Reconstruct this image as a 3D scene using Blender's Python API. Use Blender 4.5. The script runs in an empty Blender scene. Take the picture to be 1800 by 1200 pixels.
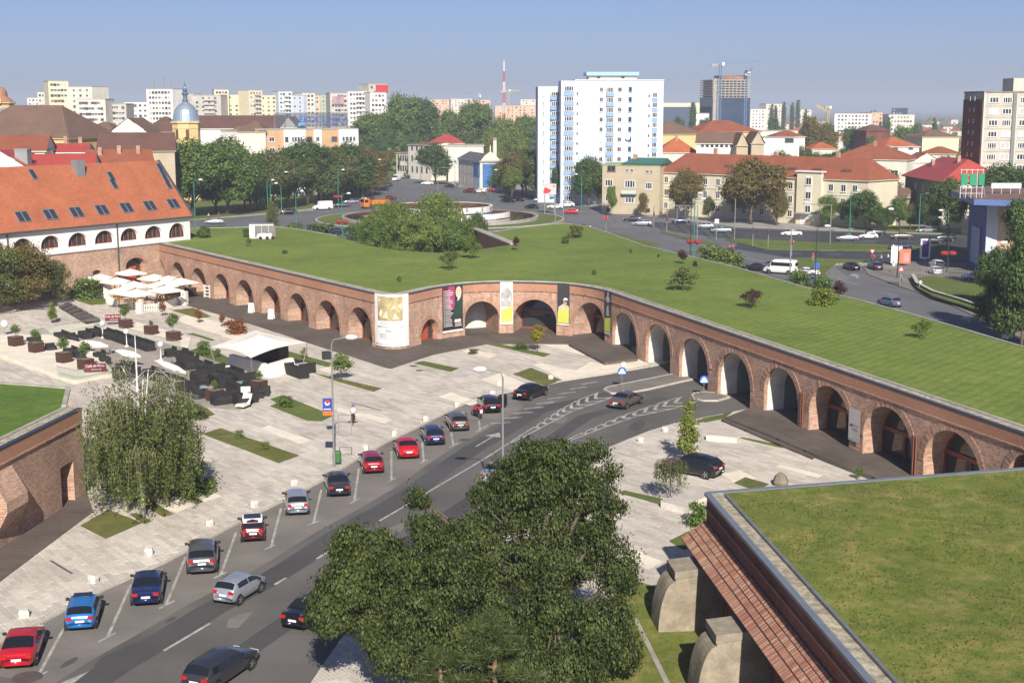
import bpy, math, random
import numpy as np
from mathutils import Vector, Matrix
# camera
SC = bpy.context.scene
COL = SC.collection
CAM_H = 28.0                      # eye height above the street (m)
FPX = 2400.0                      # focal length in photograph pixels (1800 wide)
PITCH = math.atan(410.0 / FPX)    # horizon lies 410 px above the picture centre
CP, SP = math.cos(PITCH), math.sin(PITCH)
cam_data = bpy.data.cameras.new("camera")
cam_data.sensor_width = 36.0
cam_data.lens = FPX / 1800.0 * 36.0
cam_data.clip_start = 0.5
cam_data.clip_end = 20000.0
cam = bpy.data.objects.new("camera", cam_data)
COL.objects.link(cam)
cam.location = (0, 0, CAM_H)
cam.rotation_euler = (math.pi / 2 - PITCH, 0, 0)
SC.camera = cam
# sky, sun, exposure
SUN_EL, SUN_AZ = math.radians(33.0), math.radians(7.0)   # sun behind the camera, a little to its right
world = bpy.data.worlds.new("World")
SC.world = world
world.use_nodes = True
wn = world.node_tree.nodes
bg = wn["Background"]
sky = wn.new("ShaderNodeTexSky")
sky.sky_type = 'NISHITA'
sky.sun_disc = False
sky.sun_elevation = SUN_EL
sky.sun_rotation = math.pi - SUN_AZ
sky.altitude = 100.0
sky.air_density = .68
sky.dust_density = 1.0
sky.ozone_density = 7.0
tint = wn.new("ShaderNodeMix"); tint.data_type = 'RGBA'; tint.blend_type = 'MULTIPLY'; tint.inputs[0].default_value = 1.0
tint.inputs[7].default_value = (1.13, .965, 1.02, 1)      # camera white balance
world.node_tree.links.new(sky.outputs[0], tint.inputs[6]); world.node_tree.links.new(tint.outputs[2], bg.inputs[0])
bg.inputs[1].default_value = 0.062
sun_data = bpy.data.lights.new("sun", 'SUN')
sun_data.energy = 4.8
sun_data.angle = math.radians(0.55)
sun_data.color = (1.0, 0.93, 0.82)
sun = bpy.data.objects.new("sun", sun_data)
COL.objects.link(sun)
SUN_DIR = Vector((math.sin(SUN_AZ) * math.cos(SUN_EL), -math.cos(SUN_AZ) * math.cos(SUN_EL), math.sin(SUN_EL)))
sun.rotation_euler = SUN_DIR.to_track_quat('Z', 'Y').to_euler()
sun.location = SUN_DIR * 200
SC.view_settings.view_transform = 'Standard'
SC.view_settings.look = 'None'
SC.view_settings.exposure = 0.64
SC.view_settings.gamma = 1.0
SC.render.engine = 'CYCLES'
try:
 SC.cycles.max_bounces = 6
 SC.cycles.volume_bounces = 0
 SC.cycles.transparent_max_bounces = 8
 SC.cycles.use_denoising = True
except Exception:
 pass
# survey helpers: photograph pixel -> ground plan
def G(u, v, z=0.0):
 x = (u - 900.0) / FPX; y = (600.0 - v) / FPX
 d = (x, CP + y * SP, -SP + y * CP)
 t = (z - CAM_H) / d[2]
 return Vector((d[0] * t, d[1] * t, z))
def ZT(y, v):
 k = (600.0 - v) / FPX
 return CAM_H + y * (k * CP - SP) / (CP + k * SP)
def AT(u, d, z=0.0):
 return Vector(((u - 900.0) / FPX * (d * CP - (z - CAM_H) * SP), d, z))
def YD(v, z=0.0):
 return G(900, v, z).y
R = random.Random(7)
# materials
MATS = {}
def _new(name):
 m = bpy.data.materials.new(name); m.use_nodes = True
 MATS[name] = m
 return m, m.node_tree.nodes, m.node_tree.links, m.node_tree.nodes["Principled BSDF"]
def _coord(n, l, kind='Object'):
 t = n.new("ShaderNodeTexCoord")
 return t.outputs[kind]
def _noise(n, l, vec, scale, detail=4, rough=.6):
 t = n.new("ShaderNodeTexNoise")
 t.inputs['Scale'].default_value = scale; t.inputs['Detail'].default_value = detail
 t.inputs['Roughness'].default_value = rough
 l.new(vec, t.inputs['Vector'])
 return t.outputs['Fac']
def _ramp(n, l, fac, stops):
 r = n.new("ShaderNodeValToRGB")
 e = r.color_ramp.elements
 while len(e) < len(stops): e.new(0.5)
 for i, (p, c) in enumerate(stops):
  e[i].position = p; e[i].color = (c[0], c[1], c[2], 1)
 l.new(fac, r.inputs[0])
 return r.outputs[0]
def _mix(n, l, a, b, fac, mode='MIX'):
 m = n.new("ShaderNodeMix"); m.data_type = 'RGBA'; m.blend_type = mode
 for idx, val in ((0, fac), (6, a), (7, b)):
  if hasattr(val, 'links') or hasattr(val, 'is_linked'): l.new(val, m.inputs[idx])
  elif isinstance(val, (int, float)): m.inputs[idx].default_value = val
  else: m.inputs[idx].default_value = (val[0], val[1], val[2], 1)
 return m.outputs[2]
def _bump(n, l, bs, fac, strength, dist=.02):
 b = n.new("ShaderNodeBump"); b.inputs['Strength'].default_value = strength; b.inputs['Distance'].default_value = dist
 l.new(fac, b.inputs['Height']); l.new(b.outputs[0], bs.inputs['Normal'])
def sc3(c, k): return tuple(min(1.0, x * k) for x in c)
def M(name, col, rough=.75, var=.14, scale=.8, metal=0, spec=.4, bump=0, fine=9.0, coord='Object'):
 """plain weathered surface: two noises modulate the base colour"""
 if name in MATS: return MATS[name]
 m, n, l, b = _new(name)
 b.inputs['Roughness'].default_value = rough; b.inputs['Metallic'].default_value = metal
 b.inputs['Specular IOR Level'].default_value = spec
 if var <= 0:
  b.inputs['Base Color'].default_value = (*col, 1)
  return m
 co = _coord(n, l, coord)
 f1 = _noise(n, l, co, scale); f2 = _noise(n, l, co, fine, 3)
 c1 = _ramp(n, l, f1, [(.3, sc3(col, 1 - var)), (.7, sc3(col, 1 + var))])
 c2 = _mix(n, l, c1, _ramp(n, l, f2, [(.25, (.62, .62, .62)), (.75, (1.25, 1.25, 1.25))]), min(.8, var * 1.6), 'MULTIPLY')
 l.new(c2, b.inputs['Base Color'])
 if bump: _bump(n, l, b, f2, bump)
 return m
def brick(name, c1, c2, mortar, bw=.29, bh=.085, blotch=.35, pale=(.62, .52, .45), pale_amt=.5, bump=.5, offset=.5):
 if name in MATS: return MATS[name]
 m, n, l, b = _new(name)
 b.inputs['Roughness'].default_value = .9; b.inputs['Specular IOR Level'].default_value = .2
 uv = _coord(n, l, 'UV')
 t = n.new("ShaderNodeTexBrick")
 t.offset = offset
 t.inputs['Scale'].default_value = 1.0
 t.inputs['Brick Width'].default_value = bw; t.inputs['Row Height'].default_value = bh
 t.inputs['Mortar Size'].default_value = .013; t.inputs['Mortar Smooth'].default_value = .2
 t.inputs['Color1'].default_value = (*c1, 1); t.inputs['Color2'].default_value = (*c2, 1)
 t.inputs['Mortar'].default_value = (*mortar, 1); t.inputs['Bias'].default_value = -.1
 l.new(uv, t.inputs['Vector'])
 big = _noise(n, l, uv, .22, 5, .65); mid = _noise(n, l, uv, 1.7, 5, .7); fine = _noise(n, l, uv, 14, 3, .7)
 c = _mix(n, l, t.outputs['Color'], pale, _ramp(n, l, mid, [(.45, (0, 0, 0)), (.85, (pale_amt,) * 3)]))
 c = _mix(n, l, c, _ramp(n, l, big, [(.3, (1 - blotch,) * 3), (.7, (1 + blotch * .6, 1 + blotch * .5, 1 + blotch * .45))]), 1.0, 'MULTIPLY')
 c = _mix(n, l, c, _ramp(n, l, fine, [(.25, (.45, .44, .46)), (.75, (1.5, 1.48, 1.42))]), .9, 'MULTIPLY')
 l.new(c, b.inputs['Base Color'])
 h = n.new("ShaderNodeMath"); h.operation = 'SUBTRACT'
 l.new(fine, h.inputs[0]); l.new(t.outputs['Fac'], h.inputs[1])
 _bump(n, l, b, h.outputs[0], bump, .03)
 return m
def planks(name, col, bw, bh, mortar=(.1, .09, .08), rough=.8, var=.18, bump=.3, msize=.012, angle=0.0, coord='UV', blotch=.2):
 """long boards or paving strips"""
 if name in MATS: return MATS[name]
 m, n, l, b = _new(name)
 b.inputs['Roughness'].default_value = rough; b.inputs['Specular IOR Level'].default_value = .3
 co = _coord(n, l, coord)
 mp = n.new("ShaderNodeMapping"); mp.inputs['Rotation'].default_value = (0, 0, angle); l.new(co, mp.inputs[0])
 t = n.new("ShaderNodeTexBrick"); t.offset = .37
 t.inputs['Scale'].default_value = 1; t.inputs['Brick Width'].default_value = bw; t.inputs['Row Height'].default_value = bh
 t.inputs['Mortar Size'].default_value = msize; t.inputs['Mortar Smooth'].default_value = .1; t.inputs['Bias'].default_value = 0
 t.inputs['Color1'].default_value = (*sc3(col, 1 - var), 1); t.inputs['Color2'].default_value = (*sc3(col, 1 + var), 1)
 t.inputs['Mortar'].default_value = (*mortar, 1)
 l.new(mp.outputs[0], t.inputs['Vector'])
 f = _noise(n, l, co, 6, 4, .7); g = _noise(n, l, co, .18, 5, .65)
 c = _mix(n, l, t.outputs['Color'], _ramp(n, l, g, [(.3, (1 - blotch,) * 3), (.7, (1 + blotch * .5,) * 3)]), 1.0, 'MULTIPLY')
 c = _mix(n, l, c, _ramp(n, l, f, [(.25, (.72,) * 3), (.75, (1.22,) * 3)]), .7, 'MULTIPLY')
 l.new(c, b.inputs['Base Color'])
 _bump(n, l, b, t.outputs['Fac'], -bump, .03)
 return m
def grass(name, a, bcol, dry=None, dry_amt=.4, stripe=0.0, sangle=0.0, spacing=1.0, big=.08):
 if name in MATS: return MATS[name]
 m, n, l, b = _new(name)
 b.inputs['Roughness'].default_value = .95; b.inputs['Specular IOR Level'].default_value = .1
 co = _coord(n, l, 'Object')
 f1 = _noise(n, l, co, 1.3, 6, .7); f2 = _noise(n, l, co, big, 5, .65); f3 = _noise(n, l, co, 11, 3, .8)
 c = _ramp(n, l, f1, [(.3, a), (.72, bcol)])
 if dry:
  f4 = _noise(n, l, co, .55, 5, .75)
  c = _mix(n, l, c, dry, _ramp(n, l, f4, [(.48, (0, 0, 0)), (.75, (dry_amt,) * 3)]))
 c = _mix(n, l, c, _ramp(n, l, f2, [(.3, (.72, .76, .7)), (.7, (1.22, 1.16, 1.1))]), .9, 'MULTIPLY')
 c = _mix(n, l, c, _ramp(n, l, f3, [(.2, (.45, .5, .45)), (.8, (1.5, 1.45, 1.35))]), .75, 'MULTIPLY')
 if stripe:
  mp = n.new("ShaderNodeMapping"); mp.inputs['Rotation'].default_value = (0, 0, sangle); l.new(co, mp.inputs[0])
  w = n.new("ShaderNodeTexWave"); w.wave_type = 'BANDS'; w.bands_direction = 'X'
  w.inputs['Scale'].default_value = .314 / spacing; w.inputs['Distortion'].default_value = 3.0
  w.inputs['Detail'].default_value = 3; w.inputs['Detail Scale'].default_value = .35
  l.new(mp.outputs[0], w.inputs['Vector'])
  c = _mix(n, l, c, _ramp(n, l, w.outputs['Fac'], [(.1, (1 - stripe,) * 3), (.6, (1 + stripe * .4,) * 3)]), 1.0, 'MULTIPLY')
 l.new(c, b.inputs['Base Color'])
 _bump(n, l, b, f3, .7, .08)
 return m
def leaf(name, col, col2, trans=.3, rough=.5):
 if name in MATS: return MATS[name]
 m, n, l, b = _new(name)
 g = n.new("ShaderNodeNewGeometry"); co = _coord(n, l, 'Object')
 f = _noise(n, l, co, .55, 3)
 c = _mix(n, l, col, col2, g.outputs['Random Per Island'])
 c = _mix(n, l, c, _ramp(n, l, f, [(.3, (.65, .7, .65)), (.7, (1.3, 1.22, 1.1))]), .8, 'MULTIPLY')
 l.new(c, b.inputs['Base Color'])
 b.inputs['Roughness'].default_value = rough; b.inputs['Specular IOR Level'].default_value = .35
 t = n.new("ShaderNodeBsdfTranslucent")
 l.new(_mix(n, l, c, (1.0, 1.0, .45), 1.0, 'MULTIPLY'), t.inputs[0])
 mx = n.new("ShaderNodeMixShader"); mx.inputs[0].default_value = trans
 l.new(b.outputs[0], mx.inputs[1]); l.new(t.outputs[0], mx.inputs[2])
 l.new(mx.outputs[0], n["Material Output"].inputs[0])
 return m
def glass(name, col=(.03, .04, .05), rough=.08, var=.0):
 if name in MATS: return MATS[name]
 m, n, l, b = _new(name)
 b.inputs['Base Color'].default_value = (*col, 1); b.inputs['Roughness'].default_value = rough
 b.inputs['Specular IOR Level'].default_value = .6
 if var:
  o = n.new("ShaderNodeObjectInfo")
  l.new(_ramp(n, l, o.outputs['Random'], [(0, sc3(col, .5)), (.6, col), (1, sc3(col, 1 + var))]), b.inputs['Base Color'])
 return m
def clear_glass(name, tint=(.75, .85, .82), alpha=.22):
 if name in MATS: return MATS[name]
 m, n, l, b = _new(name)
 t = n.new("ShaderNodeBsdfTransparent"); t.inputs[0].default_value = (*tint, 1)
 g = n.new("ShaderNodeBsdfGlossy"); g.inputs['Roughness'].default_value = .04; g.inputs[0].default_value = (.9, .95, .95, 1)
 mx = n.new("ShaderNodeMixShader"); mx.inputs[0].default_value = alpha
 l.new(t.outputs[0], mx.inputs[1]); l.new(g.outputs[0], mx.inputs[2]); l.new(mx.outputs[0], n["Material Output"].inputs[0])
 return m
def paint(name, col, rough=.28, metal=.0, coat=.8):
 if name in MATS: return MATS[name]
 m, n, l, b = _new(name)
 co = _coord(n, l, 'Object'); f = _noise(n, l, co, 5.0, 3)
 l.new(_ramp(n, l, f, [(.2, sc3(col, .93)), (.8, sc3(col, 1.05))]), b.inputs['Base Color'])
 b.inputs['Roughness'].default_value = rough; b.inputs['Metallic'].default_value = metal
 b.inputs['Coat Weight'].default_value = coat; b.inputs['Coat Roughness'].default_value = .06
 return m
# mesh builder
def newobj(name, data, parent=None):
 o = bpy.data.objects.new(name, data); COL.objects.link(o)
 if parent is not None: o.parent = parent
 return o
class MB:
 def __init__(s): s.v = []; s.f = []; s.m = []; s.mat = 0
 def add(s, vs, fs, mi=None):
  b = len(s.v); s.v.extend([(p[0], p[1], p[2]) for p in vs])
  k = s.mat if mi is None else mi
  for f in fs: s.f.append(tuple(b + i for i in f)); s.m.append(k)
  return s
 def poly(s, pts, mi=None): return s.add(pts, [tuple(range(len(pts)))], mi)
 def box(s, c, d, rz=0.0, mi=None, taper=1.0):
  x, y, z = d[0] / 2, d[1] / 2, d[2] / 2
  ca, sa = math.cos(rz), math.sin(rz); vs = []
  for k, t in ((-1, 1.0), (1, taper)):
   for i, j in ((-1, -1), (1, -1), (1, 1), (-1, 1)):
    px, py = i * x * t, j * y * t
    vs.append((c[0] + px * ca - py * sa, c[1] + px * sa + py * ca, c[2] + k * z))
  return s.add(vs, [(3, 2, 1, 0), (4, 5, 6, 7), (0, 1, 5, 4), (1, 2, 6, 5), (2, 3, 7, 6), (3, 0, 4, 7)], mi)
 def bar(s, p, q, w, h, mi=None):
  """box from p to q, w wide (horizontal), h high, centred"""
  p, q = Vector(p), Vector(q); d = (q - p)
  if d.length < 1e-6: return s
  d.normalize(); sx = d.cross(Vector((0, 0, 1)))
  if sx.length < 1e-4: sx = Vector((1, 0, 0))
  sx.normalize(); up = sx.cross(d); vs = []
  for e in (p, q):
   for i, j in ((-1, -1), (1, -1), (1, 1), (-1, 1)): vs.append(e + sx * (i * w / 2) + up * (j * h / 2))
  return s.add(vs, [(0, 1, 2, 3), (7, 6, 5, 4), (0, 4, 5, 1), (1, 5, 6, 2), (2, 6, 7, 3), (3, 7, 4, 0)], mi)
 def prism(s, pts, z0, z1, mi=None, bottom=True):
  n = len(pts); a = sum(pts[i][0] * pts[(i + 1) % n][1] - pts[(i + 1) % n][0] * pts[i][1] for i in range(n))
  if a < 0: pts = list(reversed(pts))
  vs = [(p[0], p[1], z0) for p in pts] + [(p[0], p[1], z1) for p in pts]
  fs = [tuple(range(n, 2 * n))] + [(i, (i + 1) % n, n + (i + 1) % n, n + i) for i in range(n)]
  if bottom: fs.append(tuple(reversed(range(n))))
  return s.add(vs, fs, mi)
 def tube(s, path, rad, n=6, mi=None, cap=True):
  path = [Vector(p) for p in path]
  if not isinstance(rad, (list, tuple)): rad = [rad] * len(path)
  vs = []; prev = None
  for i, p in enumerate(path):
   d = (path[min(i + 1, len(path) - 1)] - path[max(i - 1, 0)])
   if d.length < 1e-9: d = Vector((0, 0, 1))
   d.normalize()
   if prev is None:
    prev = d.orthogonal().normalized()
   else:
    prev = (prev - d * prev.dot(d)); prev = prev.normalized() if prev.length > 1e-5 else d.orthogonal().normalized()
   q = d.cross(prev)
   for k in range(n):
    a = 2 * math.pi * k / n
    vs.append(p + (prev * math.cos(a) + q * math.sin(a)) * rad[i])
  fs = []
  for i in range(len(path) - 1):
   for k in range(n):
    fs.append((i * n + k, i * n + (k + 1) % n, (i + 1) * n + (k + 1) % n, (i + 1) * n + k))
  if cap:
   fs.append(tuple(reversed(range(n)))); fs.append(tuple(range((len(path) - 1) * n, len(path) * n)))
  return s.add(vs, fs, mi)
 def lathe(s, prof, n=16, c=(0, 0, 0), mi=None, axis='z', sy=1.0, rot=0.0):
  vs = []
  for r, z in prof:
   for k in range(n):
    a = 2 * math.pi * k / n + rot
    if axis == 'z': vs.append((c[0] + r * math.cos(a), c[1] + r * math.sin(a) * sy, c[2] + z))
    elif axis == 'y': vs.append((c[0] + r * math.cos(a), c[1] + z, c[2] + r * math.sin(a)))
    else: vs.append((c[0] + z, c[1] + r * math.cos(a), c[2] + r * math.sin(a)))
  fs = []
  for i in range(len(prof) - 1):
   for k in range(n):
    f = (i * n + k, i * n + (k + 1) % n, (i + 1) * n + (k + 1) % n, (i + 1) * n + k)
    fs.append(f if axis != 'y' else tuple(reversed(f)))
  fs.append(tuple(reversed(range(n)))); fs.append(tuple(range((len(prof) - 1) * n, len(prof) * n)))
  return s.add(vs, fs, mi)
 def mesh(s, name, mats, smooth=False, off=None):
  me = bpy.data.meshes.new(name)
  v = s.v if off is None else [(p[0] - off[0], p[1] - off[1], p[2] - off[2]) for p in s.v]
  me.from_pydata(v, [], s.f)
  for mt in (mats if isinstance(mats, (list, tuple)) else [mats]): me.materials.append(mt)
  me.polygons.foreach_set('material_index', s.m)
  if smooth: me.polygons.foreach_set('use_smooth', [True] * len(s.f))
  uvl = me.uv_layers.new(name="metres"); uv = []
  P = s.v
  for f in s.f:
   a = P[f[0]]; nx = ny = nz = 0.0
   for i in range(1, len(f) - 1):
    b, c = P[f[i]], P[f[i + 1]]
    ux, uy, uz = b[0] - a[0], b[1] - a[1], b[2] - a[2]; wx, wy, wz = c[0] - a[0], c[1] - a[1], c[2] - a[2]
    nx += uy * wz - uz * wy; ny += uz * wx - ux * wz; nz += ux * wy - uy * wx
   h = math.hypot(nx, ny)
   if h < abs(nz) * .2 or h == 0:
    for i in f: uv += (P[i][0], P[i][1])
   else:
    tx, ty = -ny / h, nx / h; L = math.sqrt(h * h + nz * nz)
    sx, sy, sz = -nx / h * nz / L, -ny / h * nz / L, h / L
    for i in f: uv += (P[i][0] * tx + P[i][1] * ty, P[i][0] * sx + P[i][1] * sy + P[i][2] * sz)
  uvl.data.foreach_set('uv', uv)
  me.update()
  return me
 def build(s, name, mats, parent=None, smooth=False, world=False, **tags):
  off = parent.location if (world and parent is not None) else None
  if world and parent is not None and parent.parent is not None: off = parent.location + parent.parent.location
  o = newobj(name, s.mesh(name, mats, smooth, off), parent)
  for k, val in tags.items(): o[k] = val
  return o
def thing(name, label, cat, loc=(0, 0, 0), rz=0.0, group=None, scale=None):
 o = bpy.data.objects.new(name, None); COL.objects.link(o)
 o.empty_display_size = .3
 o.location = loc; o.rotation_euler = (0, 0, rz); o['label'] = label; o['category'] = cat
 if group: o['group'] = group
 if scale: o.scale = scale if isinstance(scale, (tuple, list)) else (scale,) * 3
 return o
def tag(o, label, cat, group=None):
 o['label'] = label; o['category'] = cat
 if group: o['group'] = group
 return o
def inst(name, mesh, parent=None, loc=(0, 0, 0), rz=0.0, scale=None, mats=None, rot=None):
 o = newobj(name, mesh, parent); o.location = loc
 o.rotation_euler = rot if rot is not None else (0, 0, rz)
 if scale: o.scale = scale if isinstance(scale, (tuple, list)) else (scale,) * 3
 if mats:
  for i, mt in mats.items():
   o.material_slots[i].link = 'OBJECT'; o.material_slots[i].material = mt
 return o
def sheet(name, px, z, mat, kind='structure', parent=None, world_pts=None, label=None, thick=None):
 pts = [G(u, v, z) for u, v in px] if world_pts is None else [Vector((p[0], p[1], z)) for p in world_pts]
 n = len(pts); a = sum(pts[i].x * pts[(i + 1) % n].y - pts[(i + 1) % n].x * pts[i].y for i in range(n))
 if a < 0: pts.reverse()
 mb = MB()
 if thick: mb.prism(pts, z - thick, z)
 else: mb.poly(pts)
 o = mb.build(name, mat, parent)
 if kind: o['kind'] = kind
 if label: o['label'] = label
 return o
def text_mesh(name, s, size, mat, parent, loc, rot, extrude=.01, align='CENTER', squeeze=1.0):
 c = bpy.data.curves.new(name, 'FONT'); c.body = s; c.size = size; c.extrude = extrude; c.align_x = align; c.align_y = 'CENTER'
 t = bpy.data.objects.new(name, c); COL.objects.link(t)
 me = bpy.data.meshes.new_from_object(t.evaluated_get(bpy.context.evaluated_depsgraph_get()))
 bpy.data.objects.remove(t); bpy.data.curves.remove(c)
 me.materials.clear(); me.materials.append(mat)
 o = newobj(name, me, parent); o.location = loc; o.rotation_euler = rot; o.scale = (squeeze, 1, 1)
 return o
def ang(d): return math.atan2(d[1], d[0])
def inpoly(x, y, P):
 c = False; j = len(P) - 1
 for i in range(len(P)):
  if (P[i][1] > y) != (P[j][1] > y) and x < (P[j][0] - P[i][0]) * (y - P[i][1]) / (P[j][1] - P[i][1]) + P[i][0]: c = not c
  j = i
 return c
# palette
asphalt = M("asphalt", (.115, .108, .1), .85, .24, .12, fine=14, bump=.15)
asphalt_far = M("asphalt_far", (.125, .124, .13), .85, .16, .08, fine=6)
asphalt_new = M("asphalt_new", (.045, .047, .052), .75, .15, .1, fine=6)
asphalt_parking = M("asphalt_parking", (.18, .163, .145), .9, .2, .25, fine=14, bump=.15)
asphalt_lane = M("asphalt_lane", (.074, .072, .071), .8, .2, .09, fine=12)
white_line = M("white_road_paint", (.36, .35, .325), .85, .4, 1.5, fine=14)
stone_kerb = M("kerb_stone", (.46, .42, .37), .85, .16, 1.0)
concrete = M("concrete", (.33, .31, .28), .9, .18, .6)
concrete_dark = M("concrete_dark", (.2, .185, .165), .9, .2, .5)
pave_col = (.56, .515, .45)
SLAB_ANG = math.atan2(.8, .6)     # slab rows run parallel to the long brick wall
pave = planks("paving_strips", pave_col, 1.7, .22, mortar=(.3, .27, .24), angle=SLAB_ANG, coord='Object', var=.1, bump=.5, msize=.014, blotch=.22)
def slab_mat(name, sock):
 m, n, l, b = _new(name)
 b.inputs['Roughness'].default_value = .85; b.inputs['Specular IOR Level'].default_value = .25
 g = n.new("ShaderNodeNewGeometry" if sock == 'Random Per Island' else "ShaderNodeObjectInfo")
 t = n.new("ShaderNodeNewGeometry")
 c = _ramp(n, l, g.outputs[sock], [(0, sc3(pave_col, .86)), (.55, sc3(pave_col, 1.02)), (1, sc3(pave_col, 1.14))])
 f = _noise(n, l, t.outputs['Position'], 5.0, 5, .75); f2 = _noise(n, l, t.outputs['Position'], .16, 5, .65)
 c = _mix(n, l, c, _ramp(n, l, f, [(.25, (.66, .65, .64)), (.75, (1.22, 1.21, 1.2))]), .8, 'MULTIPLY')
 c = _mix(n, l, c, _ramp(n, l, f2, [(.3, (.8, .79, .78)), (.7, (1.1, 1.1, 1.1))]), 1.0, 'MULTIPLY')
 l.new(c, b.inputs['Base Color']); _bump(n, l, b, f, .35, .03)
 return m
slab_stuff = slab_mat("paving_slab_mass", 'Random Per Island')
slab_piece = slab_mat("paving_slab", 'Random')
gravel = M("pale_gravel", (.72, .65, .53), .95, .12, .5, fine=16, bump=.4)
gravel_edge = M("roof_gravel", (.36, .32, .24), .95, .5, 2.2, fine=9, bump=.5)
deck = planks("deck_boards", (.125, .102, .085), 3.2, .15, mortar=(.035, .03, .026), var=.14, bump=.35, msize=.008, blotch=.3)
deck2 = planks("deck_boards_side", (.13, .107, .09), 3.2, .15, mortar=(.035, .03, .026), var=.14, bump=.35, msize=.008, angle=SLAB_ANG + .25, coord='Object', blotch=.3)
lawn = grass("lawn", (.115, .178, .038), (.19, .25, .062), dry=(.3, .28, .11), dry_amt=.4, stripe=.09, sangle=math.radians(38), spacing=1.05)
lawn_near = grass("lawn_worn", (.095, .145, .028), (.19, .205, .052), dry=(.38, .29, .13), dry_amt=.75, big=.16)
lawn_dry = grass("lawn_dry", (.1, .125, .035), (.17, .17, .06), dry=(.28, .22, .11), dry_amt=.8)
verge = grass("verge", (.085, .13, .035), (.15, .18, .055), dry=(.22, .2, .09), dry_amt=.4)
soil = M("city_ground", (.16, .15, .12), .95, .35, .02, fine=.3)
dirt = M("bare_soil", (.2, .165, .12), .95, .2, .6)
# ground and roads
sheet("ground", None, -.3, soil, world_pts=[(-9000, -60), (9000, -60), (9000, 14000), (-9000, 14000)])
RZ = -.12
KL = [(-80, 1172), (0, 1128), (83, 1087), (187, 1033), (290, 987), (328, 967), (423, 915), (500, 878), (570, 842), (630, 805), (688, 772),
  (740, 747), (787, 723), (830, 703), (897, 687), (953, 677), (990, 668), (1063, 657), (1150, 642), (1180, 636)]
KR = [(1325, 716), (1270, 727), (1187, 743), (1140, 757), (1100, 773), (1060, 790), (1030, 807), (960, 853), (880, 908), (800, 965), (700, 1040), (600, 1120), (547, 1197), (500, 1270)]
kl = [G(u, v) for u, v in KL]; kr = [G(u, v) for u, v in KR]
tun = Vector((.935, .355, 0))
sheet("road", None, RZ, asphalt, world_pts=[*kl, kl[-1] + tun * 16, kr[0] + tun * 16, *kr, kr[-1] + Vector((0, -25, 0)), kl[0] + Vector((0, -25, 0))])
def offset_line(pts, d):
 out = []
 for i, p in enumerate(pts):
  t = (pts[min(i + 1, len(pts) - 1)] - pts[max(i - 1, 0)]).normalized()
  out.append(Vector((p.x + t.y * d, p.y - t.x * d, p.z)))
 return out
pk = kl[:15]
sheet("parking_strip", None, RZ + .004, asphalt_parking, world_pts=[*pk, *reversed(offset_line(pk, 5.9)[:14])])
def ribbon(name, line, off, w, z, mat, parent=None):
 a = offset_line(line, off - w / 2); b = offset_line(line, off + w / 2); mb = MB()
 for i in range(len(line) - 1):
  mb.poly([(a[i].x, a[i].y, z), (b[i].x, b[i].y, z), (b[i + 1].x, b[i + 1].y, z), (a[i + 1].x, a[i + 1].y, z)])
 o = mb.build(name, mat, parent); return o
# worn wheel lanes: darker polished asphalt
for off, w in ((7.6, 1.9), (12.6, 1.5)):
 o = ribbon("road_lane", kl[:14] + kl[14:17], off, w, RZ + .004, asphalt_lane); o['kind'] = 'structure'
# plaza sheets
PLAZA_L = [*kl, Vector((40, 190, 0)), Vector((0, 215, 0)), Vector((-60, 260, 0)), Vector((-140, 240, 0)), Vector((-140, 50, 0))]
PLAZA_R = [*kr, Vector((-30, 30, 0)), Vector((60, 30, 0)), Vector((60, 125, 0)), Vector((40, 125, 0))]
PZ = -.015
plaza_l = sheet("plaza", None, PZ, pave, world_pts=PLAZA_L, thick=.2)
plaza_r = sheet("plaza", None, PZ, pave, world_pts=PLAZA_R, thick=.2)
# kerb stones
def kerb(name, line, w=.17, z1=.012, z0=-.25, step=1.05, side=1):
 root = MB(); a = offset_line(line, -side * w * .5)
 root.poly([(p.x, p.y, z0 + .05) for p in (a[0], a[1], line[1])])
 o = ribbon(name, line, -side * w * .5, w * .9, z0 + .18, concrete_dark); o['kind'] = 'structure'
 me = MB().box((0, 0, (z0 + z1) / 2), (1, w, z1 - z0), taper=.985).mesh("kerb_stone", stone_kerb)
 for i in range(len(line) - 1):
  p, q = a[i], a[i + 1]; L = (q - p).length; n = max(1, round(L / step))
  for k in range(n):
   c = p.lerp(q, (k + .5) / n)
   s = inst("kerb_stone", me, o, (c.x, c.y, R.uniform(-.008, .004)), ang(q - p), (L / n * .975, 1, 1))
kerb("kerb", kl[1:], side=1)
kerb("kerb", kr[:9], side=1)
# road paint
def strip(mb, p, q, w, z=RZ + .009):
 p, q = Vector(p), Vector(q); t = (q - p).normalized(); n = Vector((-t.y, t.x, 0)) * w / 2
 mb.poly([(p.x - n.x, p.y - n.y, z), (q.x - n.x, q.y - n.y, z), (q.x + n.x, q.y + n.y, z), (p.x + n.x, p.y + n.y, z)])
def paint_lines(name, segs, w, z=RZ + .009, mat=None, **kw):
 mb = MB()
 for a, b in segs: strip(mb, G(*a, RZ), G(*b, RZ), w, z)
 o = mb.build(name, mat or white_line); o['kind'] = 'structure'
 return o
bays = [((112, 1104), (67, 1187)), ((230, 1027), (189, 1119)), ((326, 979), (292, 1062)), ((415, 935), (388, 1010)), ((494, 893), (476, 962)),
  ((565, 860), (551, 919)), ((631, 823), (623, 879)), ((688, 793), (688, 843)), ((742, 777), (745, 811)), ((793, 760), (797, 783)), ((842, 740), (844, 757))]
for a, b in bays:
 paint_lines("bay_line", [(a, b)], .17)
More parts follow.
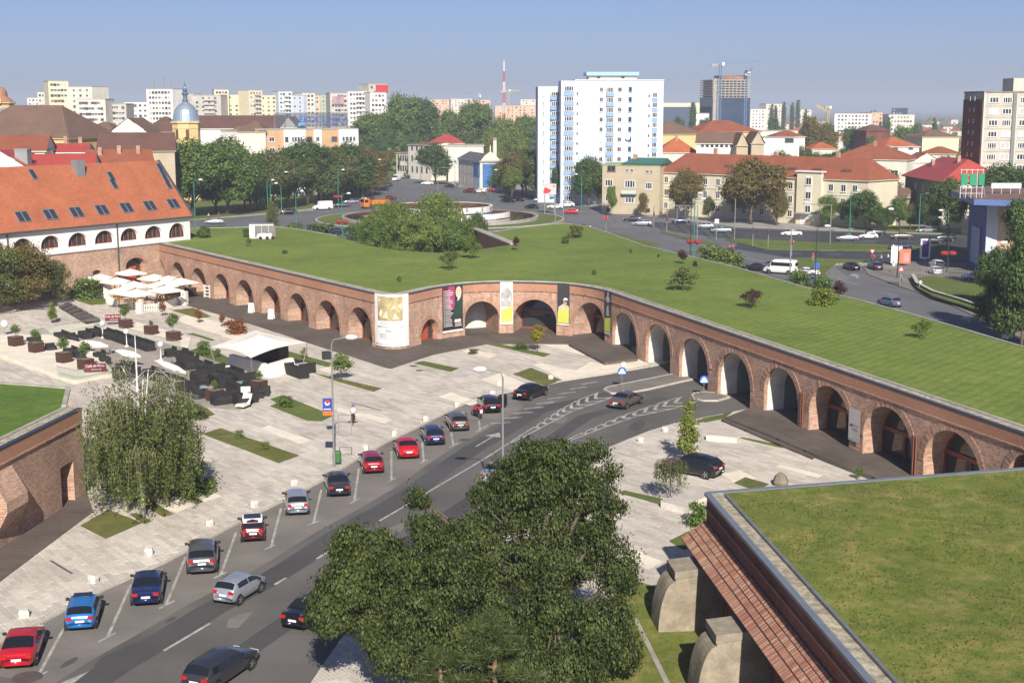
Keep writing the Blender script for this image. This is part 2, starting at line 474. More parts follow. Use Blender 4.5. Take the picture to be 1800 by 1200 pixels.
for a, b in (((50, 1197), (84, 1179)), ((173, 1128), (203, 1112)), ((280, 1069), (307, 1055)), ((376, 1016), (398, 1005)), ((465, 966), (483, 957)), ((542, 923), (560, 915)),
    ((615, 885), (632, 875)), ((681, 847), (695, 840)), ((738, 814), (752, 808)), ((790, 786), (805, 779)), ((837, 759), (858, 747))):
 paint_lines("bay_end_line", [(a, b)], .15, RZ + .012)
for k in range(9):
 u = 862 + k * 20; v = 744 - k * 8.6
 paint_lines("bay_hatch", [((u, v), (u + 36 - k, v - 2 - k * .3))], .3)
for a, b in (((288, 1143), (369, 1095)), ((483, 1027), (503, 1015)), ((557, 982), (578, 968)), ((431, 1146), (443, 1138)), ((643, 1003), (677, 982)), ((505, 1094), (535, 1074))):
 paint_lines("lane_dash", [(a, b)], .2)
paint_lines("lane_line", [((667, 915), (722, 883)), ((722, 883), (760, 860)), ((760, 860), (850, 807)), ((850, 807), (897, 777))], .18)
W1L = [(895, 778), (952, 742), (988, 718), (1016, 703), (1052, 689)]; W1R = [(897, 779), (952, 751), (1007, 722), (1043, 710), (1080, 697)]
W2L = [(960, 792), (1007, 768), (1058, 745), (1098, 729), (1131, 718), (1172, 704), (1200, 697)]; W2R = [(960, 793), (1007, 772), (1062, 751), (1117, 732), (1180, 719), (1225, 706)]
for Wl in (W1L, W1R, W2L, W2R):
 paint_lines("lane_line", list(zip(Wl[:-1], Wl[1:])), .16)
def along(line, t):
 P = [G(*p, RZ) for p in line]; L = [0]
 for i in range(len(P) - 1): L.append(L[-1] + (P[i + 1] - P[i]).length)
 s = t * L[-1]
 for i in range(len(P) - 1):
  if s <= L[i + 1] + 1e-6: return P[i].lerp(P[i + 1], (s - L[i]) / (L[i + 1] - L[i]))
 return P[-1]
for WL, WR, n in ((W1L, W1R, 9), (W2L, W2R, 10)):
 for k in range(n):
  t = .3 + .68 * k / (n - 1)
  a, b = along(WL, t), along(WR, t); fwd = (along(WL, min(1, t + .02)) - along(WL, t - .02)).normalized()
  m = a.lerp(b, .5) - fwd * (a - b).length * .75; mb = MB()
  strip(mb, a, m, .32); strip(mb, m, b, .32, RZ + .0105)
  o = mb.build("chevron_mark", white_line); o['kind'] = 'structure'
def arrow(p, q, w=.16, hl=1.6, hw=.75):
 p, q = G(*p, RZ), G(*q, RZ); t = (q - p).normalized(); n = Vector((-t.y, t.x, 0)); z = RZ + .009; mb = MB()
 e = q - t * hl; strip(mb, p, e, w)
 mb.poly([(c.x, c.y, z) for c in (e - n * hw, q, e + n * hw)])
 o = mb.build("arrow_mark", white_line); o['kind'] = 'structure'
arrow((836, 785), (878, 760)); arrow((96, 1212), (157, 1179), hl=3.2, hw=.6)
rp = random.Random(5)
for u, v, r, m in ((215, 1150, 1.6, asphalt_lane), (420, 1085, 1.1, asphalt_parking), (330, 1110, .5, asphalt_lane), (640, 905, 1.3, asphalt_lane), (700, 925, .9, asphalt_parking), (500, 985, .45, asphalt_lane), (580, 935, .5, asphalt_lane), (120, 1160, .5, asphalt_lane), (985, 735, 1.3, asphalt_parking), (1120, 745, 1.4, asphalt_lane), (710, 870, .5, asphalt_lane), (400, 1030, .45, asphalt_lane), (300, 1085, .4, asphalt_lane)):
 c = G(u, v); sheet("asphalt_patch", None, RZ + .006, m, world_pts=[(c.x + r * rp.uniform(.6, 1.1) * (math.cos(a) * .6 + math.sin(a) * .37), c.y + r * rp.uniform(.6, 1.1) * (math.sin(a) * 1.5)) for a in [k * .785 for k in range(8)]])
# traffic islands in front of the tunnel arches
def island(px, z=.0, mat=None, name="traffic_island"):
 o = sheet(name, px, z, mat or asphalt_parking, thick=.2)
 pts = [G(u, v) for u, v in px]; mb = MB()
 for i in range(len(pts)):
  p, q = pts[i], pts[(i + 1) % len(pts)]; mb.bar((p.x, p.y, -.06), (q.x, q.y, -.06), .22, .17)
 mb.build("kerb_edge", stone_kerb, o)
 return o
island([(1062, 684), (1068, 680), (1085, 676), (1176, 658), (1200, 655), (1225, 664), (1196, 670), (1140, 683), (1100, 690), (1075, 690)])
island([(1216, 694), (1222, 690), (1236, 688), (1262, 690), (1282, 697), (1262, 703), (1235, 703), (1220, 699)])
# plaza patches
GR = [[(902, 657), (933, 646), (988, 668), (955, 677)], [(857, 605), (867, 602), (968, 622), (955, 627)], [(727, 638), (743, 634), (807, 647), (792, 653)],
  [(548, 654), (671, 682), (657, 688), (595, 671)], [(503, 616), (580, 637), (579, 645), (502, 628)],
  [(475, 701), (497, 694), (587, 730), (564, 740), (540, 739), (474, 713), (488, 708)], [(355, 762), (388, 752), (526, 800), (490, 813)],
  [(141, 923), (190, 895), (250, 918), (186, 946)], [(228, 903), (239, 900), (267, 915), (253, 920)], [(215, 868), (240, 862), (305, 903), (287, 908)],
  [(300, 862), (320, 855), (357, 881), (345, 886)], [(324, 618), (360, 608), (410, 632), (380, 645)], [(300, 545), (340, 541), (372, 556), (350, 560)],
  [(132, 527), (185, 520), (186, 534), (160, 536)], [(328, 586), (340, 585), (378, 597), (372, 599)], [(325, 715), (350, 706), (378, 728), (345, 738)],
  [(1087, 866), (1097, 861), (1172, 878), (1168, 888)], [(1299, 769), (1306, 768), (1384, 784), (1376, 787)], [(1290, 848), (1310, 838), (1352, 850), (1330, 862)],
  [(1176, 950), (1212, 932), (1235, 960), (1200, 965)], [(1222, 740), (1240, 733), (1290, 722), (1272, 735), (1240, 742)]]
GV = [[(935, 640), (952, 638), (1012, 651), (1037, 636), (1063, 640), (1122, 632), (1140, 640), (1063, 656), (990, 667)], [(845, 667), (880, 655), (930, 676), (897, 685)],
  [(770, 697), (793, 689), (845, 707), (830, 713)], [(594, 716), (690, 737), (676, 743), (592, 722)], [(952, 605), (995, 606), (1035, 621), (1025, 624)],
  [(813, 617), (827, 613), (875, 623), (860, 629)], [(457, 753), (473, 747), (548, 773), (525, 779)], [(249, 880), (284, 864), (339, 887), (311, 900)],
  [(345, 873), (367, 863), (389, 871), (359, 881)], [(300, 560), (340, 552), (460, 590), (430, 604)], [(178, 575), (240, 566), (335, 592), (330, 612)],
  [(75, 575), (160, 565), (178, 577), (100, 592)], [(1085, 972), (1110, 962), (1168, 985), (1140, 1000)], [(1268, 832), (1300, 826), (1330, 840), (1290, 848)],
  [(1364, 819), (1372, 816), (1446, 834), (1438, 839)], [(560, 648), (600, 640), (615, 650), (590, 660)]]
plan_patches = []
for i, g in enumerate(GR):
 o = sheet("lawn_patch", g, .012, lawn_dry if i in (7, 8, 9, 10) or i % 3 == 0 else verge, thick=.05)
 plan_patches.append([(p.x, p.y) for p in (G(*q) for q in g)])
for g in GV:
 o = sheet("gravel_bed", g, .004, gravel, thick=.03)
 plan_patches.append([(p.x, p.y) for p in (G(*q) for q in g)])
sheet("lawn_strip", [(1090, 1010), (1150, 1030), (1300, 1100), (1400, 1300), (1000, 1300), (1060, 1100)], .012, lawn_near, thick=.05)
plan_patches.append([(p.x, p.y) for p in (G(*q) for q in [(1090, 1010), (1150, 1030), (1300, 1100), (1400, 1300), (1000, 1300), (1060, 1100)])])
sheet("path", [(1113, 1085), (1119, 1083), (1178, 1200), (1170, 1204)], .02, concrete, thick=.05)
# timber walks along the walls
DECKS = [([(262, 505), (330, 537), (360, 545), (456, 574), (538, 601), (680, 646), (688, 647), (760, 623), (857, 604), (1000, 604), (1020, 590), (900, 560), (700, 580), (640, 560), (300, 460)], .05, deck2),
   ([(1000, 604), (1063, 637), (1121, 630), (1100, 600), (1060, 580), (1010, 580)], .3, deck2),
   ([(1275, 733), (1350, 763), (1433, 798), (1520, 832), (1600, 862), (1660, 845), (1560, 780), (1400, 700), (1345, 706)], .34, deck2),
   ([(-60, 990), (0, 952), (113, 880), (152, 862), (163, 898), (120, 930), (0, 1020), (-60, 1060)], .06, planks("deck_boards_level", (.13, .107, .09), 3.2, .15, mortar=(.06, .05, .042), var=.12, bump=.3, msize=.008, angle=.12, coord='Object', blotch=.3))]
for k, (p, z, m) in enumerate(DECKS):
 o = sheet("boardwalk", p, z, m, thick=z + .05)
 plan_patches.append([(q.x, q.y) for q in (G(*w) for w in p)])
sheet("boardwalk_step", [(1268, 737), (1276, 733), (1436, 799), (1428, 804), (1345, 770)], .17, deck2, thick=.2)
# cafe terrace
TERR = [(-70, 600), (0, 622), (128, 668), (200, 654), (160, 606), (90, 588), (0, 588), (-70, 590)]
sheet("terrace_platform", TERR, .42, gravel, thick=.5)
plan_patches.append([(q.x, q.y) for q in (G(*w) for w in TERR)])
floor_tile = planks("terrace_tiles", (.36, .32, .27), 1.2, .6, mortar=(.2, .18, .16), angle=SLAB_ANG, coord='Object', var=.08)
TF = [(200, 656), (262, 690), (352, 715), (420, 722), (478, 688), (440, 655), (330, 618), (180, 580), (100, 592), (160, 606)]
sheet("terrace_floor", TF, .03, floor_tile, thick=.1)
plan_patches.append([(q.x, q.y) for q in (G(*w) for w in TF)])
# paving slabs, each with its own edges and level
def lay_slabs(poly, owner, quota, ylim, xlim):
 rows = []; D = Vector((.6, -.8, 0)); N = Vector((.8, .6, 0)); poly2 = [(p.x, p.y) for p in poly]
 rr = random.Random(11); pitch = .46
 for j in range(-400, 400):
  o = N * (j * pitch); s = -200 + rr.uniform(0, 2)
  while s < 130:
   L = rr.choice((.9, 1.3, 1.6, 1.9, 2.3)); c = o + D * (s + L / 2)
   s += L
   if not (xlim[0] < c.x < xlim[1] and ylim[0] < c.y < ylim[1]): continue
   hw = L / 2 - .02; ok = True
   for a, b in ((-hw, -.2), (hw, -.2), (hw, .2), (-hw, .2), (0, 0)):
    q = c + D * a + N * b
    if not inpoly(q.x, q.y, poly2): ok = False; break
   if not ok: continue
   for pp in plan_patches:
    if any(inpoly((c + D * a).x, (c + D * a).y, pp) for a in (-hw, 0, hw)): ok = False; break
   if ok: rows.append((c, L))
 rows.sort(key=lambda r: r[0].y)
 a = ang(D); singles = []; mass = MB(); cnt = 0
 vis = lambda c: abs(c.x) / (c.y * CP + 28 * SP) < .375 and c.y > 62
 me = MB().box((0, 0, 0), (1, .425, .06), taper=.99).mesh("paving_slab", slab_piece)
 for c, L in rows:
  z = PZ - .018 + rr.uniform(0, .012)
  if cnt < quota and vis(c):
   inst("paving_slab", me, owner, (c.x, c.y, z), a, (L - .03, rr.uniform(.97, 1.0), 1)); cnt += 1
  else:
   mass.box((c.x, c.y, z), (L - .03, .425, .06), a); del mass.f[-6]; del mass.m[-6]
 o = mass.build("paving_slab_mass", slab_stuff, owner); o['kind'] = 'stuff'
lay_slabs(PLAZA_L, plaza_l, 290, (60, 215), (-75, 22))
lay_slabs(PLAZA_R, plaza_r, 290, (58, 128), (-14, 40))
# drains and covers
for a, b in (((89, 985), (127, 1008)), ((617, 707), (671, 722)), ((1234, 799), (1261, 802))):
 mb = MB(); p, q = G(*a), G(*b); mb.bar((p.x, p.y, .012), (q.x, q.y, .012), .16, .02)
 o = mb.build("drain_channel", M("drain_iron", (.12, .12, .12), .6, .1)); o['kind'] = 'structure'
iron = M("cast_iron", (.09, .075, .07), .7, .2, 3)
for u, v, r in ((48, 1190, .75), (817, 773, .5), (727, 643, .4), (737, 651, .4)):
 p = G(u, v, RZ if v > 700 else 0); mb = MB(); mb.lathe([(r, -.02), (r, .016), (r * .9, .02), (r * .86, .014)], 20)
 o = mb.build("manhole_cover", iron); o.location = (p.x, p.y, p.z + .004)
 tag(o, {48: "round iron manhole cover behind the red coupe", 817: "rusty manhole cover at the edge of the parking bays", 727: "farther of two small covers by the timber walk", 737: "nearer of two small covers by the timber walk"}[u], "manhole cover")
# far streets around the fountain
FAR = [(330, 430), (338, 386), (490, 375), (575, 367), (640, 346), (668, 318), (668, 305), (728, 302), (745, 318), (800, 327), (905, 336), (1000, 357), (1100, 375), (1290, 398), (1420, 403),
  (1690, 412), (1760, 415), (1760, 475), (1660, 500), (1720, 540), (1800, 590), (1800, 640), (1500, 560), (1300, 500), (1130, 460), (990, 412), (760, 460), (500, 440)]
sheet("street", FAR, RZ, asphalt_far)
sheet("boulevard", [(1130, 388), (1290, 402), (1420, 406), (1690, 415), (1750, 416), (1750, 470), (1650, 472), (1540, 462), (1440, 457), (1380, 452), (1290, 437), (1300, 423), (1200, 410), (1130, 396)], RZ + .004, asphalt_new)
def raised(px, mat, name="verge", z=.0):
 o = sheet(name, px, z, mat, thick=.22)
 return o
raised([(1275, 421), (1300, 419), (1500, 428), (1690, 435), (1750, 438), (1750, 445), (1690, 443), (1500, 440), (1345, 438)], verge)
raised([(1050, 409), (1075, 408), (1110, 417), (1165, 430), (1150, 433), (1085, 421)], verge)
raised([(1160, 408), (1176, 409), (1262, 428), (1255, 431)], verge)
raised([(1395, 457), (1400, 452), (1530, 457), (1500, 462), (1470, 462), (1450, 478), (1455, 489), (1380, 480)], verge)
raised([(790, 327), (905, 336), (1000, 357), (1100, 375), (1290, 398), (1420, 403), (1690, 412), (1760, 415), (1760, 385), (1300, 375), (1080, 345), (930, 318), (800, 312)], M("pavement_far", (.3, .285, .26), .9, .2, .15, fine=3), "pavement")
raised([(1518, 470), (1540, 464), (1600, 459), (1700, 462), (1760, 485), (1830, 580), (1830, 612), (1790, 598), (1735, 565), (1660, 530), (1580, 502), (1526, 482)], M("pavement_brown", (.2, .18, .16), .9, .2, .15, fine=3), "pavement")
raised([(330, 392), (338, 386), (490, 375), (575, 367), (640, 346), (664, 318), (640, 318), (560, 340), (330, 365)], M("pavement_far", (.3, .285, .26)), "pavement")
raised([(330, 386), (490, 372), (575, 363), (640, 342), (655, 325), (640, 318), (560, 340), (330, 350)], verge, "verge", .06)
raised([(1500, 405), (1690, 411), (1690, 400), (1500, 394)], verge, "verge", .06)
GPX = [(1604, 490), (1640, 484), (1830, 520), (1830, 590), (1760, 560), (1690, 535), (1640, 520), (1612, 505)]
raised(GPX, verge, "verge", .5)
low = M("low_wall_stone", (.13, .115, .1), .9, .25, 1.0)
mb = MB(); gp = [G(u, v) for u, v in GPX]; seq = [gp[0], gp[7], gp[6], gp[5], gp[4], gp[3]]
lw = thing("retaining_wall", "low dark stone wall edging the lawn beside the curving street", "wall", seq[0])
for i in range(len(seq) - 1): mb.bar((seq[i].x, seq[i].y, .3), (seq[i + 1].x, seq[i + 1].y, .3), .45, .9)
mb.build("wall", low, lw, world=True)
mb = MB()
for i in range(len(seq) - 1): mb.bar((seq[i].x, seq[i].y, .79), (seq[i + 1].x, seq[i + 1].y, .79), .6, .09)
mb.build("coping", stone_kerb, lw, world=True)
def far_lines(segs, w):
 for a, b in segs: paint_lines("lane_dash", [(a, b)], w, RZ + .012)
far_lines([((1442, 441), (1470, 441)), ((1451, 447), (1479, 447)), ((1523, 443), (1551, 443)), ((1540, 449), (1568, 449)), ((1380, 437), (1405, 438)), ((1604, 445), (1632, 445)), ((1386, 446), (1410, 447)),
   ((1594, 425), (1620, 425)), ((1593, 430), (1620, 430)), ((1480, 424), (1540, 425)), ((1513, 428), (1540, 428))], .32)
far_lines([((1298, 408), (1440, 414)), ((1298, 412), (1440, 418)), ((1300, 416), (1440, 422))], .3)
far_lines([((u, 383 + (u - 1060) * .11 + r * 3.2), (u + 9, 384 + (u - 1060) * .11 + r * 3.2)) for r in range(5) for u in range(1062 + r * 4, 1285, 19)], .3)
far_lines([((868 + k * 12, 369.5 + k * .9), (875 + k * 12, 370 + k * .9)) for k in range(10)], .4)
far_lines([((1165, 418), (1290, 441)), ((1200, 436), (1380, 466)), ((900, 352), (1030, 373)), ((1550, 514), (1580, 520)), ((1480, 493), (1510, 500))], .25)
# zebra crossing on the slip road
for k in range(8):
 u = 1456 + k * 9.2
 paint_lines("zebra_stripe", [((u, 459.5 + k * .35), (u + 9 - k * .4, 466.5 + k * .1))], 1.0, RZ + .012)
for k in range(9):
 v = 468 + k * 2.9
 paint_lines("bay_hatch", [((1440 + k * 1.6, v), (1466 + k * 3.2, v - 1.2))], .5, RZ + .012)
arrow((1508, 489), (1500, 481), .3, 3, .9); arrow((1705, 566), (1694, 555), .3, 3.0, .9)
# brick fortress walls
def ray(u, v):
 x = (u - 900.0) / FPX; y = (600.0 - v) / FPX
 return Vector((x, CP + y * SP, -SP + y * CP))
CAMP = Vector((0, 0, CAM_H))
def RP(u, v, p0, n):
 d = ray(u, v); t = (Vector(p0) - CAMP).dot(n) / d.dot(n)
 return CAMP + d * t
def ucol(p):
 h = p.z - CAM_H
 return 900 + FPX * p.x / (p.y * CP - h * SP)
brick_main = brick("old_brick", (.31, .145, .095), (.57, .355, .25), (.62, .51, .41), bw=.34, bh=.105, pale=(.66, .53, .42), pale_amt=.6, blotch=.34)
brick_dark = brick("old_brick_rough", (.25, .105, .07), (.48, .27, .19), (.58, .48, .39), bw=.34, bh=.105, pale=(.58, .45, .36), pale_amt=.55, blotch=.35)
brick_new = brick("new_brick", (.42, .19, .105), (.46, .22, .13), (.4, .26, .19), pale=(.5, .33, .24), pale_amt=.35, blotch=.12, bump=.25)
brick_arch = brick("arch_brick", (.37, .2, .135), (.48, .3, .215), (.5, .4, .32), bw=.3, bh=.3, pale=(.6, .48, .38), pale_amt=.45, bump=.3)
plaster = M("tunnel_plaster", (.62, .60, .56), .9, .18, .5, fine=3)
tunnel_dark = M("tunnel_painted_shade", (.2, .205, .215), .9, .3, .5)  # dark lining colour stands in for the unlit depth of the tunnels
white_wall = M("white_render", (.78, .77, .74), .85, .05, .3)
flash = M("dark_flashing", (.035, .045, .06), .45, .1, 1)
coping_m = M("coping_stone", (.36, .34, .29), .9, .25, .7, fine=4)
red_wood = M("red_brown_joinery", (.23, .055, .028), .5, .15, 2)
red_door_m = M("orange_red_door", (.45, .09, .035), .5, .1, 2)
dark_glass = glass("door_glass", (.035, .04, .042), .06)
dark_in = M("dark_interior", (.02, .02, .02), .9, 0)
def resample(pts, step=.8):
 out = [pts[0]]
 for i in range(len(pts) - 1):
  p0 = pts[max(i - 1, 0)]; p1 = pts[i]; p2 = pts[i + 1]; p3 = pts[min(i + 2, len(pts) - 1)]
  n = max(1, int((p2 - p1).length / step))
  for k in range(1, n + 1):
   t = k / n
   out.append(.5 * ((2 * p1) + (p2 - p0) * t + (2 * p0 - 5 * p1 + 4 * p2 - p3) * t * t + (3 * p1 - p0 - 3 * p2 + p3) * t ** 3))
 return out
class Line:
 def __init__(s, pts):
  s.p = [Vector((p.x, p.y, 0)) for p in pts]; s.s = [0]
  for i in range(len(pts) - 1): s.s.append(s.s[-1] + (s.p[i + 1] - s.p[i]).length)
  s.L = s.s[-1]
 def at(s, t):
  t = max(0, min(s.L, t))
  import bisect
  i = min(len(s.p) - 2, max(0, bisect.bisect_right(s.s, t) - 1))
  return s.p[i].lerp(s.p[i + 1], (t - s.s[i]) / max(1e-9, s.s[i + 1] - s.s[i]))
 def n(s, t):       # inward normal (left of travel)
  d = (s.at(t + .4) - s.at(t - .4)).normalized()
  return Vector((-d.y, d.x, 0))
 def find(s, u, z=1.5):
  best = min((abs(ucol(Vector((q.x, q.y, z))) - u), k) for k, q in ((k * .05, s.at(k * .05)) for k in range(int(s.L / .05))))
  return best[1]
def arch_curve(a, n=18):
 c, hw, sp, cr = (a['s0'] + a['s1']) / 2, (a['s1'] - a['s0']) / 2, a['spring'], a['crown']
 return [(c - hw * math.cos(math.pi * k / n), sp + (cr - sp) * math.sin(math.pi * k / n)) for k in range(n + 1)]
def arched_wall(root, ln, H, arches, wall_mat, name="wall", ring=True, z0=-.1, ring_w=.62):
 S = set(round(k * .9, 3) for k in range(int(ln.L / .9) + 1)); S.add(round(ln.L, 3))
 inside = lambda s: next((a for a in arches if a['s0'] + 1e-4 < s < a['s1'] - 1e-4), None)
 S = {s for s in S if inside(s) is None}
 for a in arches: S |= {round(a['s0'], 4), round(a['s1'], 4)}
 S = sorted(S); mb = MB()
 def W(s, z, d=0.0):
  p = ln.at(s); n = ln.n(s)
  return (p.x + n.x * d, p.y + n.y * d, z)
 for i in range(len(S) - 1):
  s0, s1 = S[i], S[i + 1]
  if s1 - s0 < 1e-3 or inside((s0 + s1) / 2): continue
  mb.poly([W(s0, z0), W(s1, z0), W(s1, H), W(s0, H)])
 for a in arches:
  cv = arch_curve(a)
  for k in range(len(cv) - 1):
   mb.poly([W(cv[k][0], cv[k][1]), W(cv[k + 1][0], cv[k + 1][1]), W(cv[k + 1][0], H), W(cv[k][0], H)])
 w = mb.build(name, wall_mat, root, world=True)
 for a in arches:
  cv = [(a['s0'], z0)] + arch_curve(a) + [(a['s1'], z0)]
  nrm = ln.n((a['s0'] + a['s1']) / 2); dep = a['depth']
  rv = MB()
  def V(s, z, d):
   p = ln.at(s); return (p.x + nrm.x * d, p.y + nrm.y * d, z)
  split = a.get('split', None)
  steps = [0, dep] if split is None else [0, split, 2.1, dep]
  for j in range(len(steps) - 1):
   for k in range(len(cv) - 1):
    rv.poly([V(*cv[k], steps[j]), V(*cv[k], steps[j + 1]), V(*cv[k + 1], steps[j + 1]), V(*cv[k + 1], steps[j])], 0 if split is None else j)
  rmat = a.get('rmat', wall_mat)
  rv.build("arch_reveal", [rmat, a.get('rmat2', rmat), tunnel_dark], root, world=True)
  kind = a.get('back', 'glass')
  cvb = arch_curve(a)
  back = [V(a['s0'], z0, dep)] + [V(s, z, dep) for s, z in cvb] + [V(a['s1'], z0, dep)]
  bb = MB(); bb.poly(list(reversed(back)))
  if kind == 'end':
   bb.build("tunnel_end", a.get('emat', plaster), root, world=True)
  else:
   dr = bb.build("glazed_door" if kind == 'glass' else "door", dark_glass, root, world=True)
   fr = MB(); fd = dep - .07; fw = .16
   m = a.get('dmat', red_wood)
   pts = [V(a['s0'] + .05, 0, fd)] + [V(s + (.05 if s < (a['s0'] + a['s1']) / 2 else -.05), z - .06, fd) for s, z in cvb] + [V(a['s1'] - .05, 0, fd)]
   for k in range(len(pts) - 1): fr.bar(pts[k], pts[k + 1], fw, fw)
   c = (a['s0'] + a['s1']) / 2; tz = a.get('transom', min(2.5, a['crown'] * .62)); fr.bar(V(a['s0'], tz, fd - .01), V(a['s1'], tz, fd - .01), .14, .34)
   for f in a.get('mull', (.5,)):
    s = a['s0'] + (a['s1'] - a['s0']) * f
    fr.bar(V(s, 0, fd - .02), V(s, tz, fd - .02), .12, .12)
   fr.bar(V(a['s0'], .12, fd), V(a['s1'], .12, fd), .1, .22)
   fr.build("frame", m, dr, world=False if dr.parent is None else True)
   if kind == 'leaf':
    lf = MB(); f0, f1 = a.get('leafspan', (.25, .8))
    s0, s1 = a['s0'] + (a['s1'] - a['s0']) * f0, a['s0'] + (a['s1'] - a['s0']) * f1; zt = a.get('leafh', 2.4)
    q = [V(s0, 0, fd - .06), V(s1, 0, fd - .06), V(s1, zt, fd - .06), V(s0, zt, fd - .06)]
    q2 = [V(s0, 0, fd), V(s1, 0, fd), V(s1, zt, fd), V(s0, zt, fd)]
    lf.add(q + q2, [(0, 1, 2, 3), (4, 7, 6, 5), (0, 4, 5, 1), (1, 5, 6, 2), (2, 6, 7, 3), (3, 7, 4, 0)])
    lf.build("door_leaf", red_door_m, root, world=True)
  if ring and a.get('ring', True):
   rg = MB(); c, hw = (a['s0'] + a['s1']) / 2, (a['s1'] - a['s0']) / 2; sp, cr = a['spring'], a['crown']; N = 34
   for k in range(N):
    a0, a1 = math.pi * (k + .08) / N, math.pi * (k + .92) / N; q = []
    pr = R.uniform(.03, .055); rw = ring_w * R.uniform(.96, 1.04)
    for aa, ex in ((a0, 0), (a1, 0), (a1, rw), (a0, rw)):
     q.append((c - (hw + ex) * math.cos(aa), sp + (cr - sp + ex) * math.sin(aa)))
    f = [V(s, z, -pr) for s, z in q]; b = [V(s, z, .02) for s, z in q]
    rg.add(f + b, [(0, 1, 2, 3), (0, 4, 5, 1), (1, 5, 6, 2), (2, 6, 7, 3), (3, 7, 4, 0)])
   rg.build("arch_ring", brick_arch, root, world=True)
 return w
def band(root, ln, z, h, proud, mat, name, s0=0, s1=None, depth=.0):
 s1 = ln.L if s1 is None else s1; mb = MB(); n = max(2, int((s1 - s0) / .9)); prev = None
 for k in range(n + 1):
  s = s0 + (s1 - s0) * k / n; p = ln.at(s); nn = ln.n(s)
  f = (p.x - nn.x * proud, p.y - nn.y * proud); b = (p.x + nn.x * depth, p.y + nn.y * depth)
  cur = [(f[0], f[1], z - h / 2), (f[0], f[1], z + h / 2), (b[0], b[1], z + h / 2), (b[0], b[1], z - h / 2)]
  if prev:
   for i in range(4):
    j = (i + 1) % 4
    mb.poly([prev[i], cur[i], cur[j], prev[j]])
  prev = cur
 return mb.build(name, mat, root, world=True)
def roof_edge(root, ln, H, mat_g=None, w=1.05):
 """parapet band, dark flashing, gravel gutter and concrete kerb along a turf roof"""
 band(root, ln, H - 1.02, .13, .12, brick_dark, "string_course")
 band(root, ln, H - .52, .86, .035, brick_new, "parapet_band")
 band(root, ln, H - .035, .13, .07, flash, "flashing", depth=.3)
 mb = MB(); n = max(2, int(ln.L / .9)); m2 = MB()
 P = []
 for k in range(n + 1):
  s = ln.L * k / n; p = ln.at(s); nn = ln.n(s); P.append((p, nn))
 for k in range(n):
  (p, a), (q, b) = P[k], P[k + 1]
  mb.poly([(p.x + a.x * .28, p.y + a.y * .28, H), (q.x + b.x * .28, q.y + b.y * .28, H), (q.x + b.x * w, q.y + b.y * w, H), (p.x + a.x * w, p.y + a.y * w, H)])
  e0, e1 = w, w + .3; zz = H + .1
  f = [(p.x + a.x * e0, p.y + a.y * e0), (q.x + b.x * e0, q.y + b.y * e0), (q.x + b.x * e1, q.y + b.y * e1), (p.x + a.x * e1, p.y + a.y * e1)]
  m2.add([(x, y, H - .05) for x, y in f] + [(x, y, zz) for x, y in f], [(4, 5, 6, 7), (0, 1, 5, 4), (2, 3, 7, 6)])
 mb.build("gravel_gutter", mat_g or gravel_edge, root, world=True)
 m2.build("roof_kerb", coping_m, root, world=True)
 return [(p.x + a.x * (w + .28), p.y + a.y * (w + .28)) for p, a in P]
BH = 6.45
TOPZ = BH
def gp_(u, v): return G(u, v, TOPZ)
ctl_mid = [(655, 515), (672, 518), (690, 519), (712, 517.5), (745, 510.5), (775, 504.5), (830, 498.5), (890, 496.5), (950, 497.5), (1000, 500.5), (1035, 505), (1065, 511.5), (1100, 523.5)]
wl = [gp_(255, 422.5)] + [gp_(u, v) for u, v in ctl_mid] + [gp_(2300, 932)]
mid = resample(wl[1:-1], .6)
main_ln = Line([wl[0]] + [wl[0].lerp(wl[1], k / 60) for k in range(1, 60)] + mid + [wl[-2].lerp(wl[-1], k / 90) for k in range(1, 91)])
bast = thing("bastion", "long brick bastion with arched openings under a mown turf roof", "fortification", main_ln.at(40))
arches = []
def arch(ul, ur, vcrown, **kw):
 s0, s1 = main_ln.find(ul), main_ln.find(ur); c = main_ln.at((s0 + s1) / 2)
 cr = kw.pop('crown', None) or ZT(c.y, vcrown)
 hw = (s1 - s0) / 2; sp = max(.9, cr - hw * kw.pop('rise', .95))
 arches.append(dict(s0=s0, s1=s1, crown=cr, spring=sp, depth=kw.pop('depth', 2.0), **kw))
for i, (a, b, v) in enumerate([(266, 291, 453), (301, 326, 461), (336, 363, 471), (376, 403, 481), (415, 446, 492), (460, 493, 503), (506, 542, 515.5), (556, 597, 528), (613, 654, 540)]):
 arch(a, b, v, back='end' if i == 2 else 'glass', rmat=brick_main, **({'depth': 3.0} if i == 2 else {}))
arch(740, 772, 561, back='leaf', depth=1.0, mull=(.3, .72), leafspan=(.3, .72), leafh=2.3, transom=2.4, rise=1.0)
arch(817, 877, 529.5, back='end', depth=5.0, rmat=brick_main, emat=plaster)
arch(902, 978, 526.5, back='glass', depth=4.5, rmat=brick_main)
arch(1010, 1063, 532, back='glass', depth=3.0, rmat=brick_main)
for a, b, v in [(1077, 1119, 550), (1135, 1178, 570), (1194, 1244, 595.5), (1262, 1319, 621), (1343, 1402, 647)]:
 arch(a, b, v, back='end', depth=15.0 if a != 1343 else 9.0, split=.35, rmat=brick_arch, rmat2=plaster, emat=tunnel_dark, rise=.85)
for a, b, v in [(1422, 1493, 679), (1517, 1602, 716), (1623, 1723, 758), (1768, 1850, 800)]:
 arch(a, b, v, back='glass', depth=1.9, rmat=brick_main, mull=(.48,), rise=.9)
arched_wall(bast, main_ln, BH, arches, brick_main)
inner = roof_edge(bast, main_ln, BH, gravel_edge)
